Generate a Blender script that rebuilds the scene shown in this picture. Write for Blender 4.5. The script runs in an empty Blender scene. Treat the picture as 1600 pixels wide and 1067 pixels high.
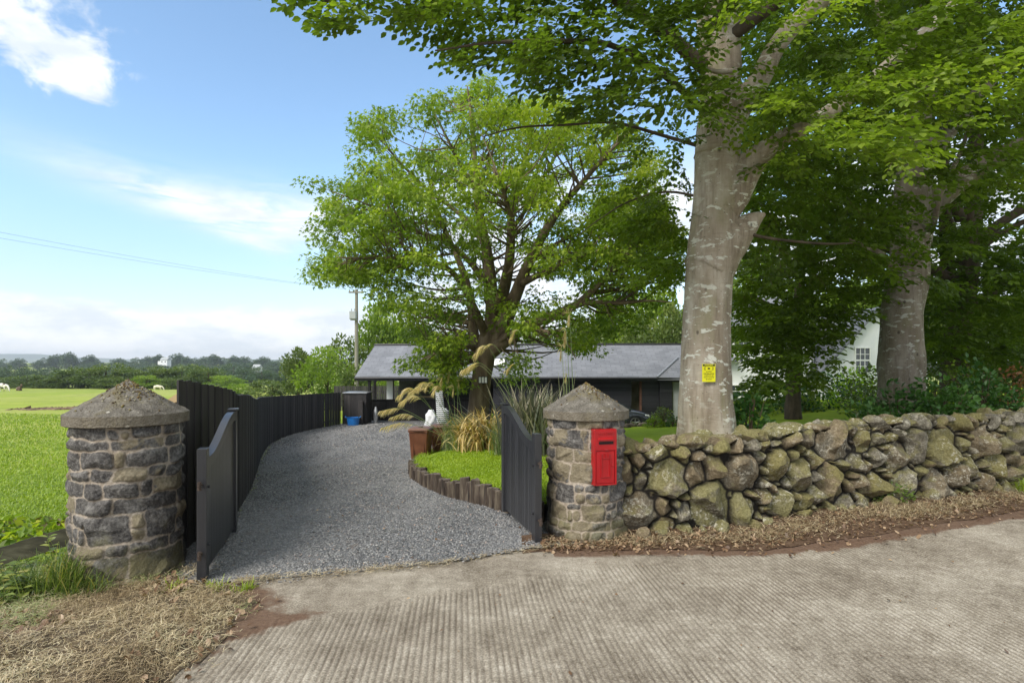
import bpy, math, random
import numpy as np
from mathutils import Vector, Matrix

random.seed(7)
RS = np.random.RandomState(11)
R = math.radians
scene = bpy.context.scene
COL = scene.collection

# ------------------------------------------------------------------ camera, sky, sun, exposure
CH = 1.85                      # camera height above the road at the gate
cam_d = bpy.data.cameras.new('camera')
cam = bpy.data.objects.new('camera', cam_d)
COL.objects.link(cam)
cam.location = (0, 0, CH)
cam.rotation_euler = (R(90), 0, 0)
cam_d.sensor_width = 36
cam_d.lens = 20.25
cam_d.shift_y = 0.021
cam_d.clip_start = 0.05
cam_d.clip_end = 20000
scene.camera = cam

SUN_EL, SUN_AZ = 43.0, -140.0   # azimuth from +Y towards +X: the sun stands behind the viewer's left shoulder
sun_d = bpy.data.lights.new('sun', 'SUN')
sun_d.energy = 3.0
sun_d.angle = R(30)
sun_d.color = (1.0, 0.955, 0.88)
sun = bpy.data.objects.new('sun', sun_d)
COL.objects.link(sun)
sdir = Vector((math.sin(R(SUN_AZ)) * math.cos(R(SUN_EL)), math.cos(R(SUN_AZ)) * math.cos(R(SUN_EL)), math.sin(R(SUN_EL))))
sun.rotation_euler = sdir.to_track_quat('Z', 'Y').to_euler()
sun.location = (-20, -10, 40)

scene.view_settings.view_transform = 'Standard'
scene.view_settings.look = 'None'
scene.view_settings.exposure = 0.5
scene.view_settings.gamma = 1
scene.render.film_transparent = False
scene.cycles.max_bounces = 8
scene.cycles.transparent_max_bounces = 4


class NG:
    """small wrapper for building node trees"""
    def __init__(self, tree):
        self.t = tree
        self.n = tree.nodes
        self.l = tree.links

    def put(self, sock, v):
        if v is None:
            return
        if hasattr(v, 'links') or isinstance(v, bpy.types.NodeSocket):
            self.l.new(v, sock)
        else:
            if sock.type == 'RGBA' and len(v) == 3:
                v = (*v, 1)
            sock.default_value = v

    def math(self, op, a, b=None, c=None, clamp=False):
        m = self.n.new('ShaderNodeMath')
        m.operation = op
        m.use_clamp = clamp
        for i, v in enumerate((a, b, c)):
            if v is not None:
                self.put(m.inputs[i], v)
        return m.outputs[0]

    def comb(self, x, y, z):
        c = self.n.new('ShaderNodeCombineXYZ')
        for i, v in enumerate((x, y, z)):
            self.put(c.inputs[i], v)
        return c.outputs[0]

    def sep(self, v):
        s = self.n.new('ShaderNodeSeparateXYZ')
        self.put(s.inputs[0], v)
        return s.outputs

    def noise(self, vec, scale, detail=4, rough=0.55, dist=0.0, out='Fac'):
        n = self.n.new('ShaderNodeTexNoise')
        n.inputs['Scale'].default_value = scale
        n.inputs['Detail'].default_value = detail
        n.inputs['Roughness'].default_value = rough
        n.inputs['Distortion'].default_value = dist
        if vec is not None:
            self.l.new(vec, n.inputs['Vector'])
        return n.outputs[out]

    def voro(self, vec, scale, feature='F1', out='Distance', rnd=1.0):
        n = self.n.new('ShaderNodeTexVoronoi')
        n.feature = feature
        n.inputs['Scale'].default_value = scale
        n.inputs['Randomness'].default_value = rnd
        if vec is not None:
            self.l.new(vec, n.inputs['Vector'])
        return n.outputs[out]

    def ramp(self, fac, stops, interp='LINEAR'):
        r = self.n.new('ShaderNodeValToRGB')
        r.color_ramp.interpolation = interp
        el = r.color_ramp.elements
        while len(el) < len(stops):
            el.new(0.5)
        for e, (p, c) in zip(el, stops):
            e.position = p
            e.color = (*c, 1) if len(c) == 3 else c
        self.put(r.inputs[0], fac)
        return r.outputs[0]

    def maprange(self, v, a, b, c=0.0, d=1.0, smooth=True):
        m = self.n.new('ShaderNodeMapRange')
        m.interpolation_type = 'SMOOTHSTEP' if smooth else 'LINEAR'
        self.put(m.inputs[0], v)
        for i, x in enumerate((a, b, c, d)):
            m.inputs[i + 1].default_value = x
        return m.outputs[0]

    def mix(self, fac, a, b, blend='MIX'):
        m = self.n.new('ShaderNodeMix')
        m.data_type = 'RGBA'
        m.blend_type = blend
        self.put(m.inputs[0], fac)
        self.put(m.inputs[6], a)
        self.put(m.inputs[7], b)
        return m.outputs[2]

    def mapping(self, vec, scale=(1, 1, 1), rot=(0, 0, 0), loc=(0, 0, 0)):
        m = self.n.new('ShaderNodeMapping')
        self.l.new(vec, m.inputs[0])
        m.inputs['Scale'].default_value = scale
        m.inputs['Rotation'].default_value = rot
        m.inputs['Location'].default_value = loc
        return m.outputs[0]

    def bump(self, h, strength=0.5, dist=0.02, normal=None):
        b = self.n.new('ShaderNodeBump')
        b.inputs['Strength'].default_value = strength
        b.inputs['Distance'].default_value = dist
        self.l.new(h, b.inputs['Height'])
        if normal is not None:
            self.l.new(normal, b.inputs['Normal'])
        return b.outputs[0]

    def attr(self, name, out='Fac'):
        a = self.n.new('ShaderNodeAttribute')
        a.attribute_name = name
        return a.outputs[out]

    def objco(self):
        return self.n.new('ShaderNodeTexCoord').outputs['Object']

    def geo(self, out='Position'):
        return self.n.new('ShaderNodeNewGeometry').outputs[out]


# ---- sky: Nishita sky with procedural clouds laid out by compass direction and elevation
world = bpy.data.worlds.new('World')
scene.world = world
world.use_nodes = True
g = NG(world.node_tree)
bg = g.n['Background']
sky = g.n.new('ShaderNodeTexSky')
sky.sky_type = 'NISHITA'
sky.sun_disc = False
sky.sun_elevation = R(SUN_EL)
sky.sun_rotation = R(SUN_AZ)
sky.air_density = 1.0
sky.dust_density = 0.6
sky.ozone_density = 1.4
d = g.n.new('ShaderNodeTexCoord').outputs['Generated']
x, y, z = g.sep(d)
az = g.math('MULTIPLY', g.math('ARCTAN2', x, y), 57.3)
el = g.math('MULTIPLY', g.math('ARCSINE', z), 57.3)


def gauss(a0, e0, sa, se, rot=0.0):
    da = g.math('SUBTRACT', az, a0)
    de = g.math('SUBTRACT', el, e0)
    c, s = math.cos(R(rot)), math.sin(R(rot))
    p = g.math('DIVIDE', g.math('ADD', g.math('MULTIPLY', da, c), g.math('MULTIPLY', de, s)), sa)
    q = g.math('DIVIDE', g.math('SUBTRACT', g.math('MULTIPLY', de, c), g.math('MULTIPLY', da, s)), se)
    r2 = g.math('ADD', g.math('MULTIPLY', p, p), g.math('MULTIPLY', q, q))
    return g.math('POWER', 2.718, g.math('MULTIPLY', r2, -1.0))


ae = g.comb(az, el, 0.0)
n_big = g.noise(g.mapping(ae, (0.09, 0.16, 1)), 1.0, 8, 0.62, 0.3)
n_fine = g.noise(g.mapping(ae, (0.30, 0.45, 1), loc=(3, 1, 0)), 1.0, 7, 0.6, 0.4)
n_wisp = g.noise(g.mapping(ae, (0.10, 0.65, 1), rot=(0, 0, R(14)), loc=(5, 2, 0)), 1.0, 7, 0.6, 0.5)
# cumulus high on the left
c1 = g.math('ADD', gauss(-43, 27.0, 7.5, 5.0), g.math('MULTIPLY', gauss(-37, 22.0, 4.0, 2.6), 0.75))
c1 = g.math('ADD', c1, g.math('MULTIPLY', g.math('SUBTRACT', n_fine, 0.5), 1.5))
c1 = g.maprange(c1, 0.42, 0.85)
# wisps in the middle
c2 = g.math('ADD', gauss(-28, 13.3, 10, 1.5, -12), g.math('MULTIPLY', gauss(-19, 13.6, 8, 1.8, -6), 0.95))
c2 = g.math('ADD', c2, g.math('MULTIPLY', gauss(-23, 10.4, 5, 0.7, -20), 0.5))
c2 = g.math('MULTIPLY', c2, g.maprange(n_wisp, 0.26, 0.56))
c2 = g.math('MULTIPLY', c2, 1.0)
# bank of cloud low over the horizon
top = g.math('ADD', 5.0, g.math('MULTIPLY', g.math('SUBTRACT', n_big, 0.5), 4.5))
top = g.math('ADD', top, g.math('MULTIPLY', g.math('SUBTRACT', n_fine, 0.5), 1.2))
c3 = g.maprange(g.math('SUBTRACT', top, el), -0.45, 0.9)
c3 = g.math('MULTIPLY', c3, g.maprange(az, -8, -14, 0.75, 1.0))
# broken cloud behind the trees; overhead, unseen cloud added for neutral fill light
c4 = g.math('MULTIPLY', g.math('MULTIPLY', g.maprange(n_big, 0.40, 0.54), g.maprange(az, -14, -6)), g.maprange(el, 21, 15))
c5 = g.math('MULTIPLY', g.maprange(n_big, 0.30, 0.50), g.maprange(el, 32, 45))
tot = g.math('MAXIMUM', c1, c2)
c6 = g.math('MULTIPLY', g.maprange(g.math('ABSOLUTE', az), 55, 80), g.maprange(n_fine, 0.30, 0.55))  # unseen white cloud at the sides and behind, added as neutral fill
for c in (c3, c4, c5, c6):
    tot = g.math('MAXIMUM', tot, c)
# shading inside the clouds
shade = g.maprange(g.noise(g.mapping(ae, (0.16, 0.4, 1), loc=(9, 4, 0)), 1.0, 6, 0.6), 0.35, 0.65)
ccol = g.mix(shade, (4.5, 4.9, 5.35), (5.9, 6.05, 6.2))
skyc = g.mix(1.0, sky.outputs[0], (1.30, 1.40, 1.38), 'MULTIPLY')
skyc = g.mix(g.maprange(el, 16, 2), skyc, (0.86, 0.76, 0.78), 'MULTIPLY')
fin = g.mix(g.math('MULTIPLY', tot, 0.95), skyc, ccol)
g.l.new(fin, bg.inputs[0])
bg.inputs[1].default_value = 0.14

# ------------------------------------------------------------------ object helpers
def thing(name, label, cat, loc=(0, 0, 0), rz=0.0, group=None):
    o = bpy.data.objects.new(name, None)
    o.empty_display_size = 0.2
    COL.objects.link(o)
    o.location = loc
    o.rotation_euler = (0, 0, rz)
    o['label'] = label
    o['category'] = cat
    if group:
        o['group'] = group
    return o


def tag(o, label=None, cat=None, group=None, kind=None):
    for k, v in (('label', label), ('category', cat), ('group', group), ('kind', kind)):
        if v:
            o[k] = v
    return o


def wloc(o):
    v = Vector((0, 0, 0))
    while o is not None:
        v += Vector(o.location)
        o = o.parent
    return v


class MB:
    """collects vertices and polygons, builds them as ONE mesh object"""
    def __init__(self):
        self.V, self.F, self.n = [], [], 0
        self.M, self.A = [], []

    def add(self, V, F, mi=0, rnd=None):
        V = np.asarray(V, dtype=np.float64).reshape(-1, 3)
        if not isinstance(F, (list, tuple)) or (len(F) and np.isscalar(F[0])):
            F = [F]
        if isinstance(F, list) and len(F) and isinstance(F[0], (list, tuple)):
            by = {}
            for f in F:
                by.setdefault(len(f), []).append(f)
            F = [np.array(v) for v in by.values()]
        for f in F:
            f = np.asarray(f, dtype=np.int64)
            if f.size == 0:
                continue
            self.F.append(f + self.n)
            self.M.append(np.full(len(f), mi) if np.isscalar(mi) else np.asarray(mi))
        self.V.append(V)
        if rnd is None:
            rnd = 0.5
        self.A.append(np.full(len(V), rnd) if np.isscalar(rnd) else np.asarray(rnd, dtype=np.float64))
        self.n += len(V)
        return self

    def box(self, cx, cy, cz, sx, sy, sz, rz=0.0, mi=0, bev=0.0, rnd=None):
        """box centred at c with full sizes s"""
        h = np.array([sx, sy, sz]) / 2
        if bev > 0:
            b = min(bev, *(h * 0.9))
            P = []
            for ax in range(3):
                for s in (-1, 1):
                    for a in (-1, 1):
                        for c in (-1, 1):
                            p = [0, 0, 0]
                            o1, o2 = [i for i in range(3) if i != ax]
                            p[ax] = s * h[ax]
                            p[o1] = a * (h[o1] - b)
                            p[o2] = c * (h[o2] - b)
                            P.append(p)
            P = np.array(P)
            import itertools
            F = []
            idx = lambda ax, s, a, c: ax * 8 + (s > 0) * 4 + (a > 0) * 2 + (c > 0)
            for ax in range(3):
                for s in (-1, 1):
                    F.append([idx(ax, s, -1, -1), idx(ax, s, 1, -1), idx(ax, s, 1, 1), idx(ax, s, -1, 1)])
            # edges
            for sx_ in (-1, 1):
                for sy_ in (-1, 1):
                    F.append([idx(0, sx_, sy_, -1), idx(0, sx_, sy_, 1), idx(1, sy_, sx_, 1), idx(1, sy_, sx_, -1)])
            for sx_ in (-1, 1):
                for sz_ in (-1, 1):
                    F.append([idx(0, sx_, -1, sz_), idx(0, sx_, 1, sz_), idx(2, sz_, sx_, 1), idx(2, sz_, sx_, -1)])
            for sy_ in (-1, 1):
                for sz_ in (-1, 1):
                    F.append([idx(1, sy_, -1, sz_), idx(1, sy_, 1, sz_), idx(2, sz_, 1, sy_), idx(2, sz_, -1, sy_)])
            for a, b_, c_ in itertools.product((-1, 1), repeat=3):
                F.append([idx(0, a, b_, c_), idx(1, b_, a, c_), idx(2, c_, a, b_)])
            F2 = []
            for f in F:                       # orient outwards
                pts = P[f]
                n = np.cross(pts[1] - pts[0], pts[2] - pts[0])
                F2.append(f if np.dot(n, pts.mean(0)) > 0 else f[::-1])
            F = F2
        else:
            P = np.array([[a * h[0], b * h[1], c * h[2]] for a in (-1, 1) for b in (-1, 1) for c in (-1, 1)])
            F = [[0, 1, 3, 2], [4, 6, 7, 5], [0, 4, 5, 1], [2, 3, 7, 6], [0, 2, 6, 4], [1, 5, 7, 3]]
        c, s = math.cos(rz), math.sin(rz)
        P = P @ np.array([[c, s, 0], [-s, c, 0], [0, 0, 1]]) + np.array([cx, cy, cz])
        return self.add(P, F, mi, rnd)

    def prism(self, poly, y0, y1, mi=0):
        """poly: list of (x, z); extruded along y"""
        n = len(poly)
        P = [(p[0], y0, p[1]) for p in poly] + [(p[0], y1, p[1]) for p in poly]
        a = sum(poly[i][0] * poly[(i + 1) % n][1] - poly[(i + 1) % n][0] * poly[i][1] for i in range(n))
        F = [[i, (i + 1) % n, (i + 1) % n + n, i + n] for i in range(n)]
        F += [list(range(n))[::-1], list(range(n, 2 * n))]
        if a > 0:
            F = [f[::-1] for f in F]
        return self.add(P, F, mi)

    def lathe(self, prof, cx=0, cy=0, n=32, mi=0, cap=True):
        """prof: list of (r, z) from bottom to top"""
        P, F = [], []
        k = len(prof)
        for r, z_ in prof:
            for i in range(n):
                a = 2 * math.pi * i / n
                P.append((cx + r * math.cos(a), cy + r * math.sin(a), z_))
        for j in range(k - 1):
            for i in range(n):
                F.append([j * n + i, j * n + (i + 1) % n, (j + 1) * n + (i + 1) % n, (j + 1) * n + i])
        if cap:
            F.append(list(range(n))[::-1])
            F.append([(k - 1) * n + i for i in range(n)])
        return self.add(P, F, mi)

    def tube(self, path, radii, n=8, mi=0, noise=0.0, cap=True, rnd=None, sub=1):
        path = np.asarray(path, dtype=float)
        radii = np.asarray(radii, dtype=float) if not np.isscalar(radii) else np.full(len(path), radii)
        if sub > 1:
            path, radii = smooth_path(path, radii, sub)
        k = len(path)
        T = np.gradient(path, axis=0)
        T /= np.linalg.norm(T, axis=1)[:, None] + 1e-12
        u = np.array([1.0, 0, 0]) if abs(T[0][0]) < 0.8 else np.array([0, 1.0, 0])
        P = np.zeros((k, n, 3))
        ang = np.arange(n) * 2 * math.pi / n
        for i in range(k):
            u = u - T[i] * np.dot(u, T[i])
            u /= np.linalg.norm(u)
            v = np.cross(T[i], u)
            P[i] = path[i] + radii[i] * (np.cos(ang)[:, None] * u + np.sin(ang)[:, None] * v)
        if noise > 0:
            q = P.reshape(-1, 3)
            nv = fbm(q * 2.2, 3) - 0.5
            dirs = q - np.repeat(path, n, axis=0)
            P = (q + dirs * (nv * noise)[:, None]).reshape(k, n, 3)
        idx = np.arange(k * n).reshape(k, n)
        a = idx[:-1]
        b = idx[1:]
        F = np.stack([a, np.roll(a, -1, 1), np.roll(b, -1, 1), b], -1).reshape(-1, 4)
        Fs = [F]
        if cap:
            Fs += [np.array([idx[0][::-1]]), np.array([idx[-1]])]
        return self.add(P.reshape(-1, 3), Fs, mi, rnd)

    def build(self, name, mats, parent=None, world=True, smooth=False, loc=None, extra=None, sharp=None):
        V = np.concatenate(self.V) if self.V else np.zeros((0, 3))
        me = bpy.data.meshes.new(name)
        off = np.zeros(3)
        if parent is not None and world:
            off = np.array(wloc(parent))
        if loc is not None:
            off = off + np.array(loc)
        Vl = V - off if (world or loc is not None) else V
        me.vertices.add(len(V))
        me.vertices.foreach_set('co', Vl.astype(np.float32).ravel())
        sizes = np.concatenate([np.full(len(f), f.shape[1]) for f in self.F])
        loops = np.concatenate([f.ravel() for f in self.F])
        me.loops.add(len(loops))
        me.loops.foreach_set('vertex_index', loops.astype(np.int32))
        me.polygons.add(len(sizes))
        me.polygons.foreach_set('loop_start', (np.cumsum(sizes) - sizes).astype(np.int32))
        me.polygons.foreach_set('material_index', np.concatenate(self.M).astype(np.int32))
        me.polygons.foreach_set('use_smooth', np.full(len(sizes), bool(smooth)))
        if not isinstance(mats, (list, tuple)):
            mats = [mats]
        for m in mats:
            me.materials.append(m)
        a = me.attributes.new('rnd', 'FLOAT', 'POINT')
        a.data.foreach_set('value', np.concatenate(self.A).astype(np.float32))
        if extra:
            for k, arr in extra.items():
                a = me.attributes.new(k, 'FLOAT', 'POINT')
                a.data.foreach_set('value', np.asarray(arr).astype(np.float32))
        me.update(calc_edges=True)
        me.validate()
        if sharp:
            me.set_sharp_from_angle(angle=R(sharp))
        o = bpy.data.objects.new(name, me)
        COL.objects.link(o)
        if parent is not None:
            o.parent = parent
        if loc is not None:
            o.location = loc
        return o


def smooth_path(P, r, sub):
    P = np.asarray(P, float)
    Q = np.vstack([2 * P[0] - P[1], P, 2 * P[-1] - P[-2]])
    out, ro = [], []
    for i in range(1, len(Q) - 2):
        for k in range(sub):
            t = k / sub
            a, b, c, d_ = Q[i - 1], Q[i], Q[i + 1], Q[i + 2]
            out.append(0.5 * (2 * b + (c - a) * t + (2 * a - 5 * b + 4 * c - d_) * t * t + (3 * b - a - 3 * c + d_) * t ** 3))
            ro.append(r[i - 1] * (1 - t) + r[i] * t)
    out.append(P[-1])
    ro.append(r[-1])
    return np.array(out), np.array(ro)


def _hash(ix, iy, iz, seed):
    h = (ix * 374761393 + iy * 668265263 + iz * 2147483647 + seed * 144665) & 0xffffffff
    h = ((h ^ (h >> 13)) * 1274126177) & 0xffffffff
    h = h ^ (h >> 16)
    return (h & 0xffffff) / float(0xffffff)


def vnoise(p, seed=0):
    p = np.asarray(p, float)
    i = np.floor(p).astype(np.int64)
    f = p - i
    f = f * f * (3 - 2 * f)
    r = 0
    for dx in (0, 1):
        for dy in (0, 1):
            for dz in (0, 1):
                w = (f[:, 0] if dx else 1 - f[:, 0]) * (f[:, 1] if dy else 1 - f[:, 1]) * (f[:, 2] if dz else 1 - f[:, 2])
                r = r + w * _hash(i[:, 0] + dx, i[:, 1] + dy, i[:, 2] + dz, seed)
    return r


def fbm(p, octv=4, seed=0):
    s, a, t = 0, 1.0, 0
    p = np.asarray(p, float)
    for k in range(octv):
        s = s + a * vnoise(p * (2.03 ** k) + 17.3 * k, seed + k)
        t += a
        a *= 0.5
    return s / t


def n2(x, y, sc, octv=3, seed=0):
    x = np.asarray(x, float)
    return fbm(np.stack([x.ravel() * sc, np.asarray(y, float).ravel() * sc, np.zeros(x.size) + seed * 3.7], 1), octv, seed).reshape(x.shape)


def sstep(a, b, v):
    t = np.clip((v - a) / (b - a), 0, 1)
    return t * t * (3 - 2 * t)


def grid_faces(nr, nc, mask=None):
    idx = np.arange(nr * nc).reshape(nr, nc)
    F = np.stack([idx[:-1, :-1], idx[:-1, 1:], idx[1:, 1:], idx[1:, :-1]], -1)
    if mask is not None:
        F = F[mask]
    return F.reshape(-1, 4)


def compact(V, F):
    used = np.zeros(len(V), bool)
    used[F.ravel()] = True
    m = np.cumsum(used) - 1
    return V[used], m[F], used


def in_poly(px, py, poly):
    poly = np.asarray(poly, float)
    ins = np.zeros(len(px), bool)
    j = len(poly) - 1
    for i in range(len(poly)):
        xi, yi = poly[i]
        xj, yj = poly[j]
        c = ((yi > py) != (yj > py)) & (px < (xj - xi) * (py - yi) / (yj - yi + 1e-12) + xi)
        ins ^= c
        j = i
    return ins


def W(px, py, Y):
    """survey helper: the point at depth Y on the sight line read off the photo at (px, py)"""
    px, py, Y = np.asarray(px, float), np.asarray(py, float), np.asarray(Y, float)
    return np.stack([(px - 800) / 900 * Y, Y + 0 * px, CH - (py - 567) / 900 * Y], -1)


def tri(name, *args):
    pass


# ------------------------------------------------------------------ materials
MATS = {}


def new_mat(name):
    m = bpy.data.materials.new(name)
    m.use_nodes = True
    g_ = NG(m.node_tree)
    b = g_.n['Principled BSDF']
    return m, g_, b


def mat_noise(name, stops, scale=3.0, detail=6, rough=0.8, bump=0.0, bscale=30.0, bdist=0.01, stretch=(1, 1, 1),
              spec=0.3, metal=0.0, fine=0.0, fscale=60.0, rscale=None, coat=0.0):
    m, g_, b = new_mat(name)
    co = g_.mapping(g_.objco(), stretch)
    f = g_.noise(co, scale, detail, 0.6)
    if fine > 0:
        f2 = g_.noise(co, fscale, 3, 0.6)
        f = g_.math('ADD', f, g_.math('MULTIPLY', g_.math('SUBTRACT', f2, 0.5), fine))
    c = g_.ramp(f, stops)
    g_.put(b.inputs['Base Color'], c)
    b.inputs['Roughness'].default_value = rough
    b.inputs['Specular IOR Level'].default_value = spec
    b.inputs['Metallic'].default_value = metal
    b.inputs['Coat Weight'].default_value = coat
    if bump > 0:
        g_.put(b.inputs['Normal'], g_.bump(g_.noise(co, bscale, 5, 0.6), bump, bdist))
    MATS[name] = m
    return m


def leaf_mat(name, stops, trans=0.35, rough=0.42, tcol=1.3):
    m, g_, b = new_mat(name)
    a = g_.attr('rnd')
    c = g_.ramp(a, stops)
    g_.put(b.inputs['Base Color'], c)
    b.inputs['Roughness'].default_value = rough
    b.inputs['Specular IOR Level'].default_value = 0.35
    t = g_.n.new('ShaderNodeBsdfTranslucent')
    tc = g_.mix(1.0, c, (tcol * 1.05, tcol * 1.2, tcol * 0.5), 'MULTIPLY')
    g_.put(t.inputs[0], tc)
    mx = g_.n.new('ShaderNodeMixShader')
    mx.inputs[0].default_value = trans
    g_.l.new(b.outputs[0], mx.inputs[1])
    g_.l.new(t.outputs[0], mx.inputs[2])
    g_.l.new(mx.outputs[0], g_.n['Material Output'].inputs[0])
    MATS[name] = m
    return m


m_beechleaf = leaf_mat('beech_leaf', [(0.0, (0.050, 0.080, 0.012)), (0.5, (0.125, 0.185, 0.020)), (0.85, (0.25, 0.33, 0.030)), (1.0, (0.36, 0.44, 0.05))], 0.45)
m_sycleaf = leaf_mat('sycamore_leaf', [(0.0, (0.075, 0.125, 0.025)), (0.45, (0.20, 0.28, 0.030)), (0.8, (0.40, 0.47, 0.045)), (1.0, (0.55, 0.58, 0.08))], 0.45)
m_hedgeleaf = leaf_mat('hedge_leaf', [(0.0, (0.045, 0.075, 0.018)), (0.5, (0.10, 0.145, 0.030)), (1.0, (0.20, 0.235, 0.05))], 0.25)
m_farleaf = leaf_mat('far_leaf', [(0.0, (0.032, 0.062, 0.022)), (0.5, (0.055, 0.098, 0.032)), (1.0, (0.095, 0.14, 0.045))], 0.15)
m_brightleaf = leaf_mat('bright_leaf', [(0.0, (0.085, 0.15, 0.02)), (0.5, (0.18, 0.26, 0.03)), (1.0, (0.30, 0.38, 0.04))], 0.4)
m_limeleaf = leaf_mat('lime_leaf', [(0.0, (0.13, 0.25, 0.02)), (0.5, (0.28, 0.42, 0.02)), (1.0, (0.45, 0.55, 0.03))], 0.4)
m_copperleaf = leaf_mat('copper_leaf', [(0.0, (0.10, 0.04, 0.02)), (0.5, (0.20, 0.085, 0.04)), (1.0, (0.30, 0.17, 0.07))], 0.3)
m_shrubleaf = leaf_mat('shrub_leaf', [(0.0, (0.022, 0.065, 0.016)), (0.5, (0.045, 0.115, 0.022)), (1.0, (0.10, 0.20, 0.035))], 0.2, 0.4)
m_grass = leaf_mat('grass_blade', [(0.0, (0.14, 0.22, 0.018)), (0.5, (0.25, 0.34, 0.025)), (0.9, (0.36, 0.44, 0.035)), (1.0, (0.45, 0.44, 0.13))], 0.3)
m_lawnblade = leaf_mat('lawn_blade', [(0.0, (0.15, 0.23, 0.015)), (0.5, (0.25, 0.345, 0.018)), (1.0, (0.38, 0.44, 0.045))], 0.3)
m_hay = leaf_mat('dry_grass', [(0.0, (0.12, 0.080, 0.045)), (0.35, (0.30, 0.22, 0.125)), (0.7, (0.52, 0.42, 0.26)), (0.93, (0.70, 0.60, 0.42)), (1.0, (0.22, 0.28, 0.08))], 0.15)
m_deadleaf = leaf_mat('dead_leaf', [(0.0, (0.07, 0.038, 0.022)), (0.5, (0.19, 0.11, 0.06)), (1.0, (0.42, 0.30, 0.19))], 0.15)
m_nettle = leaf_mat('weed_leaf', [(0.0, (0.06, 0.10, 0.025)), (0.6, (0.14, 0.20, 0.04)), (0.85, (0.27, 0.31, 0.07)), (1.0, (0.42, 0.33, 0.12))], 0.3)
m_dock = leaf_mat('dock_leaf', [(0.0, (0.10, 0.05, 0.03)), (0.25, (0.12, 0.19, 0.03)), (0.7, (0.26, 0.36, 0.03)), (1.0, (0.48, 0.50, 0.05))], 0.35)
m_flaxgreen = leaf_mat('flax_green', [(0.0, (0.05, 0.062, 0.035)), (0.5, (0.13, 0.14, 0.085)), (0.8, (0.28, 0.25, 0.17)), (1.0, (0.48, 0.42, 0.30))], 0.1, 0.35)
m_flaxtan = leaf_mat('flax_tan', [(0.0, (0.14, 0.17, 0.03)), (0.3, (0.36, 0.24, 0.07)), (0.7, (0.58, 0.42, 0.16)), (1.0, (0.72, 0.60, 0.32))], 0.2)
m_pampas = leaf_mat('pampas_leaf', [(0.0, (0.08, 0.13, 0.04)), (0.6, (0.18, 0.25, 0.09)), (1.0, (0.42, 0.40, 0.22))], 0.2)
m_plume = leaf_mat('plume', [(0.0, (0.45, 0.33, 0.13)), (0.5, (0.66, 0.52, 0.26)), (1.0, (0.82, 0.72, 0.46))], 0.35)

m_syc_bark = mat_noise('sycamore_bark', [(0.3, (0.075, 0.052, 0.032)), (0.5, (0.15, 0.11, 0.07)), (0.68, (0.25, 0.19, 0.125))], 5, 7, 0.9, 0.9, 22, 0.02, (1, 1, 0.22))
m_dark_bark = mat_noise('dark_bark', [(0.3, (0.04, 0.03, 0.022)), (0.6, (0.10, 0.075, 0.05)), (0.8, (0.15, 0.13, 0.09))], 5, 6, 0.9, 0.8, 18, 0.02, (1, 1, 0.3))
m_twig = mat_noise('twig_bark', [(0.3, (0.07, 0.048, 0.03)), (0.7, (0.16, 0.115, 0.07))], 6, 4, 0.85)


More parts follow.
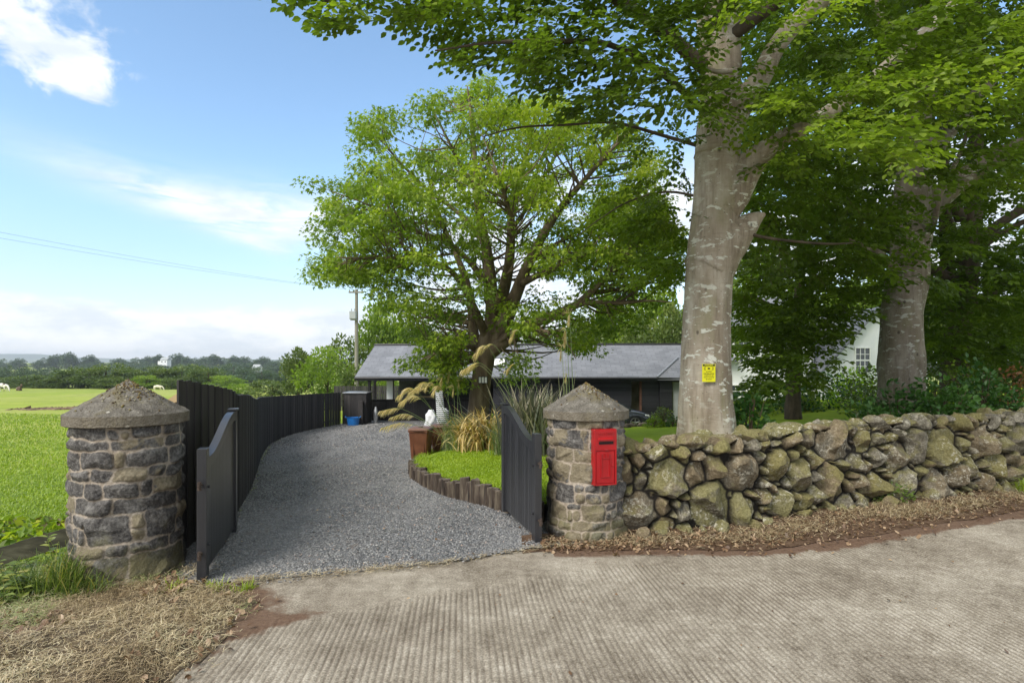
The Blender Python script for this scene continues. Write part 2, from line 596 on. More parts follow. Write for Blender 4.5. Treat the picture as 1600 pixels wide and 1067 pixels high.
def beech_bark(name, tint=1.0):
    m, g_, b = new_mat(name)
    co = g_.objco()
    base = g_.ramp(g_.noise(g_.mapping(co, (1.2, 1.2, 0.5)), 2.2, 6, 0.6), [(0.3, (0.19 * tint, 0.145 * tint, 0.10 * tint)), (0.5, (0.32 * tint, 0.262 * tint, 0.20 * tint)), (0.7, (0.46 * tint, 0.40 * tint, 0.33 * tint))])
    streak = g_.noise(g_.mapping(co, (5, 5, 0.35), loc=(3, 0, 0)), 1.5, 6, 0.7)
    base = g_.mix(g_.maprange(streak, 0.46, 0.66, 0, 0.55), base, (0.125 * tint, 0.092 * tint, 0.06 * tint))
    base = g_.mix(g_.maprange(g_.noise(g_.mapping(co, (1, 1, 0.8), loc=(9, 1, 2)), 2.6, 6, 0.7), 0.52, 0.70, 0, 0.5), base, (0.47 * tint, 0.42 * tint, 0.35 * tint))
    # fine horizontal banding of beech bark
    band = g_.noise(g_.mapping(co, (3, 3, 26)), 1.6, 5, 0.6)
    base = g_.mix(g_.maprange(band, 0.5, 0.75, 0, 0.35), base, (0.16 * tint, 0.12 * tint, 0.085 * tint))
    # green algae on one flank
    alg = g_.maprange(g_.noise(g_.mapping(co, (2, 2, 0.45)), 1.7, 5, 0.6), 0.52, 0.72, 0, 0.55)
    base = g_.mix(alg, base, (0.20 * tint, 0.19 * tint, 0.09 * tint))
    # pale lichen blotches, wider than tall
    lic = g_.noise(g_.mapping(co, (4.2, 4.2, 9.5), loc=(2, 1, 7)), 1.3, 5, 0.62, 0.35)
    zone = g_.noise(g_.mapping(co, (0.6, 0.6, 0.7), loc=(1, 2, 0.5)), 1.4, 2, 0.5)
    lm = g_.math('MULTIPLY', g_.maprange(lic, 0.56, 0.60), g_.maprange(zone, 0.38, 0.58, 0.1, 0.9))
    base = g_.mix(lm, base, (0.60 * tint, 0.58 * tint, 0.50 * tint))
    # small dark scars and knots
    vd = g_.voro(g_.mapping(co, (3.2, 3.2, 2.1)), 1.0)
    ring = g_.maprange(vd, 0.05, 0.11, 1, 0)
    base = g_.mix(g_.math('MULTIPLY', ring, 0.75), base, (0.06, 0.045, 0.035))
    vs = g_.maprange(g_.voro(g_.mapping(co, (13, 13, 10)), 1.0), 0.07, 0.13, 0.7, 0)
    base = g_.mix(vs, base, (0.09, 0.07, 0.05))
    g_.put(b.inputs['Base Color'], base)
    b.inputs['Roughness'].default_value = 0.82
    b.inputs['Specular IOR Level'].default_value = 0.25
    h = g_.math('ADD', g_.math('MULTIPLY', band, 0.6), g_.math('MULTIPLY', lm, 0.35))
    h = g_.math('ADD', h, g_.math('MULTIPLY', g_.noise(co, 45, 4), 0.35))
    h = g_.math('SUBTRACT', h, g_.math('MULTIPLY', ring, 0.8))
    g_.put(b.inputs['Normal'], g_.bump(h, 0.8, 0.016))
    MATS[name] = m
    return m


m_beech = beech_bark('beech_bark', 1.12)
m_beech2 = beech_bark('beech_bark_brown', 0.72)


def black_wood(name, lo, hi, rough=0.55, grain=(14, 14, 0.7), spec=0.4, wear=0.0):
    m, g_, b = new_mat(name)
    co = g_.objco()
    f = g_.noise(g_.mapping(co, grain), 2.0, 6, 0.65)
    c = g_.ramp(g_.math('ADD', g_.math('MULTIPLY', f, 0.6), g_.math('MULTIPLY', g_.attr('rnd'), 0.4)), [(0.3, lo), (0.7, hi)])
    if wear > 0:
        wmask = g_.maprange(g_.noise(g_.mapping(co, (9, 9, 1.6)), 1.4, 5, 0.7), 0.60, 0.78, 0, wear)
        c = g_.mix(wmask, c, (0.16, 0.13, 0.105))
    g_.put(b.inputs['Base Color'], c)
    b.inputs['Roughness'].default_value = rough
    b.inputs['Specular IOR Level'].default_value = spec
    g_.put(b.inputs['Normal'], g_.bump(f, 0.4, 0.004))
    MATS[name] = m
    return m


m_fence = black_wood('black_fence_wood', (0.014, 0.012, 0.012), (0.052, 0.046, 0.043), 0.7, wear=0.55)
m_gate = black_wood('black_painted_gate', (0.016, 0.016, 0.018), (0.036, 0.036, 0.040), 0.30, spec=0.6, wear=0.10)
m_clad = black_wood('black_cladding', (0.012, 0.012, 0.015), (0.035, 0.035, 0.042), 0.5, (1.5, 14, 14))
m_blackwood = black_wood('black_stained_wood', (0.010, 0.010, 0.010), (0.022, 0.021, 0.021), 0.8, spec=0.15)
m_rail = mat_noise('weathered_rail', [(0.35, (0.018, 0.017, 0.011)), (0.5, (0.05, 0.048, 0.028)), (0.7, (0.13, 0.125, 0.08))], 6, 6, 0.9, 0.5, 30, 0.01, (0.3, 1, 1))
m_log = mat_noise('old_log_wood', [(0.35, (0.020, 0.015, 0.012)), (0.5, (0.065, 0.048, 0.036)), (0.7, (0.17, 0.14, 0.10))], 9, 6, 0.9, 0.9, 30, 0.02, (1, 1, 0.2))
m_logtop = mat_noise('log_end_grain', [(0.3, (0.06, 0.045, 0.036)), (0.7, (0.17, 0.14, 0.115))], 14, 5, 0.9, 0.5, 40, 0.01)
m_galv = mat_noise('galvanised_steel', [(0.3, (0.30, 0.30, 0.30)), (0.7, (0.5, 0.5, 0.5))], 20, 3, 0.45, metal=0.8)
m_blackmetal = mat_noise('black_metal', [(0.3, (0.02, 0.02, 0.022)), (0.7, (0.04, 0.04, 0.04))], 20, 3, 0.4, metal=0.3)
m_white = mat_noise('white_render', [(0.3, (0.70, 0.71, 0.72)), (0.7, (0.80, 0.80, 0.79))], 1.5, 6, 0.8, 0.15, 60, 0.01)
m_glass = mat_noise('dark_glass', [(0.3, (0.03, 0.04, 0.045)), (0.7, (0.06, 0.07, 0.075))], 2, 2, 0.08, spec=0.8)
m_whitebag = mat_noise('white_woven_bag', [(0.3, (0.55, 0.55, 0.56)), (0.7, (0.76, 0.76, 0.76))], 5, 4, 0.7, 0.4, 30, 0.02)
m_blue = mat_noise('blue_plastic', [(0.3, (0.010, 0.13, 0.42)), (0.7, (0.02, 0.20, 0.60))], 5, 3, 0.35, spec=0.5)
m_brownbin = mat_noise('brown_bin_plastic', [(0.3, (0.115, 0.042, 0.020)), (0.7, (0.20, 0.080, 0.040))], 4, 6, 0.5, 0.1, 60, 0.005)
m_brownlid = mat_noise('brown_bin_lid', [(0.3, (0.15, 0.075, 0.050)), (0.7, (0.24, 0.13, 0.095))], 5, 6, 0.55)
m_rubber = mat_noise('black_rubber', [(0.3, (0.015, 0.015, 0.015)), (0.7, (0.03, 0.03, 0.03))], 9, 3, 0.75)
m_red = mat_noise('red_enamel', [(0.3, (0.27, 0.001, 0.004)), (0.7, (0.37, 0.002, 0.006))], 7, 5, 0.33, 0.25, 70, 0.003, spec=0.5, coat=0.2)
m_slotdark = mat_noise('dark_slot', [(0.3, (0.006, 0.004, 0.004)), (0.7, (0.012, 0.006, 0.006))], 7, 2, 0.9)
m_yellow = mat_noise('yellow_sign', [(0.3, (0.72, 0.66, 0.010)), (0.7, (0.82, 0.76, 0.02))], 6, 3, 0.5)
m_ink = mat_noise('black_ink', [(0.3, (0.03, 0.03, 0.012)), (0.7, (0.05, 0.05, 0.02))], 6, 3, 0.6)
m_carpaint = mat_noise('grey_car_paint', [(0.3, (0.075, 0.085, 0.10)), (0.7, (0.095, 0.105, 0.12))], 3, 2, 0.25, metal=0.6, spec=0.6, coat=0.6)
m_chrome = mat_noise('alloy', [(0.3, (0.45, 0.45, 0.46)), (0.7, (0.6, 0.6, 0.6))], 3, 2, 0.3, metal=0.9)
m_lampglass = mat_noise('frosted_lamp_glass', [(0.3, (0.75, 0.75, 0.72)), (0.7, (0.85, 0.85, 0.82))], 3, 2, 0.4)
m_pole = mat_noise('pole_wood', [(0.3, (0.17, 0.16, 0.13)), (0.7, (0.32, 0.30, 0.24))], 5, 5, 0.9, 0.3, 20, 0.01, (1, 1, 0.1))
m_tan = mat_noise('bare_timber', [(0.3, (0.35, 0.24, 0.12)), (0.7, (0.50, 0.37, 0.20))], 5, 5, 0.8, 0.2, 20, 0.01, (1, 1, 0.1))
m_greydoor = mat_noise('grey_door_paint', [(0.3, (0.30, 0.32, 0.32)), (0.7, (0.38, 0.40, 0.40))], 3, 3, 0.6)
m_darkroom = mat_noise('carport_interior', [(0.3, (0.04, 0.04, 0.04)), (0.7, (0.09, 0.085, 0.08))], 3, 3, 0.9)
m_mountain = mat_noise('mountain_heath', [(0.35, (0.10, 0.13, 0.09)), (0.6, (0.16, 0.19, 0.12))], 0.004, 6, 1.0)
# ------------------------------------------------------------------ ground surfaces
FENCE = np.array([(-3.22, 5.55), (-3.36, 6.5), (-3.5, 7.3), (-4.5, 9.9), (-6.2, 14.0), (-7.75, 17.8), (-8.9, 21.3), (-9.2, 24.0), (-8.95, 26.2), (-8.45, 28.4)])
WALL = np.array([(1.06, 6.18), (2.07, 6.31), (2.95, 6.68), (4.06, 7.24), (5.65, 7.80), (7.6, 8.46), (9.8, 9.2)])
EDGE = np.array([(0.36, 6.75), (-0.16, 7.5), (-0.55, 8.26), (-1.0, 9.04), (-1.47, 10.2), (-1.9, 11.5), (-2.18, 12.6), (-2.42, 14.2), (-2.55, 16.0), (-2.3, 18.0), (-1.0, 20.2), (1.0, 22.3), (4.0, 24.4), (8.0, 25.6), (12, 25.8)])
RIBL = np.array([(-9, 1.0), (-3.2, 3.0), (-1.70, 4.13), (-0.52, 4.69), (0.89, 5.32), (1.9, 5.60), (2.6, 5.72), (3.3, 5.98), (4.7, 6.55), (6.35, 7.2), (9.8, 8.3), (14, 9.6)])
GRAVF = np.array([(-9, 4.6), (-2.6, 4.80), (-2.25, 4.86), (-1.15, 5.15), (-0.59, 5.32), (0.24, 5.72), (0.8, 5.9), (14, 6)])
DIRTF = np.array([(0.0, 5.56), (0.45, 5.66), (1.26, 5.68), (2.5, 5.68), (3.29, 5.95), (4.72, 6.55), (6.35, 7.2), (9.8, 8.3)])


def prof(y):
    return np.interp(y, [-30, 6.3, 7.5, 16.5, 20, 30, 60, 120, 200, 280, 400, 600, 700, 900, 1300, 2500, 9000], [0, 0, -0.07, -1.05, -1.12, -1.2, -2.2, -3.35, -6.5, -9, -10.5, -9, -6, 1.0, 0.0, -8, -8])


def fence_x(y):
    return np.interp(y, FENCE[:, 1], FENCE[:, 0])


def ground_h(x, y):
    x, y = np.asarray(x, float), np.asarray(y, float)
    b = prof(y)
    fx = np.where(y < 5.5, -4.4 + 0 * y, fence_x(y))
    low = sstep(0.1, 1.6, fx - x) * np.interp(y, [0, 3.5, 6, 10, 20, 60], [0.15, 0.3, 0.42, 0.3, 0.1, 0])
    rise = 0.03 * np.clip(x - 3, 0, 40) * sstep(8, 14, y)
    und = (n2(x, y, 0.12, 3, 4) - 0.5) * np.interp(y, [5, 12, 60, 200, 900], [0.05, 0.25, 0.8, 2, 10]) * sstep(0, 3, fx - x)
    return b - low + und + rise - 0.035


def lawn_h(x, y):
    x, y = np.asarray(x, float), np.asarray(y, float)
    e = np.interp(y, [6, 7.5, 8.3, 9, 10.2, 12.6, 14, 16, 20, 27, 40], [0.2, 0.18, 0.10, 0.0, -0.14, -0.44, -0.58, -0.82, -0.90, -1.02, -1.2])
    d = np.clip(x - np.interp(y, EDGE[:, 1], EDGE[:, 0]), 0, 20)
    e = e + np.interp(y, [7, 9, 14, 18, 24], [0, 0.10, 0.46, 0.42, 0.02]) * (1 - np.exp(-d / 1.1))
    return e + 0.042 * np.clip(x - 3, 0, 40) * sstep(9, 18, y) + (n2(x, y, 0.5, 3, 9) - 0.5) * 0.08


# one ground sheet reaching the horizon
yr = np.concatenate([np.arange(-12, 12, 0.5), np.arange(12, 40, 1.0), np.geomspace(40, 3950, 66)])
xs = np.concatenate([-np.geomspace(4500, 12, 60), np.arange(-11.5, 12, 0.5), np.geomspace(12, 4500, 60)])
X, Y = np.meshgrid(xs, yr)
Z = ground_h(X, Y)
m, g, b = new_mat('field_grass')
co = g.objco()
f1 = g.noise(co, 0.35, 6, 0.65)
f2 = g.noise(g.mapping(co, (1, 0.25, 1)), 0.03, 4, 0.6)
c = g.ramp(f1, [(0.25, (0.16, 0.235, 0.02)), (0.5, (0.245, 0.325, 0.028)), (0.75, (0.34, 0.40, 0.05))])
c = g.mix(g.maprange(f2, 0.45, 0.65, 0, 0.6), c, (0.38, 0.37, 0.13))
c = g.mix(g.maprange(g.noise(co, 0.9, 5, 0.7), 0.5, 0.72, 0, 0.5), c, (0.12, 0.19, 0.02))
yy = g.sep(co)[1]
far = g.maprange(yy, 60, 110)
c = g.mix(g.math('MULTIPLY', far, 0.5), c, (0.27, 0.30, 0.10))
sp = g.math('ABSOLUTE', g.math('SUBTRACT', yy, 44.0))
g.put(b.inputs['Base Color'], c)
b.inputs['Roughness'].default_value = 0.95
b.inputs['Specular IOR Level'].default_value = 0.1
g.put(b.inputs['Normal'], g.bump(g.noise(co, 6, 6, 0.7), 0.7, 0.1))
mb = MB()
mb.add(np.stack([X, Y, Z], -1).reshape(-1, 3), grid_faces(*X.shape))
tag(mb.build('ground', m, smooth=True), kind='structure')

# ---- ribbed concrete road
x_f = np.arange(-3.4, 9.2, 0.0078)
xs = np.concatenate([np.linspace(-14, -3.5, 20), x_f, np.linspace(9.3, 16, 20)])
yr = np.concatenate([np.linspace(-6, 1.2, 12), np.arange(1.3, 9.0, 0.085)])
X, Y = np.meshgrid(xs, yr)
X = X - 0.085 * (Y - 4)
ribd = np.interp(X, RIBL[:, 0], RIBL[:, 1]) - Y + (n2(X, Y, 1.6, 3, 2) - 0.5) * 0.22
amp = sstep(0.0, 0.10, ribd) * np.clip(0.1 + 1.5 * (n2(X, Y, 1.1, 4, 5) - 0.12), 0.1, 1.4) * (0.55 + 0.9 * n2(X, Y * 0.5, 6, 2, 55))
amp *= 1 - 0.55 * sstep(4.0, 9, X)
amp *= sstep(-3.4, -2.4, X)
u = X + 0.085 * Y + (n2(X, Y, 0.7, 2, 8) - 0.5) * 0.05 + (n2(X * 3, Y, 3.0, 2, 18) - 0.5) * 0.010
ph = (u / 0.043) % 1.0
Z = 0.0058 * amp * (np.abs(np.sin(math.pi * ph)) ** 0.7 * 2 - 1.4) - 0.004 * (ribd > 0.03) + (n2(X, Y, 0.35, 3, 1) - 0.5) * 0.02
Z += (n2(X, Y, 9.0, 3, 31) - 0.5) * 0.006 * (X > -3.5)
cut = np.minimum(np.interp(X, GRAVF[:, 0], GRAVF[:, 1]) + 0.25, 99)
wl = np.interp(X, WALL[:, 0], WALL[:, 1]) + 0.15
lim = np.where(X > 0.7, wl, cut)
mask = (Y < lim)
mk = mask[:-1, :-1] | mask[1:, :-1]
m, g, b = new_mat('ribbed_concrete')
co = g.objco()
fa = g.noise(co, 1.1, 8, 0.65)
fb = g.noise(co, 75, 4, 0.7)
ff = g.noise(co, 9, 6, 0.7)
v = g.math('ADD', g.math('MULTIPLY', fa, 0.32), g.math('ADD', g.math('MULTIPLY', fb, 0.42), g.math('MULTIPLY', ff, 0.26)))
c = g.ramp(v, [(0.38, (0.095, 0.076, 0.054)), (0.455, (0.215, 0.182, 0.140)), (0.52, (0.315, 0.275, 0.218)), (0.62, (0.53, 0.48, 0.40))])
# darker brown tone along the grooves
gro = g.maprange(g.attr('groove'), 0.0, 0.9, 0, 0.72)
c = g.mix(gro, c, (0.10, 0.078, 0.058))
# earth washed over the left edge of the slab and along the verge
soil = g.maprange(g.math('ADD', g.attr('soil'), g.math('MULTIPLY', g.math('SUBTRACT', g.noise(co, 3.5, 6, 0.65), 0.5), 1.1)), 0.45, 0.75)
c = g.mix(g.math('MULTIPLY', soil, 0.92), c, g.ramp(g.noise(co, 30, 5, 0.7), [(0.3, (0.085, 0.045, 0.028)), (0.7, (0.17, 0.105, 0.068))]))
# old tyre-worn, damp-stained patches
c = g.mix(g.maprange(g.noise(g.mapping(co, (0.35, 1.1, 1), rot=(0, 0, 0.25), loc=(2, 5, 0)), 1.3, 6, 0.65), 0.54, 0.72, 0, 0.22), c, (0.15, 0.115, 0.083))
# tarry dark spots
c = g.mix(g.maprange(g.voro(co, 5.0), 0.03, 0.055, 0.6, 0), c, (0.07, 0.055, 0.045))
g.put(b.inputs['Base Color'], c)
b.inputs['Roughness'].default_value = 0.9
b.inputs['Specular IOR Level'].default_value = 0.2
hb = g.math('ADD', g.noise(co, 120, 4, 0.7), g.math('MULTIPLY', g.noise(co, 30, 4, 0.7), 0.8))
g.put(b.inputs['Normal'], g.bump(hb, 0.8, 0.005))
gr = np.clip(amp, 0, 1.2) * (1 - np.abs(np.sin(math.pi * ph)) ** 0.7) * (0.6 + 0.8 * n2(X, Y, 5, 2, 40))
dl = np.interp(X, DIRTF[:, 0], DIRTF[:, 1]) - Y
soil = np.clip(1.15 - dl * 4.0, 0, 1) * (X > 0.4) + np.clip(1.2 - np.hypot((X + 2.15) / 0.75, (Y - 4.2) / 0.75), 0, 1) + np.clip(-1.75 - X - (Y - 3.5) * 0.1, 0, 1)
soil += 0.5 * np.clip(1 - np.abs(ribd) * 9, 0, 1) * (X < -0.3) + 0.35 * np.clip(1 - dl * 0.9, 0, 1) * (X > 3)
V = np.stack([X, Y, Z], -1).reshape(-1, 3)
V, F, used = compact(V, grid_faces(*X.shape, mk))
mb = MB()
mb.add(V, F)
tag(mb.build('road', m, smooth=True, extra={'groove': gr.ravel()[used], 'soil': np.clip(soil, 0, 1.3).ravel()[used]}), kind='structure')


# ---- gravel drive: sheet + loose chippings
def in_gravel(X, Y):
    k = Y > np.interp(X, GRAVF[:, 0], GRAVF[:, 1]) + (n2(X, Y, 2.5, 3, 6) - 0.5) * 0.12
    fx = np.where(Y < 5.55, -3.4, fence_x(Y))
    return k & (X > fx - 0.06) & (X < 13) & (Y < 34) & ((X < 0.75) | (Y > np.interp(X, WALL[:, 0], WALL[:, 1]) + 0.2))


def grav_h(X, Y):
    return prof(Y) + 0.012 + (n2(X, Y, 1.2, 3, 3) - 0.5) * 0.03


xs = np.arange(-10, 13, 0.1)
yr = np.concatenate([np.arange(4.6, 9, 0.07), np.arange(9, 35, 0.3)])
X, Y = np.meshgrid(xs, yr)
Z = grav_h(X, Y)
k = in_gravel(X, Y)
V, F, _ = compact(np.stack([X, Y, Z], -1).reshape(-1, 3), grid_faces(*X.shape, k[:-1, :-1] & k[1:, 1:]))
m, g, b = new_mat('slate_gravel')
co = g.objco()
vc = g.voro(co, 42, out='Color')
vd = g.voro(co, 42)
r_, g_2, b_2 = g.sep(vc)
c = g.ramp(r_, [(0.0, (0.070, 0.072, 0.076)), (0.5, (0.155, 0.158, 0.162)), (0.85, (0.26, 0.262, 0.265)), (1.0, (0.40, 0.385, 0.37))])
c = g.mix(g.maprange(vd, 0.35, 0.75, 0, 0.6), c, (0.03, 0.032, 0.036))
tr = g.noise(g.mapping(co, (1.0, 0.35, 1)), 0.9, 5, 0.6)
c = g.mix(g.maprange(tr, 0.42, 0.62, 0, 0.40), c, (0.25, 0.245, 0.24))
c = g.mix(g.maprange(g.noise(co, 2.3, 5, 0.7), 0.60, 0.72, 0, 0.35), c, (0.20, 0.14, 0.10))
g.put(b.inputs['Base Color'], c)
b.inputs['Roughness'].default_value = 0.75
g.put(b.inputs['Normal'], g.bump(g.math('SUBTRACT', 1.0, vd), 0.9, 0.02))
mb = MB()
mb.add(V, F)
tag(mb.build('driveway', m, smooth=True), kind='structure')

# loose slate chippings, each an uneven little flake
N = 250000
t = RS.rand(N)
yy = 4.75 + (29 - 4.75) * t ** 2.6
xx = -9.3 + 11.5 * RS.rand(N)
k = in_gravel(xx, yy) & (xx < np.interp(yy, EDGE[:, 1], EDGE[:, 0]) + 0.05) & (np.abs(xx) < yy * 0.95)
k |= (RS.rand(N) < 0.02) & (yy > np.interp(xx, GRAVF[:, 0], GRAVF[:, 1]) - 0.12) & (xx > -2.5) & (xx < 0.6) & (yy < 6.2)
xx, yy = xx[k], yy[k]
n = len(xx)
tmpl = np.array([[-1, -0.6, 0], [0.3, -1, 0], [1, 0.1, 0], [0.2, 1, 0], [-0.8, 0.7, 0], [-0.45, -0.25, 1], [0.45, -0.2, 0.8], [0.15, 0.5, 1.05]])
F0 = np.array([[0, 1, 5], [1, 6, 5], [1, 2, 6], [2, 3, 7], [2, 7, 6], [3, 4, 7], [4, 5, 7], [4, 0, 5], [5, 6, 7]])
P = np.repeat(tmpl[None], n, 0) * (1 + 0.35 * (RS.rand(n, 8, 3) - 0.5))
sc = (0.0055 + 0.0085 * RS.rand(n) ** 1.8) * np.interp(yy, [5, 15, 29], [1.0, 1.8, 3.2])
P *= (sc[:, None] * np.array([1.0, 0.75, 0.55])[None])[:, None, :]
tlt = RS.randn(n, 2) * 0.35
P[:, :, 2] += P[:, :, 0] * tlt[:, :1] + P[:, :, 1] * tlt[:, 1:]
a = RS.rand(n) * 6.28
ca, sa = np.cos(a)[:, None], np.sin(a)[:, None]
P = np.stack([P[..., 0] * ca - P[..., 1] * sa, P[..., 0] * sa + P[..., 1] * ca, P[..., 2]], -1)
P += np.stack([xx, yy, grav_h(xx, yy) + 0.001], -1)[:, None, :]
mb = MB()
mb.add(P.reshape(-1, 3), (F0[None] + 8 * np.arange(n)[:, None, None]).reshape(-1, 3), 0, np.repeat(RS.rand(n), 8))
m, g, b = new_mat('slate_chip')
co = g.objco()
c = g.ramp(g.attr('rnd'), [(0.0, (0.052, 0.050, 0.050)), (0.5, (0.145, 0.142, 0.138)), (0.85, (0.225, 0.22, 0.213)), (0.97, (0.35, 0.335, 0.31)), (1.0, (0.34, 0.22, 0.16))])
tr = g.noise(g.mapping(co, (1.0, 0.30, 1)), 0.9, 5, 0.6)
c = g.mix(g.maprange(tr, 0.45, 0.60, 0, 0.55), c, (0.25, 0.243, 0.232))
c = g.mix(g.maprange(g.noise(co, 2.3, 5, 0.7), 0.60, 0.72, 0, 0.35), c, (0.22, 0.16, 0.12))
g.put(b.inputs['Base Color'], c)
b.inputs['Roughness'].default_value = 0.6
tag(mb.build('gravel', m), label='grey slate chippings covering the driveway between the gates', cat='gravel', kind='stuff')

# ---- lawn, raised behind the log edging and the stone wall
xs = np.concatenate([np.arange(-3, 3, 0.08), np.arange(3, 12, 0.3), np.arange(12, 48, 1.2)])
yr = np.concatenate([np.arange(6.3, 14, 0.08), np.arange(14, 44, 0.4)])
X, Y = np.meshgrid(xs, yr)


def in_lawn(X, Y):
    ex = np.interp(Y, EDGE[:, 1], EDGE[:, 0])
    wl_ = np.interp(X, WALL[:, 0], WALL[:, 1])
    k = (X > ex + 0.03) & (Y > 6.7) & (Y < 25.8)
    k |= (X > 10.5) & (Y > 20) & (Y < 44)
    k &= ~((X > 0.9) & (Y < wl_ + 0.30))
    return k


k = in_lawn(X, Y)
V, F, _ = compact(np.stack([X, Y, lawn_h(X, Y)], -1).reshape(-1, 3), grid_faces(*X.shape, k[:-1, :-1] & k[1:, 1:]))
m, g, b = new_mat('mown_lawn')
co = g.objco()
c = g.ramp(g.math('ADD', g.math('MULTIPLY', g.noise(co, 1.2, 6, 0.7), 0.6), g.math('MULTIPLY', g.noise(co, 60, 3, 0.7), 0.4)), [(0.3, (0.14, 0.22, 0.014)), (0.5, (0.22, 0.31, 0.018)), (0.7, (0.33, 0.39, 0.04))])
g.put(b.inputs['Base Color'], c)
b.inputs['Roughness'].default_value = 0.95
b.inputs['Specular IOR Level'].default_value = 0.1
g.put(b.inputs['Normal'], g.bump(g.noise(co, 80, 4, 0.7), 0.6, 0.02))
mb = MB()
mb.add(V, F)
tag(mb.build('lawn', m, smooth=True), kind='structure')


def blades(mb, xx, yy, zz, h, w, lean, rnd, droop=0.5):
    """grass blades: 5-vertex bent strips"""
    n = len(xx)
    a = RS.rand(n) * 6.283
    d_ = np.stack([np.cos(a), np.sin(a), np.zeros(n)], -1)
    s_ = np.stack([-np.sin(a), np.cos(a), np.zeros(n)], -1)
    h, w, lean = [np.broadcast_to(np.asarray(q, float), (n,)) for q in (h, w, lean)]
    B = np.stack([xx, yy, zz], -1)
    up = np.array([0, 0, 1.0])
    mid = B + up * (h * 0.6)[:, None] + d_ * (lean * h * 0.35)[:, None]
    tip = B + up * (h * (1.0 - droop * np.clip(lean, 0, 1)))[:, None] + d_ * (lean * h)[:, None]
    P = np.stack([B - s_ * w[:, None] / 2, B + s_ * w[:, None] / 2, mid + s_ * w[:, None] * 0.4, mid - s_ * w[:, None] * 0.4, tip], 1)
    i = 5 * np.arange(n)[:, None]
    mb.add(P.reshape(-1, 3), [i + np.array([[0, 1, 2, 3]]), i + np.array([[3, 2, 4]])], 0, np.repeat(np.clip(rnd, 0, 1), 5))


# lawn blades near the viewer
N = 60000
yy = 6.8 + 9 * RS.rand(N) ** 1.5
xx = -2.9 + 4.6 * RS.rand(N)
k = in_lawn(xx, yy)
xx, yy = xx[k], yy[k]
mb = MB()
blades(mb, xx, yy, lawn_h(xx, yy) - 0.003, 0.025 + 0.025 * RS.rand(len(xx)), 0.006 + 0.0006 * yy, 0.3 + 0.7 * RS.rand(len(xx)), 0.25 + 0.6 * n2(xx, yy, 0.9, 3, 7) + 0.25 * (RS.rand(len(xx)) - 0.5))
# longer tufts along the log edging and by the bins
ed = smooth_path(np.c_[EDGE, np.zeros(len(EDGE))], np.zeros(len(EDGE)), 30)[0]
ed = ed[(ed[:, 1] < 18)]
for q in range(2600):
    p = ed[RS.randint(len(ed))]
    wgt = 0.25 + 0.75 * (p[1] > 11)
    if RS.rand() > wgt:
        continue
    ox = abs(RS.randn()) * 0.10
    px_, py_ = p[0] + 0.05 + ox, p[1] + RS.randn() * 0.05
    blades(mb, np.array([px_]), np.array([py_]), lawn_h(np.array([px_]), np.array([py_])) - 0.02, 0.08 + 0.16 * RS.rand() * wgt, 0.012, 0.3 + 0.6 * RS.rand(), np.array([0.3 + 0.5 * RS.rand()]))
tag(mb.build('lawn_grass', m_lawnblade), label='short bright green mown grass on the raised lawn', cat='grass', kind='stuff')

# field grass on the left
N = 90000
yy = 4.9 + 34 * RS.rand(N) ** 2.0
xx = fence_x(np.maximum(yy, 5.6)) - 0.2 - RS.rand(N) * (0.95 * yy + 1.0 - np.abs(fence_x(yy)))
k = (xx > -0.98 * yy - 0.3) & (xx < -3.95)
xx, yy = xx[k], yy[k]
n = len(xx)
patch = n2(xx, yy, 0.55, 4, 12)
mb = MB()
blades(mb, xx, yy, ground_h(xx, yy) - 0.01, (0.05 + 0.09 * RS.rand(n)) * (0.6 + patch), 0.008 + 0.0012 * yy, 0.3 + 0.9 * RS.rand(n), 0.85 * patch + 0.35 * (RS.rand(n) - 0.3))
tag(mb.build('field_grass_blades', m_grass), label='bright green pasture grass in the field left of the black fence', cat='grass', kind='stuff')

# distant strip of turned earth across the field
mb = MB()
N = 500
tt = RS.rand(N)
for sx0, sx1, yc in ((-36, -26, 44), (-26, -22.5, 45)):
    pass
xx = -39 + 17 * tt
yy = 46 + RS.randn(N) * 0.5 + (xx + 30) * 0.12
hh = (0.12 + 0.25 * RS.rand(N)) * np.interp(xx, [-39, -34, -30, -24, -22], [0.3, 0.5, 1, 0.9, 0.1])
for i in range(N):
    s_ = 0.15 + 0.3 * RS.rand()
    z0 = float(ground_h(xx[i], yy[i]))
    mb.lathe([(s_ * (0.8 + 0.4 * RS.rand()), z0 - 0.05), (s_ * 0.8, z0 + hh[i] * 0.5), (s_ * 0.2, z0 + hh[i])], xx[i], yy[i], 5, rnd=None) if False else mb.tube([(xx[i], yy[i], z0 - 0.05), (xx[i] + 0.05 * RS.randn(), yy[i], z0 + hh[i] * 0.5), (xx[i], yy[i], z0 + hh[i])], [s_, s_ * 0.8, s_ * 0.15], 5)
tag(mb.build('earth_bank', mat_noise('turned_earth', [(0.3, (0.10, 0.065, 0.04)), (0.7, (0.24, 0.17, 0.11))], 2, 5, 1.0)), kind='structure')

# ---- verge of red earth in front of the stone wall
xs = np.arange(0.1, 11.5, 0.05)
ts = np.linspace(0, 1, 18)
fr = np.interp(xs, DIRTF[:, 0], DIRTF[:, 1]) + (n2(xs, xs * 0, 1.5, 4, 21) - 0.5) * 0.22
bk = np.interp(xs, np.r_[0.0, 0.45, WALL[:, 0], 12], np.r_[5.95, 6.05, WALL[:, 1], 9.9]) + 0.12
X = np.repeat(xs[None], 18, 0)
Y = fr[None] * (1 - ts[:, None]) + bk[None] * ts[:, None]


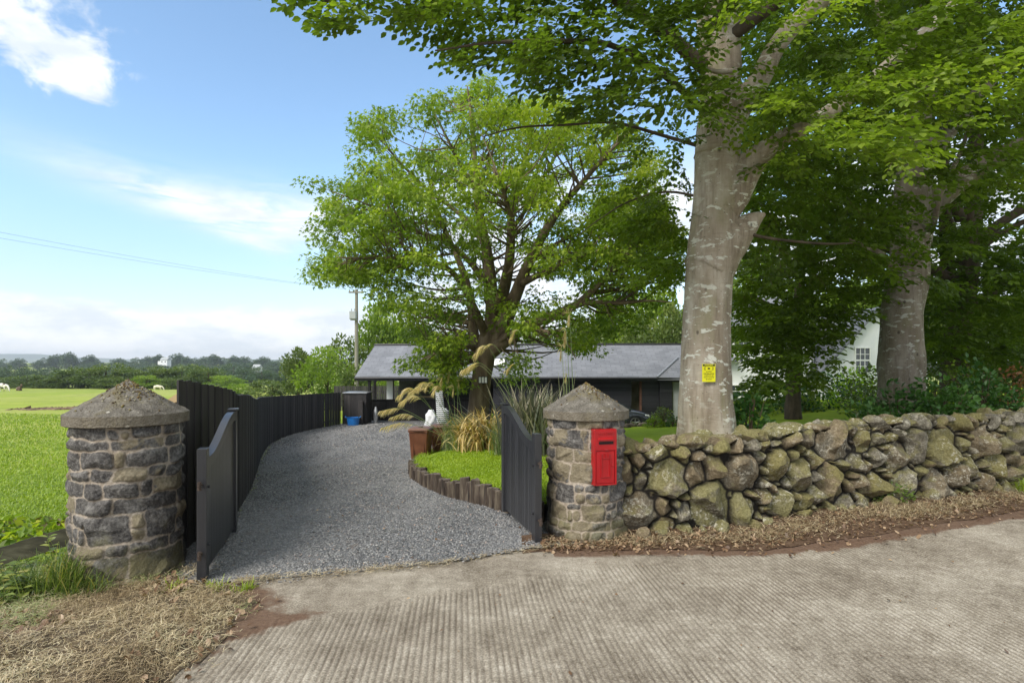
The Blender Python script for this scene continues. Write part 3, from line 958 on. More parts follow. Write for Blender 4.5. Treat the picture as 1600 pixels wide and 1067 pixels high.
def verge_h(X, Y):
    fr_ = np.interp(X, DIRTF[:, 0], DIRTF[:, 1])
    bk_ = np.interp(X, np.r_[0.0, 0.45, WALL[:, 0], 12], np.r_[5.95, 6.05, WALL[:, 1], 9.9]) + 0.12
    t_ = np.clip((Y - fr_) / np.maximum(bk_ - fr_, 0.1), 0, 1)
    return 0.004 + 0.03 * t_ ** 1.5 * (0.6 + 0.8 * n2(X, Y, 3, 3, 14)) + (n2(X, Y, 12, 3, 15) - 0.5) * 0.03 * np.clip(t_ * 6, 0, 1)


m, g, b = new_mat('red_earth')
co = g.objco()
c = g.ramp(g.noise(co, 9, 7, 0.7), [(0.3, (0.055, 0.034, 0.022)), (0.5, (0.12, 0.075, 0.048)), (0.7, (0.22, 0.15, 0.10))])
g.put(b.inputs['Base Color'], c)
b.inputs['Roughness'].default_value = 1.0
b.inputs['Specular IOR Level'].default_value = 0.1
g.put(b.inputs['Normal'], g.bump(g.noise(co, 60, 5, 0.7), 0.9, 0.02))
mb = MB()
mb.add(np.stack([X, Y, verge_h(X, Y)], -1).reshape(-1, 3), grid_faces(*X.shape))
tag(mb.build('verge', m, smooth=True), kind='structure')

# ---- left verge: bank of raked dry clippings
HAYR = np.array([(1.0, -1.75), (2.5, -1.95), (3.33, -2.0), (3.6, -1.98), (4.1, -2.0), (4.45, -2.05), (4.7, -2.35), (4.9, -2.8)])


def hay_h(X, Y):
    r = np.interp(Y, HAYR[:, 0], HAYR[:, 1]) + (n2(X * 0 + 1, Y, 3.5, 3, 5) - 0.5) * 0.25
    e = sstep(0.0, 0.35, r - X)
    far_ = sstep(0, 0.4, 5.2 - Y)
    left = sstep(0, 0.9, X + 4.9)
    bump_ = 0.045 + 0.13 * n2(X, Y, 1.8, 4, 3) + 0.05 * (n2(X, Y, 7, 3, 33) - 0.5) - 0.22 * sstep(3.4, 4.6, -X)
    return 0.004 + e * far_ * bump_ * np.interp(Y, [3.5, 4.5], [1, 0.12])


xs = np.arange(-5.6, -1.6, 0.035)
yr = np.arange(1.0, 5.3, 0.035)
X, Y = np.meshgrid(xs, yr)
r = np.interp(Y, HAYR[:, 0], HAYR[:, 1]) + (n2(X * 0 + 1, Y, 3.5, 3, 5) - 0.5) * 0.25
k = X < r + 0.02
V, F, _ = compact(np.stack([X, Y, hay_h(X, Y)], -1).reshape(-1, 3), grid_faces(*X.shape, k[:-1, :-1]))
m, g, b = new_mat('raked_soil')
co = g.objco()
c = g.ramp(g.noise(co, 14, 7, 0.75), [(0.3, (0.045, 0.032, 0.020)), (0.5, (0.13, 0.092, 0.054)), (0.7, (0.28, 0.21, 0.12))])
g.put(b.inputs['Base Color'], c)
b.inputs['Roughness'].default_value = 1.0
g.put(b.inputs['Normal'], g.bump(g.noise(co, 70, 5, 0.7), 1.0, 0.03))
mb = MB()
mb.add(V, F)
tag(mb.build('bank', m, smooth=True), kind='structure')


def litter(mb, P, L, w, rnd, flat=0.25, curl=0.6, segs=3):
    """lying, curling straws"""
    n = len(P)
    a = RS.rand(n) * 6.283
    e = (RS.rand(n) - 0.25) * flat * 2
    cu = RS.randn(n) * curl
    pts = []
    cur = P.copy()
    for s_ in range(segs + 1):
        pts.append(cur.copy())
        aa = a + cu * s_ / segs * 1.5
        ee = e * (1 - 1.3 * s_ / segs)
        cur = cur + np.stack([np.cos(aa) * np.cos(ee), np.sin(aa) * np.cos(ee), np.sin(ee)], -1) * (L / segs)[:, None]
    Q = []
    for s_ in range(segs + 1):
        aa = a + cu * s_ / segs * 1.5
        sd = np.stack([-np.sin(aa), np.cos(aa), 0.4 * np.sin(a * 3)], -1)
        ww = w * (1 - 0.6 * s_ / segs)
        Q += [pts[s_] - sd * ww[:, None] / 2, pts[s_] + sd * ww[:, None] / 2]
    V = np.stack(Q, 1)
    i = (2 * segs + 2) * np.arange(n)[:, None]
    F = [i + np.array([[2 * s_, 2 * s_ + 1, 2 * s_ + 3, 2 * s_ + 2]]) for s_ in range(segs)]
    mb.add(V.reshape(-1, 3), np.concatenate(F), 0, np.repeat(np.clip(rnd, 0, 1), 2 * segs + 2))


N = 105000
xx = -5.3 + 3.6 * RS.rand(N)
yy = 2.3 + 2.9 * RS.rand(N)
r = np.interp(yy, HAYR[:, 0], HAYR[:, 1]) + (n2(xx * 0 + 1, yy, 3.5, 3, 5) - 0.5) * 0.25
dens = 0.35 + 0.65 * sstep(0.35, 0.55, n2(xx, yy, 3.2, 3, 44))
k = (xx < r - 0.02 + 0.08 * RS.randn(N)) & (RS.rand(N) < dens) & (np.hypot(xx + 3.45, yy - 5.15) > 0.45) & (np.abs(xx) < 0.95 * yy + 0.2)
xx, yy = xx[k], yy[k]
n = len(xx)
zz = hay_h(xx, yy) + 0.05 * RS.rand(n) ** 2 * (0.3 + 1.4 * n2(xx, yy, 6, 3, 49)) + 0.002
tone = n2(xx, yy, 2.2, 3, 50)
rnd = np.clip(0.02 + 0.96 * (1.1 * (tone - 0.5) + 0.5 + 0.7 * (RS.rand(n) - 0.5)), 0, 0.95)
green = (n2(xx, yy, 1.6, 3, 51) + 0.12 * (xx < -3.2) > 0.60) & (RS.rand(n) < 0.6)
rnd[green] = 0.99
mb = MB()
litter(mb, np.stack([xx, yy, zz], -1), 0.025 + 0.075 * RS.rand(n) ** 1.5, 0.0020 + 0.0026 * RS.rand(n), rnd, 0.6, 1.3)
# wisps of straw trailing along the front of the drive and along the wall foot
N = 52000
xx = 0.35 + 9.0 * RS.rand(N) ** 1.15
fr_ = np.interp(xx, DIRTF[:, 0], DIRTF[:, 1])
bk_ = np.interp(xx, np.r_[0.0, 0.45, WALL[:, 0], 12], np.r_[5.95, 6.05, WALL[:, 1], 9.9])
tt = RS.rand(N)
yy = fr_ * (1 - tt) + bk_ * tt
band = np.exp(-((tt - 0.55 - 0.25 * (n2(xx, xx * 0, 0.8, 3, 60) - 0.5)) / 0.28) ** 2) * np.interp(xx, [0.4, 1.3, 2.2, 6, 9], [0.25, 0.35, 1, 1, 0.8])
k = RS.rand(N) < band * (0.3 + 0.7 * sstep(0.4, 0.6, n2(xx, yy, 2.5, 3, 61)))
xx, yy = xx[k], yy[k]
n = len(xx)
litter(mb, np.stack([xx, yy, verge_h(xx, yy) + 0.03 * RS.rand(n) ** 2 + 0.002], -1), 0.03 + 0.09 * RS.rand(n), 0.0025 + 0.003 * RS.rand(n), 0.05 + 0.85 * RS.rand(n), 0.55, 1.2)
N = 1500
tt = RS.rand(N) ** 1.3
xx = -2.3 + 2.9 * tt
yy = np.interp(xx, GRAVF[:, 0], GRAVF[:, 1]) + RS.randn(N) * 0.035 - 0.02
k = RS.rand(N) < np.interp(xx, [-2.3, -1.9, -1.5, -1.0, -0.5, 0.5], [1, 0.5, 0.7, 1, 0.4, 0.8])
xx, yy = xx[k], yy[k]
n = len(xx)
litter(mb, np.stack([xx, yy, 0.012 + 0.03 * RS.rand(n)], -1), 0.03 + 0.08 * RS.rand(n), 0.003 + 0.002 * RS.rand(n), 0.1 + 0.85 * RS.rand(n), 0.3, 0.7)
tag(mb.build('dry_grass', m_hay), label='dry raked grass clippings lying on both road verges', cat='dry grass', kind='stuff')

# dead beech leaves scattered about
LF = np.array([[0, 0, 0], [0.28, 0.25, 0.10], [0.30, 0.62, 0.14], [0, 1, 0.02], [-0.30, 0.62, 0.14], [-0.28, 0.25, 0.10]])
LFq = np.array([[0, 1, 2, 3], [0, 3, 4, 5]])


def flat_leaves(mb, P, s, rnd, tilt=0.5, flip=True):
    n = len(P)
    a = RS.rand(n) * 6.283
    T = np.repeat(LF[None], n, 0).copy()
    T[:, :, 1] -= 0.5
    T[:, :, 2] *= (RS.rand(n) * 3 - 1)[:, None]
    T *= np.asarray(s)[:, None, None]
    t1, t2 = RS.randn(n) * tilt, RS.randn(n) * tilt
    T[:, :, 2] += T[:, :, 0] * t1[:, None] + T[:, :, 1] * t2[:, None]
    ca, sa = np.cos(a)[:, None], np.sin(a)[:, None]
    Q = np.stack([T[..., 0] * ca - T[..., 1] * sa, T[..., 0] * sa + T[..., 1] * ca, T[..., 2]], -1) + P[:, None, :]
    mb.add(Q.reshape(-1, 3), (LFq[None] + 6 * np.arange(n)[:, None, None]).reshape(-1, 4), 0, np.repeat(rnd, 6))


mb = MB()
N = 5200
xx = -5 + 3.2 * RS.rand(N)
yy = 2.4 + 2.6 * RS.rand(N)
k = (xx < np.interp(yy, HAYR[:, 0], HAYR[:, 1]) + 0.12 * RS.randn(N)) & (n2(xx, yy, 1.8, 3, 70) > 0.52)
xx, yy = xx[k], yy[k]
flat_leaves(mb, np.stack([xx, yy, hay_h(xx, yy) + 0.012 + 0.025 * RS.rand(len(xx))], -1), 0.03 + 0.035 * RS.rand(len(xx)), RS.rand(len(xx)))
N = 3600
xx = 0.3 + 9 * RS.rand(N) ** 1.3
tt = np.clip(0.5 + 0.33 * RS.randn(N), -0.3, 1)
fr_ = np.interp(xx, DIRTF[:, 0], DIRTF[:, 1])
bk_ = np.interp(xx, np.r_[0.0, 0.45, WALL[:, 0], 12], np.r_[5.95, 6.05, WALL[:, 1], 9.9])
yy = fr_ * (1 - tt) + bk_ * tt
flat_leaves(mb, np.stack([xx, yy, np.maximum(verge_h(xx, yy), 0.0) + 0.008 + 0.015 * RS.rand(N)], -1), 0.018 + 0.035 * RS.rand(N) ** 1.5, RS.rand(N))
N = 420          # a few blown on to the road and the drive
xx = np.r_[-2 + 9 * RS.rand(250), -3.2 + 3.8 * RS.rand(170)]
yy = np.r_[3.0 + 3.6 * RS.rand(250), 5.2 + 4.5 * RS.rand(170)]
k = (yy < 5.2) | (xx > 0.5) | in_gravel(xx, yy)
k &= ~((xx > 0.5) & (yy > np.interp(xx, DIRTF[:, 0], DIRTF[:, 1])))
xx, yy = xx[k], yy[k]
zz = np.where(in_gravel(xx, yy), grav_h(xx, yy) + 0.016, 0.012)
flat_leaves(mb, np.stack([xx, yy, zz], -1), 0.012 + 0.028 * RS.rand(len(xx)) ** 2, RS.rand(len(xx)), 0.25)
tag(mb.build('fallen_leaves', m_deadleaf), label='brown fallen beech leaves scattered on verge, road and drive', cat='leaves', kind='stuff')

# ------------------------------------------------------------------ stonework
def stone_material(name, kind):
    m, g, b = new_mat(name)
    co = g.objco()
    r = g.attr('tone')
    n1 = g.noise(co, 7, 7, 0.65, 0.4)
    n_2 = g.noise(co, 45, 5, 0.7)
    n3 = g.noise(g.mapping(co, (1, 1, 1), loc=(4, 4, 4)), 3.2, 5, 0.6, 0.5)
    if kind == 'pillar':
        v = g.math('ADD', g.math('MULTIPLY', n1, 0.55), g.math('MULTIPLY', n_2, 0.45))
        blue = g.ramp(v, [(0.37, (0.022, 0.020, 0.019)), (0.48, (0.088, 0.081, 0.075)), (0.62, (0.24, 0.226, 0.205))])
        buff = g.ramp(v, [(0.32, (0.10, 0.082, 0.052)), (0.5, (0.21, 0.175, 0.115)), (0.68, (0.34, 0.295, 0.21))])
        sel = g.math('ADD', r, g.math('MULTIPLY', g.math('SUBTRACT', n3, 0.5), 1.5))
        c = g.mix(g.maprange(sel, 0.68, 0.78), blue, buff)
        zc = g.sep(co)[2]
        # damp green film low on the stones
        moss = g.math('ADD', g.maprange(zc, 0.75, 0.0, 0.0, 0.30), g.math('SUBTRACT', g.noise(co, 4, 5, 0.65), 0.5))
        c = g.mix(g.maprange(moss, 0.16, 0.36, 0, 0.6), c, (0.125, 0.115, 0.045))
        c = g.mix(g.maprange(g.noise(co, 70, 4, 0.7), 0.60, 0.72, 0, 0.5), c, (0.36, 0.34, 0.31))
        mor = g.ramp(v, [(0.35, (0.20, 0.16, 0.115)), (0.5, (0.36, 0.30, 0.235)), (0.68, (0.50, 0.44, 0.36))])
        mor = g.mix(g.maprange(moss, 0.2, 0.45, 0, 0.6), mor, (0.16, 0.14, 0.07))
        c = g.mix(g.attr('mortar_or_gap'), c, mor)
    else:
        v = g.math('ADD', g.math('MULTIPLY', n1, 0.5), g.math('MULTIPLY', n_2, 0.5))
        grey = g.ramp(v, [(0.34, (0.055, 0.048, 0.036)), (0.48, (0.135, 0.120, 0.090)), (0.64, (0.35, 0.32, 0.25))])
        brown = g.ramp(v, [(0.34, (0.075, 0.056, 0.033)), (0.5, (0.165, 0.128, 0.078)), (0.66, (0.36, 0.29, 0.19))])
        c = g.mix(g.maprange(g.math('ADD', r, g.math('MULTIPLY', g.math('SUBTRACT', n3, 0.5), 0.8)), 0.4, 0.65), grey, brown)
        # olive moss film and pale lichen crust
        mo = g.noise(g.mapping(co, loc=(7, 3, 1)), 3.0, 7, 0.7, 0.3)
        up = g.sep(g.geo('Normal'))[2]
        mo = g.math('ADD', mo, g.math('ADD', g.math('MULTIPLY', up, 0.10), g.math('MULTIPLY', g.math('SUBTRACT', g.attr('tone2'), 0.5), 0.26)))
        c = g.mix(g.maprange(mo, 0.44, 0.62, 0, 0.72), c, g.ramp(n_2, [(0.3, (0.10, 0.092, 0.026)), (0.7, (0.26, 0.235, 0.085))]))
        li = g.noise(g.mapping(co, loc=(1, 8, 2)), 22, 6, 0.75)
        lz = g.noise(g.mapping(co, loc=(11, 8, 2)), 2.4, 3, 0.6)
        c = g.mix(g.math('MULTIPLY', g.maprange(li, 0.52, 0.60), g.maprange(lz, 0.44, 0.60, 0, 0.8)), c, (0.50, 0.47, 0.38))
        c = g.mix(g.attr('mortar_or_gap'), c, (0.015, 0.012, 0.009))  # dry gaps hold no mortar; their deep shade is painted near black
    g.put(b.inputs['Base Color'], c)
    b.inputs['Roughness'].default_value = 0.85
    b.inputs['Specular IOR Level'].default_value = 0.25
    h = g.math('ADD', n_2, g.math('MULTIPLY', g.noise(co, 16, 6, 0.7), 0.9))
    g.put(b.inputs['Normal'], g.bump(h, 0.95, 0.018))
    return m


m_pstone = stone_material('blackstone_masonry', 'pillar')
m_wstone = stone_material('fieldstone', 'wall')


def facets(u, v, sid, rs, k=3, amp=1.0):
    """each stone's face as the lower envelope of a few random planes: hewn look"""
    n = sid.max() + 1
    out = np.full(u.shape, 1e9)
    for q in range(k):
        a = rs.randn(n) * 0.42
        c_ = rs.randn(n) * 0.42
        d_ = rs.rand(n) * 0.035
        out = np.minimum(out, (a[sid] * u + c_[sid] * v + d_[sid]))
    return out * amp


def pillar(name, cx, cy, r, H, z0, label, seed):
    rs = np.random.RandomState(seed)
    t = thing(name, label, 'pillar', (cx, cy, z0))
    circ = 2 * math.pi * r
    nu, nv = int(circ / 0.0065), int((H + 0.1) / 0.0065)
    U, Vv = np.meshgrid(np.linspace(0, circ, nu, endpoint=False), np.linspace(-0.1, H, nv))
    th = U / r
    pc = np.stack([np.cos(th).ravel() * r * 1.6, np.sin(th).ravel() * r * 1.6, Vv.ravel()], -1)
    wu = U + ((fbm(pc * 5, 3, seed) - 0.5) * 0.06).reshape(U.shape)
    wv = Vv + ((fbm(pc * 4, 3, seed + 9) - 0.5) * 0.075).reshape(U.shape)
    rows = [-0.15]
    while rows[-1] < H - 0.08:
        rows.append(rows[-1] + rs.choice([0.10, 0.15, 0.19, 0.23]) * (0.9 + 0.2 * rs.rand()))
    rows[-1] = H + 0.05
    ri = np.clip(np.searchsorted(rows, wv.ravel()) - 1, 0, len(rows) - 2).reshape(U.shape)
    E = np.full(U.shape, 1e9)
    SID = np.zeros(U.shape, int)
    CU = np.zeros(U.shape)
    CV = np.zeros(U.shape)
    sid = 0
    for i in range(len(rows) - 1):
        lo, hi = rows[i], rows[i + 1]
        hgt = hi - lo
        cuts = [rs.rand() * 0.2]
        s0 = cuts[0]
        while cuts[-1] < s0 + circ - 0.16:
            wd = rs.choice([0.10, 0.16, 0.25, 0.34, 0.43], p=[0.2, 0.2, 0.22, 0.22, 0.16])
            cuts.append(cuts[-1] + wd)
        cuts[-1] = s0 + circ
        for j in range(len(cuts) - 1):
            a, b_ = cuts[j], cuts[j + 1]
            wd = b_ - a
            subs = [(a, b_, lo, hi)]
            q = rs.rand()
            if hgt > 0.15 and wd < 0.20 and q < 0.75:
                m1 = lo + hgt * (0.35 + 0.3 * rs.rand())
                subs = [(a, b_, lo, m1), (a, b_, m1, hi)]
                if rs.rand() < 0.35 and wd > 0.13:
                    m2 = a + wd * (0.4 + 0.2 * rs.rand())
                    subs = [(a, m2, lo, m1), (m2, b_, lo, m1), (a, b_, m1, hi)]
            elif hgt > 0.16 and q < 0.15:
                m1 = hi - 0.055
                subs = [(a, b_, lo, m1), (a, (a + b_) / 2, m1, hi), ((a + b_) / 2, b_, m1, hi)]
            for (ua, ub, va, vb) in subs:
                cu_, cv_ = (ua + ub) / 2, (va + vb) / 2
                dx = (wu - cu_ + circ / 2) % circ - circ / 2
                dy = wv - cv_
                sl = rs.randn() * 0.06
                sk = rs.randn() * 0.10
                hx, hy = (ub - ua) / 2, (vb - va) / 2
                ex = hx - np.abs(dx + dy * sk)
                ey = hy - np.abs(dy + dx * sl * (hy / max(hx, 0.05)))
                e = np.minimum(ex, ey)
                rr = 0.035
                cor = (ex < rr) & (ey < rr)
                e2 = rr - np.hypot(np.maximum(rr - ex, 0), np.maximum(rr - ey, 0))
                e = np.where(cor, e2, e)
                inside = (e > -0.004) & (ri >= i - 1) & (ri <= i + 1) & ((SID == 0) | (e > E))
                E = np.where(inside, e, E)
                SID = np.where(inside, sid + 1, SID)
                CU = np.where(inside, dx, CU)
                CV = np.where(inside, dy, CV)
                sid += 1
    E = np.where(SID == 0, 0, E)
    prot = rs.rand(sid + 1) * 0.022
    fine = (fbm(pc * 22, 4, seed + 3) - 0.5).reshape(U.shape)
    ridge = (1 - np.abs(2 * fbm(pc * 7, 3, seed + 5) - 1)).reshape(U.shape)
    up = sstep(0.003, 0.012, E + fine * 0.014)
    fac = facets(CU, CV, SID, rs, 3)
    face = 0.009 + prot[SID] * 0.6 + np.clip(fac, -0.022, 0.02) * 0.8 + fine * 0.015 + (ridge - 0.6) * 0.013
    disp = up * np.maximum(face, 0.003) * (0.6 + 0.4 * sstep(0.0, 0.05, E)) + (1 - up) * fine * 0.008
    RR = r + disp
    # the foot is a little irregular and spreads
    RR += 0.02 * sstep(0.35, 0.0, Vv)
    P = np.stack([cx + RR * np.cos(th), cy + RR * np.sin(th), z0 + Vv], -1)
    idx = np.arange(nu * nv).reshape(nv, nu)
    F = np.stack([idx[:-1], np.roll(idx[:-1], -1, 1), np.roll(idx[1:], -1, 1), idx[1:]], -1).reshape(-1, 4)
    mb = MB()
    mb.add(P.reshape(-1, 3), F)
    tone = rs.rand(sid + 1)
    mb.build('shaft', m_pstone, t, smooth=True, extra={'mortar_or_gap': (1 - up).ravel(), 'tone': tone[SID].ravel(), 'tone2': tone[::-1][SID].ravel()})
    # conical concrete cap
    R_ = r + 0.062
    n = 160
    prof_ = [(r - 0.05, 0.0), (R_ - 0.012, 0.002), (R_, 0.008), (R_ + 0.001, 0.094), (R_ - 0.004, 0.099)]
    apex = 0.385
    for q in np.linspace(0.04, 1, 30):
        prof_.append(((R_ - 0.008) * (1 - q), 0.098 + (apex - 0.098) * q ** 1.0))
    prof_[-1] = (0.002, apex)
    P, Fc = [], []
    k = len(prof_)
    pr = np.array(prof_)
    A = np.arange(n) * 2 * math.pi / n
    PX = cx + pr[:, :1] * np.cos(A)
    PY = cy + pr[:, :1] * np.sin(A)
    PZ = z0 + H + np.repeat(pr[:, 1:2], n, 1)
    P = np.stack([PX, PY, PZ], -1).reshape(-1, 3)
    nz = ((fbm(P * 9, 4, seed) - 0.5) * 0.014 + (fbm(P * 40, 3, seed + 2) - 0.5) * 0.012) * np.where(P[:, 2] > z0 + H + 0.11, 1.0, 0.25)
    top_ = P[:, 2] > z0 + H + 0.1
    lump = np.where(top_, sstep(0.55, 0.72, fbm(P * 18, 3, seed + 7)) * 0.009, 0)
    P[:, 2] += nz + lump
    rad = np.hypot(P[:, 0] - cx, P[:, 1] - cy)
    kk = 1 + np.where(top_, 0, nz * 0.5) / np.maximum(rad, 0.1)
    P[:, 0] = cx + (P[:, 0] - cx) * kk
    P[:, 1] = cy + (P[:, 1] - cy) * kk
    idx = np.arange(n * k).reshape(k, n)
    F = np.stack([idx[:-1], np.roll(idx[:-1], -1, 1), np.roll(idx[1:], -1, 1), idx[1:]], -1).reshape(-1, 4)
    mb = MB()
    mb.add(P, F)
    mb.build('cap', m_cap, t, smooth=True, sharp=38)
    # crumbs of moss on the cone
    mb = MB()
    for q in range(300):
        a = rs.rand() * 6.283 if rs.rand() < 0.5 else -0.7 + rs.randn() * 0.7
        rr = abs(rs.randn()) * 0.17
        if rr > R_ - 0.03:
            continue
        zz = z0 + H + 0.098 + (apex - 0.098) * (1 - rr / R_)
        s_ = 0.004 + 0.008 * rs.rand()
        px_, py_ = cx + rr * math.cos(a), cy + rr * math.sin(a)
        mb.tube([(px_, py_, zz - 0.004), (px_, py_, zz + s_ * 0.5), (px_ + s_ * 0.2, py_, zz + s_)], [s_, s_ * 0.8, s_ * 0.2], 5, rnd=rs.rand())
    mb.build('moss', m_moss, t, smooth=True)
    return t


m, g, b = new_mat('cap_concrete')
co = g.objco()
v = g.math('ADD', g.math('MULTIPLY', g.noise(co, 10, 7, 0.7), 0.5), g.math('MULTIPLY', g.noise(co, 90, 4, 0.7), 0.5))
c = g.ramp(v, [(0.34, (0.050, 0.044, 0.036)), (0.48, (0.130, 0.116, 0.096)), (0.60, (0.225, 0.205, 0.172)), (0.70, (0.38, 0.355, 0.31))])
c = g.mix(g.maprange(g.noise(co, 3.3, 5, 0.65), 0.50, 0.68, 0, 0.55), c, (0.15, 0.125, 0.055))
c = g.mix(g.maprange(g.voro(co, 26), 0.10, 0.17, 0.8, 0), c, (0.035, 0.028, 0.02))
li = g.maprange(g.voro(g.mapping(co, loc=(3, 3, 3)), 9, out='Distance'), 0.10, 0.16, 0.75, 0)
c = g.mix(g.math('MULTIPLY', li, g.maprange(g.noise(co, 30, 4), 0.4, 0.55)), c, (0.50, 0.47, 0.40))
c = g.mix(g.maprange(g.sep(g.geo('Normal'))[2], 0.5, 0.2, 0, 0.35), c, (0.20, 0.165, 0.11))
g.put(b.inputs['Base Color'], c)
b.inputs['Roughness'].default_value = 0.95
b.inputs['Specular IOR Level'].default_value = 0.15
g.put(b.inputs['Normal'], g.bump(g.math('ADD', g.noise(co, 60, 5, 0.75), g.math('MULTIPLY', g.voro(co, 55), 0.6)), 0.9, 0.012))
m_cap = m
m_moss = leaf_mat('cap_moss', [(0.0, (0.05, 0.035, 0.02)), (0.4, (0.12, 0.075, 0.03)), (0.7, (0.16, 0.13, 0.035)), (1.0, (0.30, 0.27, 0.20))], 0.0, 0.95)

LP = (-3.43, 5.15)
RP = (0.81, 6.33)
pillar('gate_pillar', LP[0], LP[1], 0.415, 1.315, 0.0, 'round stone gate pillar with mossy conical cap, beside the field and left gate leaf', 3)
pillar('gate_pillar', RP[0], RP[1], 0.405, 1.25, 0.0, 'round stone gate pillar carrying the red letter box, at the end of the dry stone wall', 21)


# ---- dry stone wall
def dry_wall():
    rs = np.random.RandomState(5)
    t = thing('dry_stone_wall', 'long dry stone wall of mossy boulders running right from the letter box pillar', 'stone wall', (WALL[0][0], WALL[0][1], 0))
    path, _ = smooth_path(np.c_[WALL, np.zeros(len(WALL))], np.zeros(len(WALL)), 40)
    path = path[:, :2]
    seg = np.r_[0, np.cumsum(np.hypot(*np.diff(path, axis=0).T))]
    Lw = seg[-1]
    hf, wt, rad = 0.93, 0.46, 0.06
    # cross-section path: (offset into the wall, height), with rounded shoulders
    S = [(0.0, -0.08)]
    n_s = []
    cs = []
    for q in np.arange(-0.08, hf - rad, 0.0085):
        cs.append((0.0 + 0.05 * max(q, 0), q, -1.0, 0.0))
    for q in np.linspace(0, math.pi / 2, 12):
        cs.append((0.05 * hf + rad * (1 - math.cos(q)), hf - rad + rad * math.sin(q), -math.cos(q), math.sin(q)))
    for q in np.arange(0.05 * hf + rad + 0.01, wt - 0.06, 0.012):
        cs.append((q, hf, 0.0, 1.0))
    for q in np.linspace(0, math.pi / 2, 6):
        cs.append((wt - 0.06 + 0.06 * math.sin(q), hf - 0.06 + 0.06 * math.cos(q), math.sin(q), math.cos(q)))
    for q in np.linspace(hf - 0.1, -0.1, 20):
        cs.append((wt, q, 1.0, 0.0))
    cs = np.array(cs)
    ds = np.r_[0, np.cumsum(np.hypot(np.diff(cs[:, 0]), np.diff(cs[:, 1])))] - 0.08
    us = np.arange(0, Lw, 0.0095)
    U, S_ = np.meshgrid(us, ds)
    # dart throwing: big stones first, then fillers
    sites = []
    area_h = ds[-1]
    def tryadd(a, b_, lo_, hi_, tries):
        for _ in range(tries):
            u_ = rs.rand() * Lw
            v_ = lo_ + rs.rand() * (hi_ - lo_)
            r_e = math.sqrt(a * b_)
            ok = True
            for s in sites:
                if math.hypot(s[0] - u_, s[1] - v_) < 0.80 * (r_e + s[5]):
                    ok = False
                    break
            if ok:
                sites.append((u_, v_, a * (0.85 + 0.3 * rs.rand()), b_ * (0.85 + 0.3 * rs.rand()), rs.randn() * 0.6, r_e, rs.choice([1.3, 2.2, 3.5, 5.0])))
    for (a, b_, tr) in ((0.30, 0.22, 60), (0.24, 0.18, 200), (0.18, 0.135, 600), (0.13, 0.10, 1500), (0.095, 0.08, 2500), (0.066, 0.056, 4000), (0.045, 0.04, 2500)):
        for _ in range(tr):
            lo_ = 0.1 if a > 0.2 else -0.05
            tryadd(a, b_, lo_, 1.5 if a > 0.1 else 1.55, 1)
    sites = np.array(sites)
    nS = len(sites)
    F1 = np.full(U.shape, 9.0)
    F2 = np.full(U.shape, 9.0)
    SID = np.zeros(U.shape, int)
    CU = np.zeros(U.shape)
    CV = np.zeros(U.shape)
    pn = np.stack([U.ravel(), S_.ravel(), 0 * U.ravel()], -1)
    wx = ((fbm(pn * 6, 3, 1) - 0.5) * 0.075).reshape(U.shape)
    wy = ((fbm(pn * 6, 3, 2) - 0.5) * 0.075).reshape(U.shape)
    for i, (u_, v_, a, b_, ro, re, pw) in enumerate(sites):
        j0, j1 = np.searchsorted(us, [u_ - 0.6, u_ + 0.6])
        i0, i1 = np.searchsorted(ds, [v_ - 0.6, v_ + 0.6])
        sl = (slice(i0, i1), slice(j0, j1))
        dx, dy = U[sl] + wx[sl] - u_, S_[sl] + wy[sl] - v_
        c_, s_ = math.cos(ro), math.sin(ro)
        x_, y_ = (dx * c_ + dy * s_) / a, (-dx * s_ + dy * c_) / b_
        dd = ((np.abs(x_) ** pw + np.abs(y_) ** pw) ** (1 / pw) - 1) * min(a, b_)
        f1, f2 = F1[sl], F2[sl]
        nw = dd < f1
        F2[sl] = np.where(nw, f1, np.minimum(f2, dd))
        F1[sl] = np.where(nw, dd, f1)
        SID[sl] = np.where(nw, i, SID[sl])
        CU[sl] = np.where(nw, dx, CU[sl])
        CV[sl] = np.where(nw, dy, CV[sl])
    gap = 0.010
    E = np.minimum((F2 - F1) / 2 - gap, 0.022 - F1)
    size = sites[SID, 5]
    wdt = np.clip(size * 0.26, 0.016, 0.038)
    fine = (fbm(pn * 20, 4, 13) - 0.5).reshape(U.shape)
    big = (fbm(pn * 5, 3, 15) - 0.5).reshape(U.shape)
    tt_ = np.clip((E + fine * 0.012) / wdt, 0, 1)
    dome = 0.35 * np.clip(1 - (1 - tt_) ** 2.6, 0, 1) ** 0.62 + 0.65 * tt_
    prot = (rs.rand(nS) * 0.06)[SID]
    fac = np.clip(facets(CU, CV, SID, rs, 5) * 2.1, -0.14, 0.05)
    depth = np.clip(size * 0.5, 0.035, 0.11)
    disp = -0.06 + dome * (0.06 + depth * 0.55 + prot + fac * 0.9 + big * 0.05) + fine * 0.016 * dome
    # wall height wanders
    hvar = np.interp(us, [0, 1, 2, 3.2, 4.5, 6, 7.5, 9], [-0.03, 0.02, 0.05, 0.08, 0.10, 0.09, 0.12, 0.12]) + (n2(us, us * 0, 1.3, 3, 77) - 0.5) * 0.06
    pu = np.interp(us, seg, path[:, 0])
    pv = np.interp(us, seg, path[:, 1])
    tx, ty = np.gradient(pu), np.gradient(pv)
    ln = np.hypot(tx, ty)
    nx_, ny_ = -ty / ln, tx / ln          # points into the garden
    off, hgt, no, nh = cs[:, 0][:, None], cs[:, 1][:, None], cs[:, 2][:, None], cs[:, 3][:, None]
    topm = np.where(S_ > 0.80, 0.9, 1.0)
    hh = hgt * (1 + hvar[None] / hf) + nh * disp * topm
    oo = off + no * disp
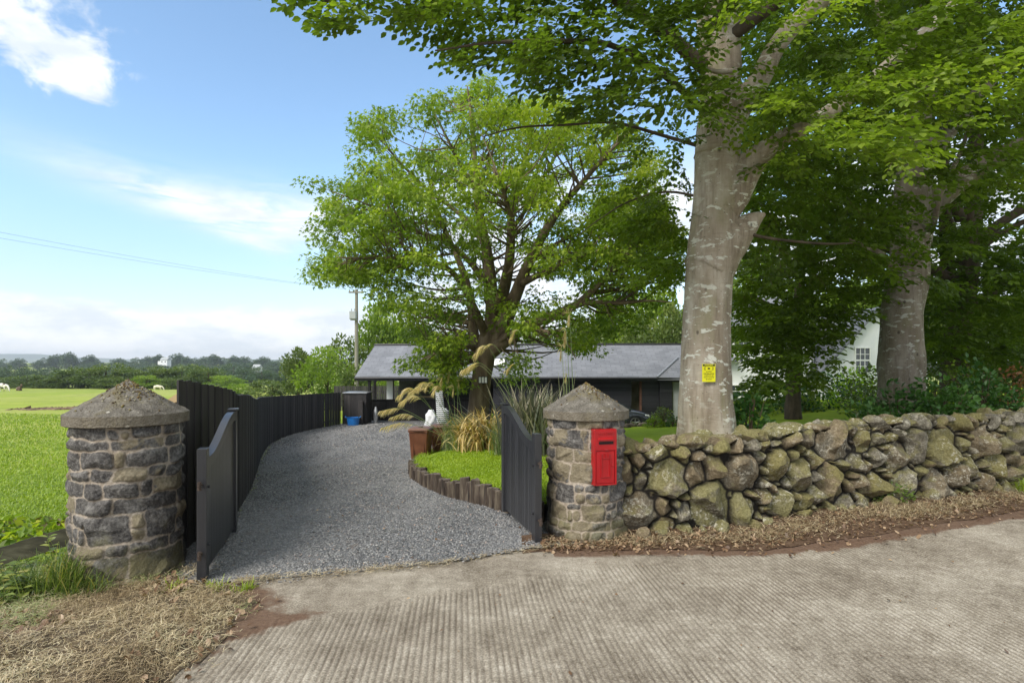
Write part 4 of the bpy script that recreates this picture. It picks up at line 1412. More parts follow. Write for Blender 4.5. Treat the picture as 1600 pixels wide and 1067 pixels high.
    P = np.stack([pu[None] + nx_[None] * oo, pv[None] + ny_[None] * oo, hh], -1)
    mb = MB()
    mb.add(P.reshape(-1, 3), grid_faces(*U.shape))
    tone, tone2 = rs.rand(nS), rs.rand(nS)
    mortar_or_gap = sstep(0.012, -0.006, E)
    mb.build('stonework', m_wstone, t, smooth=True, extra={'mortar_or_gap': mortar_or_gap.ravel(), 'tone': tone[SID].ravel(), 'tone2': tone2[SID].ravel()}, sharp=38)
    # loose boulders: cap stones along the top, stones at the foot
    ico_v, ico_f = ico(3)
    mb = MB()
    ex = {'mortar_or_gap': [], 'tone': [], 'tone2': []}
    def boulder(u_, off_, z_, sx, sy, sz, ro, tl):
        b_ = ico_v.copy()
        P_ = np.abs(b_)
        p_ = 3.0 + rs.rand() * 3
        b_ = b_ / ((P_ ** p_).sum(1) ** (1 / p_))[:, None]
        sd = rs.rand() * 100
        for q in range(10):        # chop facets
            nrm = rs.randn(3)
            nrm /= np.linalg.norm(nrm)
            dd = b_ @ nrm
            lim_ = 0.60 + 0.25 * rs.rand()
            b_ -= np.maximum(dd - lim_, 0)[:, None] * nrm * 1.0
        b_ *= (1 + (fbm(b_ * 2.2 + sd, 4) - 0.5) * 0.22)[:, None]
        b_ *= np.array([sx, sy, sz])
        c_, s_ = math.cos(tl), math.sin(tl)
        b_ = b_ @ np.array([[c_, 0, s_], [0, 1, 0], [-s_, 0, c_]])
        gx, gy = np.interp(u_, seg, path[:, 0]), np.interp(u_, seg, path[:, 1])
        k_ = min(int(u_ / 0.0095), len(us) - 1)
        an = math.atan2(ty[k_], tx[k_]) + ro
        c_, s_ = math.cos(an), math.sin(an)
        b_ = b_ @ np.array([[c_, s_, 0], [-s_, c_, 0], [0, 0, 1]])
        b_ += np.array([gx + nx_[k_] * off_, gy + ny_[k_] * off_, z_])
        mb.add(b_, ico_f)
        for k2, v2 in (('mortar_or_gap', 0.0), ('tone', rs.rand()), ('tone2', rs.rand())):
            ex[k2].append(np.full(len(b_), v2))
    u_ = 0.05
    while u_ < Lw - 0.3:
        w_ = rs.choice([0.07, 0.10, 0.14, 0.19], p=[0.2, 0.35, 0.3, 0.15])
        if abs(u_ - 0.95) < 0.12:
            w_ = 0.23
        h_ = hf + np.interp(u_, us, hvar)
        sz = min(w_ * 0.55, 0.070) * (0.85 + 0.4 * rs.rand())
        boulder(u_ + w_, 0.10 + rs.rand() * 0.10, h_ + sz * (0.35 + 0.3 * rs.rand()) - 0.005, w_, 0.11 + 0.07 * rs.rand(), sz, rs.randn() * 0.15, rs.randn() * 0.14)
        u_ += w_ * 2 * (0.92 + 0.25 * rs.rand())
    u_ = 0.1
    while u_ < Lw - 0.3:
        w_ = 0.05 + 0.09 * rs.rand() ** 1.5
        if rs.rand() < 0.6:
            boulder(u_ + w_, -0.03 - 0.09 * rs.rand(), w_ * 0.45, w_, w_ * 0.8, w_ * 0.75, rs.randn(), rs.randn() * 0.4)
        u_ += w_ * 2 * (1.0 + 0.5 * rs.rand())
    mb.build('loose_boulders', m_wstone, t, smooth=True, extra={k: np.concatenate(v) for k, v in ex.items()}, sharp=16)
    return t


def ico(sub):
    import bmesh
    bm = bmesh.new()
    bmesh.ops.create_icosphere(bm, subdivisions=sub, radius=1.0)
    V = np.array([v.co[:] for v in bm.verts])
    F = np.array([[v.index for v in f.verts] for f in bm.faces])
    bm.free()
    return V, F


dry_wall()
# ------------------------------------------------------------------ text helper
def text_verts(body, size, depth=0.002, bold=0.0):
    cu = bpy.data.curves.new('lettering', 'FONT')
    cu.body = body
    cu.size = size
    cu.extrude = depth
    cu.offset = bold
    cu.align_x = 'CENTER'
    cu.align_y = 'CENTER'
    cu.resolution_u = 3
    ob = bpy.data.objects.new('lettering', cu)
    COL.objects.link(ob)
    dg = bpy.context.evaluated_depsgraph_get()
    me = ob.evaluated_get(dg).to_mesh()
    V = np.array([v.co[:] for v in me.vertices])
    F = [list(p.vertices) for p in me.polygons]
    ob.evaluated_get(dg).to_mesh_clear()
    bpy.data.objects.remove(ob)
    bpy.data.curves.remove(cu)
    return V, F


def upright(V):
    """text plane (x, y, z) -> (x, -z, y): facing -Y"""
    return np.stack([V[:, 0], -V[:, 2], V[:, 1]], -1)


# ------------------------------------------------------------------ gates
m_rust = mat_noise('rusty_hinge_steel', [(0.3, (0.03, 0.022, 0.018)), (0.7, (0.08, 0.055, 0.04))], 20, 4, 0.7)


def make_gate(loc, rz, L, label, hinge_sign):
    """x from 0 (hinge post) to L (meeting stile); z up; the boarded face points to +Y or -Y"""
    t = thing('driveway_gate', label, 'gate', loc, rz)
    zl, zh = 1.06, 1.29
    def top(x_):
        s = np.clip((x_ - 0.16) / (L - 0.30), 0, 1)
        return zl - 0.045 + (zh - zl + 0.06) * (s * s * (3 - 2 * s))
    mb = MB()
    mb.box(0.055, 0, 0.55, 0.11, 0.075, 1.10, bev=0.004)
    mb.build('hinge_stile', m_gate, t, world=False)
    mb = MB()
    mb.box(L - 0.05, 0, 0.655, 0.09, 0.07, 1.31, bev=0.004)
    mb.box(L - 0.05, 0, 1.322, 0.12, 0.10, 0.022, bev=0.004)
    mb.build('meeting_stile', m_gate, t, world=False)
    # boards
    mb = MB()
    n = int((L - 0.2) / 0.068)
    w = (L - 0.205) / n
    for i in range(n):
        x0 = 0.11 + i * w
        za, zb = top(x0), top(x0 + w)
        poly = [(x0 + 0.0025, 0.04), (x0 + w - 0.0025, 0.04), (x0 + w - 0.0025, zb - 0.05), (x0 + 0.0025, za - 0.05)]
        mb.prism(poly, -0.014, 0.014)
        mb.A[-1][:] = RS.rand()
    mb.prism([(0.11, 0.05), (L - 0.095, 0.05), (L - 0.095, top(L) - 0.06), (0.7 * L, top(0.7 * L) - 0.06), (0.4 * L, top(0.4 * L) - 0.06), (0.11, top(0.11) - 0.06)], -0.0085, 0.0085)
    mb.build('boards', m_gate, t, world=False)
    # swept top rail and bottom rail
    mb = MB()
    xs_ = np.linspace(0.11, L - 0.095, 26)
    P, F = [], []
    for x_ in xs_:
        tt = top(x_)
        for (dy, dz) in ((-0.034, -0.095), (0.034, -0.095), (0.034, 0.0), (-0.034, 0.0)):
            P.append((x_, dy, tt + dz))
    for i in range(len(xs_) - 1):
        for j in range(4):
            F.append([i * 4 + j, i * 4 + (j + 1) % 4, (i + 1) * 4 + (j + 1) % 4, (i + 1) * 4 + j])
    F.append([3, 2, 1, 0])
    F.append([4 * len(xs_) - 4 + q for q in range(4)])
    mb.add(P, F)
    mb.build('top_rail', m_gate, t, world=False)
    mb = MB()
    mb.box(L / 2, 0.022 * hinge_sign, 0.10, L - 0.215, 0.03, 0.13, bev=0.003)
    mb.build('bottom_rail', m_gate, t, world=False)
    for hz in (0.22, 0.80):
        mb = MB()
        mb.tube([(-0.11, 0, hz), (0.0, 0, hz)], 0.010, 8)
        mb.tube([(-0.075, 0, hz - 0.035), (-0.075, 0, hz + 0.035)], 0.016, 10)
        mb.build('hinge', m_rust, t, world=False)
    for (bx, bz) in ((0.055, 0.77), (0.055, 0.28)):
        mb = MB()
        mb.tube([(bx, -0.052 * hinge_sign, bz), (bx, -0.036 * hinge_sign, bz)], 0.012, 8)
        mb.build('bolt', m_blackmetal, t, world=False)
    return t


def gate_between(a, b, label, sign):
    L = math.hypot(b[0] - a[0], b[1] - a[1])
    return make_gate((a[0], a[1], 0.025), math.atan2(b[1] - a[1], b[0] - a[0]), L, label, sign)


gate_between((-2.62, 4.86), (-3.04, 6.30), 'left leaf of the black swept-top driveway gates, standing open beside the fence', 1)
gate_between((0.27, 5.88), (-0.10, 7.16), 'right leaf of the black swept-top driveway gates, standing open beside the letter box pillar', -1)

# ------------------------------------------------------------------ black board fence
t = thing('board_fence', 'tall black close-boarded fence curving along the left side of the drive', 'fence', (FENCE[0][0], FENCE[0][1], 0))
path, _ = smooth_path(np.c_[FENCE, np.zeros(len(FENCE))], np.zeros(len(FENCE)), 60)
path = path[:, :2]
seg = np.r_[0, np.cumsum(np.hypot(*np.diff(path, axis=0).T))]
Lf = seg[-1]
FT = [(5.5, 1.70), (6.3, 1.615), (7.0, 1.53), (7.5, 1.44), (9.7, 1.31), (11, 1.19), (14, 0.97), (17.8, 0.80), (21, 0.62), (24, 0.50), (28.4, 0.40)]
fty, ftz = [q[0] for q in FT], [q[1] for q in FT]
mb = MB()
u_ = 0.0
bw = 0.098
k = 0
while u_ + bw < Lf:
    um = u_ + bw / 2
    x_, y_ = np.interp(um, seg, path[:, 0]), np.interp(um, seg, path[:, 1])
    x2, y2 = np.interp(um + 0.05, seg, path[:, 0]), np.interp(um + 0.05, seg, path[:, 1])
    an = math.atan2(y2 - y_, x2 - x_)
    zb = float(prof(y_)) - 0.02
    zt = float(np.interp(y_, fty, ftz)) + RS.randn() * 0.004
    fr = y_ > 26.8                      # the last bay is open pales
    o_ = 0.012 * (k % 2) + RS.randn() * 0.002
    nx_, ny_ = -math.sin(an), math.cos(an)
    mb.box(x_ + nx_ * o_, y_ + ny_ * o_, (zb + zt) / 2, bw * (0.95 if fr else 1.04), 0.018, zt - zb, an, rnd=RS.rand())
    u_ += bw * (1.0 if not fr else 1.12)
    k += 1
mb.build('boards', m_fence, t)
u_ = 0.55
while u_ < Lf:
    x_, y_ = np.interp(u_, seg, path[:, 0]), np.interp(u_, seg, path[:, 1])
    x2, y2 = np.interp(u_ + 0.1, seg, path[:, 0]), np.interp(u_ + 0.1, seg, path[:, 1])
    an = math.atan2(y2 - y_, x2 - x_)
    nx_, ny_ = -math.sin(an), math.cos(an)
    mb = MB()
    zt = float(np.interp(y_, fty, ftz)) - 0.12
    zb = float(prof(y_)) - 0.1
    mb.box(x_ + nx_ * 0.08, y_ + ny_ * 0.08, (zt + zb) / 2, 0.09, 0.09, zt - zb, an)
    mb.build('post', m_fence, t)
    u_ += 2.4
for dz in (0.25, 0.85, 1.4):
    mb = MB()
    uu = np.arange(0.1, Lf, 0.3)
    for a, c_ in zip(uu[:-1], uu[1:]):
        xa, ya = np.interp(a, seg, path[:, 0]), np.interp(a, seg, path[:, 1])
        xb, yb = np.interp(c_, seg, path[:, 0]), np.interp(c_, seg, path[:, 1])
        an = math.atan2(yb - ya, xb - xa)
        nx_, ny_ = -math.sin(an) * 0.035, math.cos(an) * 0.035
        zz = float(prof((ya + yb) / 2)) + dz
        mb.box((xa + xb) / 2 + nx_, (ya + yb) / 2 + ny_, zz, 0.3, 0.03, 0.08, an)
    mb.build('rail', m_fence, t)
# pale offcut panel seen behind the near end of the fence
mb = MB()
mb.prism([(-3.66, 0.1), (-3.47, 0.1), (-3.47, 1.56), (-3.66, 1.44)], 6.05, 6.08)
o = mb.build('timber_panel', m_tan, loc=(-3.6, 6.06, 0.2))
tag(o, 'bare yellowish timber panel with sloping top, peeping out behind the near fence end', 'panel')

# weathered field rail on the far left, with its post
t = thing('rail_fence', 'weathered sloping wooden rail between the left edge and the left gate pillar', 'fence', (-4.6, 5.05, 0))
mb = MB()
P0, P1 = np.array([-3.82, 5.16, 0.345]), np.array([-5.7, 4.98, -0.20])
dv = P1 - P0
nn = 24
for side in (0,):
    P, F = [], []
    for i in range(nn + 1):
        c_ = P0 + dv * i / nn
        w_ = 0.082 + 0.003 * math.sin(i * 1.3)
        e_ = 0.003 * math.sin(i * 2.1)
        for (dy, dz) in ((-0.019, -w_), (0.019, -w_), (0.019, w_ + e_), (-0.019, w_ + e_)):
            P.append((c_[0], c_[1] + dy, c_[2] + dz))
    for i in range(nn):
        for j in range(4):
            F.append([(i + 1) * 4 + j, (i + 1) * 4 + (j + 1) % 4, i * 4 + (j + 1) % 4, i * 4 + j])
    F += [[0, 1, 2, 3], [4 * nn + 3, 4 * nn + 2, 4 * nn + 1, 4 * nn]]
    mb.add(P, F)
mb.build('rail', m_rail, t)
mb = MB()
mb.tube([(-5.62, 5.05, -0.9), (-5.62, 5.05, 0.0)], [0.06, 0.055], 8, noise=0.3)
mb.build('post', m_rail, t)

# ------------------------------------------------------------------ letter box in the right pillar
t = thing('letter_box', 'red cast-iron letter box let into the right gate pillar', 'letter box', (0.952, 5.885, 0.60), R(15))
BW, BH, BD = 0.25, 0.575, 0.10
mb = MB()
mb.box(0, BD / 2, BH / 2, BW, BD, BH, bev=0.006)
mb.build('body', m_red, t, world=False)
mb = MB()       # upper casting above the door with hood over the slot
mb.box(0, -0.006, BH - 0.115, BW - 0.022, 0.014, 0.205, bev=0.004)
# side ribs and bottom rib of the frame
mb.box(-BW / 2 + 0.010, -0.006, BH / 2, 0.018, 0.016, BH - 0.008, bev=0.004)
mb.box(BW / 2 - 0.010, -0.006, BH / 2, 0.018, 0.016, BH - 0.008, bev=0.004)
mb.box(0, -0.006, 0.011, BW - 0.04, 0.015, 0.018, bev=0.004)
mb.build('frame', m_red, t, world=False)
mb = MB()
mb.prism([(-0.086, 0), (0.086, 0), (0.080, 0.014), (-0.080, 0.014)], -0.028, -0.010)
for v in mb.V:
    v[:, 2] += BH - 0.123
for v in mb.V:
    v[:, 2] += (v[:, 1] + 0.04) * 0.9
mb.build('hood', m_red, t, world=False)
mb = MB()
mb.box(0.004, -0.0150, BH - 0.139, 0.158, 0.007, 0.024)  # darkness of the slot opening painted as a near-black strip
mb.build('slot', m_slotdark, t, world=False)
mb = MB()
mb.box(0, -0.004, 0.186, BW - 0.048, 0.012, 0.325, bev=0.004)
d_ = mb.build('door', m_red, t, world=False)
mb = MB()   # raised frame of the plate holder
for (cx_, cz_, sx_, sz_) in ((0, 0.090, 0.105, 0.010), (-0.048, 0.185, 0.009, 0.19), (0.048, 0.185, 0.009, 0.19), (0, 0.278, 0.105, 0.006)):
    mb.box(cx_, -0.013, cz_, sx_, 0.012, sz_, bev=0.002)
mb.build('plate_holder', m_red, d_, world=False)
mb = MB()
mb.tube([(0.078, -0.008, 0.20), (0.078, -0.020, 0.20)], 0.011, 14)
mb.build('lock', m_red, d_, world=False)
mb = MB()
V, F = text_verts('E II R', 0.052, 0.004, 0.001)
mb.add(upright(V) + np.array([0, -0.013, 0.305]), F)
mb.build('cipher', m_red, d_, world=False)
mb = MB()   # small crown above the cipher
mb.box(0, -0.019, BH - 0.212, 0.036, 0.008, 0.006)
for q in (-0.013, 0, 0.013):
    mb.lathe([(0.0045, 0), (0.005, 0.004), (0.001, 0.012)], q, 0, 8)
    mb.V[-1][:, 1] += -0.017
    mb.V[-1][:, 2] += BH - 0.209
mb.build('crown', m_red, t, world=False)
mb = MB()
V, F = text_verts('POST OFFICE', 0.030, 0.003, 0.0006)
mb.add(upright(V) + np.array([0, -0.0145, BH - 0.045]), F)
mb.build('lettering', m_red, t, world=False)

# ------------------------------------------------------------------ log edging along the lawn
t = thing('log_edging', 'row of short dark upright logs edging the raised lawn beside the gravel', 'log edging', (-1.0, 9.04, -0.3))
u_ = 0.0
sgm = np.r_[0, np.cumsum(np.hypot(*np.diff(ed[:, :2], axis=0).T))]
k = 0
while u_ < sgm[-1] and k < 95:
    w_ = 0.10 + 0.06 * RS.rand()
    x_, y_ = np.interp(u_ + w_ / 2, sgm, ed[:, 0]), np.interp(u_ + w_ / 2, sgm, ed[:, 1])
    if y_ > 15.8:
        break
    zb = float(prof(y_)) - 0.03
    zt = float(lawn_h(x_ + 0.1, y_)) + 0.035 + 0.03 * RS.randn()
    zt = max(zt, float(prof(y_)) + 0.19)
    mb = MB()
    sg = 10
    hx = w_ * 0.52
    A = np.arange(sg) * 6.283 / sg + RS.rand()
    rad = hx * (1 + 0.15 * RS.randn(sg))
    ln_ = RS.randn() * 0.015
    P = [(x_ + rad[j] * math.cos(A[j]), y_ + rad[j] * 0.9 * math.sin(A[j]), zb) for j in range(sg)]
    P += [(x_ + ln_ + rad[j] * 0.97 * math.cos(A[j]), y_ + ln_ + rad[j] * 0.87 * math.sin(A[j]), zt - 0.012) for j in range(sg)]
    P += [(x_ + ln_ + rad[j] * 0.88 * math.cos(A[j]), y_ + ln_ + rad[j] * 0.78 * math.sin(A[j]), zt + 0.01 * RS.randn() * 0.5) for j in range(sg)]
    F = [[j, (j + 1) % sg, (j + 1) % sg + sg, j + sg] for j in range(sg)] + [[j + sg, (j + 1) % sg + sg, (j + 1) % sg + 2 * sg, j + 2 * sg] for j in range(sg)]
    mb.add(P, F)
    mb.add([P[2 * sg + j] for j in range(sg)], [list(range(sg))], 1)
    mb.build('log', [m_log, m_logtop], t)
    u_ += w_ * 1.02
    k += 1

# ------------------------------------------------------------------ bins
def wheelie_bin(loc, rz, label):
    t = thing('wheelie_bin', label, 'bin', loc, rz, 'brown wheeled bins at the edge of the drive')
    mb = MB()
    def ring(w, d_, z_, b=0.04):
        w, d_ = w / 2, d_ / 2
        return [(-w + b, -d_, z_), (w - b, -d_, z_), (w, -d_ + b, z_), (w, d_ - b, z_), (w - b, d_, z_), (-w + b, d_, z_), (-w, d_ - b, z_), (-w, -d_ + b, z_)]
    rings = [ring(0.43, 0.48, 0.06), ring(0.45, 0.51, 0.10), ring(0.50, 0.62, 0.55), ring(0.545, 0.69, 0.90), ring(0.545, 0.69, 0.935), ring(0.585, 0.73, 0.94), ring(0.585, 0.73, 0.985)]
    P = [p for r_ in rings for p in r_]
    F = [[i * 8 + j, i * 8 + (j + 1) % 8, (i + 1) * 8 + (j + 1) % 8, (i + 1) * 8 + j] for i in range(len(rings) - 1) for j in range(8)]
    F += [list(range(8))[::-1], [8 * (len(rings) - 1) + j for j in range(8)]]
    mb.add(P, F)
    for s in (-1, 1):
        mb.box(s * 0.15, -0.300, 0.5, 0.015, 0.05, 0.75)
    mb.build('body', m_brownbin, t, world=False)
    mb = MB()
    rings = [ring(0.60, 0.75, 0.988), ring(0.605, 0.755, 1.015), ring(0.57, 0.70, 1.045), ring(0.40, 0.5, 1.062)]
    P = [p for r_ in rings for p in r_]
    F = [[i * 8 + j, i * 8 + (j + 1) % 8, (i + 1) * 8 + (j + 1) % 8, (i + 1) * 8 + j] for i in range(3) for j in range(8)]
    F += [list(range(8))[::-1], [24 + j for j in range(8)]]
    mb.add(P, F)
    mb.box(0, -0.385, 1.0, 0.30, 0.05, 0.02, bev=0.006)
    mb.tube([(-0.22, 0.43, 1.0), (0.22, 0.43, 1.0)], 0.014, 8)
    for s in (-0.2, 0, 0.2):
        mb.box(s, 0.40, 1.0, 0.025, 0.07, 0.03)
    lid = mb.build('lid', m_brownlid, t, world=False)
    mb = MB()
    mb.box(0, -0.05, 1.072, 0.12, 0.05, 0.016, bev=0.004)
    mb.build('lid_grip', m_rubber, lid, world=False)
    for s in (-1, 1):
        mb = MB()
        mb.tube([(s * 0.235, 0.27, 0.10), (s * 0.285, 0.27, 0.10)], 0.10, 20)
        mb.build('wheel', m_rubber, t, world=False)
    return t


wheelie_bin((-2.57, 16.3, float(prof(16.3)) + 0.01), R(-4), 'nearer brown wheeled bin, its front facing the drive')
wheelie_bin((-2.10, 17.25, float(prof(17.2)) + 0.03), R(-4), 'farther brown wheeled bin, half hidden behind the nearer one beside the grass clump')

# ------------------------------------------------------------------ black house with slate roof
m, g, b = new_mat('slate_roof')
co = g.objco()
br = g.n.new('ShaderNodeTexBrick')
g.l.new(g.attr('uvv', 'Vector'), br.inputs['Vector'])
m_slate = m
co = g.n.new('ShaderNodeUVMap').outputs[0]
g.l.new(co, br.inputs['Vector'])
br.inputs['Scale'].default_value = 1.0
br.inputs['Brick Width'].default_value = 0.50
br.inputs['Row Height'].default_value = 0.24
br.inputs['Mortar Size'].default_value = 0.022
br.inputs['Mortar Smooth'].default_value = 0.3
br.inputs['Color1'].default_value = (0.125, 0.130, 0.145, 1)
br.inputs['Color2'].default_value = (0.215, 0.222, 0.245, 1)
br.inputs['Mortar'].default_value = (0.085, 0.09, 0.105, 1)
c = g.mix(0.5, br.outputs[0], g.ramp(g.noise(co, 1.3, 6, 0.7), [(0.3, (0.12, 0.125, 0.137)), (0.7, (0.25, 0.256, 0.275))]))
g.put(b.inputs['Base Color'], c)
b.inputs['Roughness'].default_value = 0.6
g.put(b.inputs['Normal'], g.bump(br.outputs['Fac'], -0.6, 0.02))


def roof_plane(mb, A, B, C_, D):
    """quad A B (eave) C D (ridge)"""
    mb.add([A, B, C_, D], [[0, 1, 2, 3]])


def add_uv(o, ax, ay):
    """planar metres-based uv along two directions"""
    me = o.data
    uv = me.uv_layers.new(name='uv')
    for lp in me.loops:
        co_ = me.vertices[lp.vertex_index].co
        uv.data[lp.index].uv = (co_.dot(Vector(ax)), co_.dot(Vector(ay)))


HG = -1.2                                     # ground level at the house
t = thing('house', 'long low black timber-clad building with slate roof and open carport at its left end', 'house', (0, 28.8, HG))
EZ, RZ = 1.17, 2.86
ex0, ex1, ey0, ey1 = -8.0, 8.3, 29.35, 28.3   # eave ends
slope_d = 3.4
def eave(x_):
    return ey0 + (ey1 - ey0) * (x_ - ex0) / (ex1 - ex0)
dirx = Vector((ex1 - ex0, ey1 - ey0, 0)).normalized()
nrm = Vector((-dirx.y, dirx.x, 0))
A = Vector((ex0, ey0, EZ)); B = Vector((ex1 + 2, ey0 + (ey1 - ey0) * (16.3 + 2) / 16.3, EZ))
D = A + nrm * slope_d + Vector((0, 0, RZ - EZ)); C_ = B + nrm * slope_d + Vector((0, 0, RZ - EZ))
A2 = A + nrm * 2 * slope_d; B2 = B + nrm * 2 * slope_d
th = Vector((0, 0, -0.05))
mb = MB()
rf_n = nrm.cross(dirx)
mb.add([A, B, C_, D, A2, B2, A + th, B + th, C_ + th, D + th, A2 + th, B2 + th],
       [[0, 1, 2, 3], [3, 2, 5, 4], [6, 9, 8, 7], [9, 10, 11, 8], [0, 3, 9, 6], [3, 4, 10, 9], [1, 7, 8, 2], [2, 8, 11, 5], [0, 6, 7, 1], [4, 5, 11, 10]])
rf = mb.build('roof', m_slate, t)
sl = (nrm * slope_d + Vector((0, 0, RZ - EZ))).normalized()
add_uv(rf, dirx, sl)
mb = MB()   # ridge tiles
mb.tube([tuple(D + Vector((-0.02, 0, 0.02))), tuple(C_ + Vector((0, 0, 0.02)))], 0.075, 6)
mb.build('ridge', m_blackmetal, rf)
# gutter and fascia
mb = MB()
for k_, (w_, dz) in enumerate(((0.02, -0.13),)):
    P = []
    a_ = A + nrm * 0.03
    b_ = B + nrm * 0.03
    mb.add([a_ + Vector((0, 0, -0.052)), b_ + Vector((0, 0, -0.052)), b_ + Vector((0, 0, -0.22)), a_ + Vector((0, 0, -0.22)),
            a_ + nrm * 0.03 + Vector((0, 0, -0.052)), b_ + nrm * 0.03 + Vector((0, 0, -0.052)), b_ + nrm * 0.03 + Vector((0, 0, -0.22)), a_ + nrm * 0.03 + Vector((0, 0, -0.22))],
           [[0, 3, 2, 1], [4, 5, 6, 7], [3, 7, 6, 2], [0, 4, 7, 3]])
mb.tube([tuple(A + Vector((0, -0.05, -0.08))), tuple(B + Vector((0, -0.05, -0.08)))], 0.055, 8)
mb.build('gutter', m_blackmetal, t)
# bargeboards and gable at the left
mb = MB()
o3 = Vector((-0.03, 0, 0))
for (p, q) in ((A, D), (A2, D)):
    mb.add([p + o3 + Vector((0, 0, -0.02)), q + o3 + Vector((0, 0, -0.02)), q + o3 + Vector((0, 0, -0.26)), p + o3 + Vector((0, 0, -0.26)),
            p + Vector((-0.005, 0, -0.02)), q + Vector((-0.005, 0, -0.02)), q + Vector((-0.005, 0, -0.26)), p + Vector((-0.005, 0, -0.26))],
           [[0, 1, 2, 3], [7, 6, 5, 4], [0, 4, 5, 1], [3, 2, 6, 7], [0, 3, 7, 4], [1, 5, 6, 2]])
mb.add([A + Vector((0.25, 0, -0.06)), A2 + Vector((0.25, 0, -0.06)), D + Vector((0.25, 0, -0.12))], [[0, 1, 2]])
mb.build('gable', m_blackwood, t)
# carport ceiling
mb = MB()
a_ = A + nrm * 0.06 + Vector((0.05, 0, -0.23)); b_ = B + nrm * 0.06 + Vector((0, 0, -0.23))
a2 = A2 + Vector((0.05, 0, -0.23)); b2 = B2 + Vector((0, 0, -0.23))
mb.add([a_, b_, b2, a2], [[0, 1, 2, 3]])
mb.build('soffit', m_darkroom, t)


def hwall(x0, x1, back, z0, z1, mat, name, thick=0.12, parent=None):
    """wall along the house direction, `back` metres behind the eave line"""
    p = Vector((x0, eave(x0), 0)) + nrm * back
    q = Vector((x1, eave(x1), 0)) + nrm * back
    c_ = (p + q) / 2 + nrm * thick / 2
    mb = MB()
    mb.box(c_.x, c_.y, (z0 + z1) / 2, (q - p).length, thick, z1 - z0, math.atan2(dirx.y, dirx.x))
    return mb.build(name, mat, parent or t)


def cladding(x0, x1, back, z0, z1):
    o_ = hwall(x0, x1, back, z0, z1, m_clad, 'wall')
    mb = MB()
    zz = z0 + 0.02
    p = Vector((x0, eave(x0), 0)) + nrm * (back - 0.012)
    q = Vector((x1, eave(x1), 0)) + nrm * (back - 0.012)
    c_ = (p + q) / 2
    while zz < z1 - 0.1:
        mb.box(c_.x, c_.y, zz + 0.05, (q - p).length, 0.022, 0.085, math.atan2(dirx.y, dirx.x), rnd=RS.rand())
        zz += 0.115
    mb.build('weatherboarding', m_clad, o_)


cladding(-0.95, 5.98, 0.55, HG, EZ - 0.24)
cladding(6.48, 7.35, 0.55, HG, EZ - 0.24)
cladding(7.35, 7.95, 0.35, HG, EZ - 0.24)
# recessed porch between x 5.55 and 6.42: timber post and mottled tan back wall
hwall(5.2, 7.6, 1.3, HG, EZ - 0.24, mat_noise('porch_wall', [(0.3, (0.14, 0.12, 0.08)), (0.7, (0.34, 0.30, 0.22))], 2.5, 4, 0.8), 'porch_wall')
hwall(6.38, 6.48, 0.5, HG, EZ - 0.24, mat_noise('porch_post_wood', [(0.3, (0.07, 0.03, 0.02)), (0.7, (0.14, 0.07, 0.045))], 5, 4, 0.7), 'porch_post', 0.12)
hwall(8.02, 8.55, 0.45, HG, EZ - 0.28, m_greydoor, 'door', 0.05)
# carport back wall (dark) with white pier and window, front posts
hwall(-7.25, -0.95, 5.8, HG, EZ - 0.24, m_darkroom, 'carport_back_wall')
hwall(-1.0, -0.88, 0.55, HG, EZ - 0.24, m_clad, 'carport_side_wall', 5.2)
hwall(-7.28, -6.93, 3.2, HG, EZ - 0.24, m_white, 'white_pier', 0.3)
for xx_, bk_ in ((-7.30, 0.15), (-7.95, 3.2)):
    p = Vector((xx_, eave(xx_), 0)) + nrm * bk_
    mb = MB()
    mb.box(p.x, p.y, (HG + EZ - 0.2) / 2, 0.13, 0.13, EZ - 0.2 - HG, 0, bev=0.008)
    mb.build('post', m_blackwood, t)
# skylight on the slope
p = Vector((-1.15, eave(-1.15), EZ)) + sl * 1.05
q = p + dirx * 0.75
nn_ = dirx.cross(sl).normalized()
mb = MB()
P = [p, q, q + sl * 0.95, p + sl * 0.95]
mb.add([v + nn_ * 0.06 for v in P] + [v + nn_ * 0.002 for v in P], [[0, 1, 2, 3], [0, 4, 5, 1], [1, 5, 6, 2], [2, 6, 7, 3], [3, 7, 4, 0]])
s_ = mb.build('skylight', m_blackmetal, rf)
mb = MB()
P = [p + (q - p) * 0.1 + sl * 0.08, p + (q - p) * 0.9 + sl * 0.08, p + (q - p) * 0.9 + sl * 0.87, p + (q - p) * 0.1 + sl * 0.87]
mb.add([v + nn_ * 0.064 for v in P], [[0, 1, 2, 3]])
mb.build('pane', m_lampglass, s_)
# projecting wing roof at the right end
mb = MB()
wx0, wy0 = 7.25, 27.9
mb.add([(7.15, 28.3, EZ - 0.02), (10.5, 28.0, EZ - 0.02), (10.5, 30.2, RZ - 0.6), (8.6, 29.9, EZ + 0.95),
        (7.15, 28.3, EZ - 0.16), (10.5, 28.0, EZ - 0.16)], [[0, 1, 2, 3], [4, 5, 1, 0]])
wr = mb.build('wing_roof', m_slate, t)
add_uv(wr, dirx, sl)
mb = MB()
mb.tube([(7.12, 28.26, EZ + 0.0), (8.62, 29.86, EZ + 0.99)], 0.045, 5)
mb.build('valley_trim', m_galv, wr)
mb = MB()
mb.box(9.5, 29.9, (HG + EZ - 0.2) / 2, 1.9, 3, EZ - 0.2 - HG)
mb.build('wing_wall', m_clad, t)
# chimney-like second roof top peeping over the ridge at the right
mb = MB()
mb.add([(10.2, 36.5, 2.0), (14.5, 36.5, 2.0), (12.2, 38.5, 3.75), (14.5, 41, 2.0), (10.2, 41, 2.0)], [[0, 1, 2], [1, 3, 2], [3, 4, 2], [4, 0, 2]])
hr = mb.build('hip_roof', m_slate, t)
add_uv(hr, (1, 0, 0), (0, 0, 1))

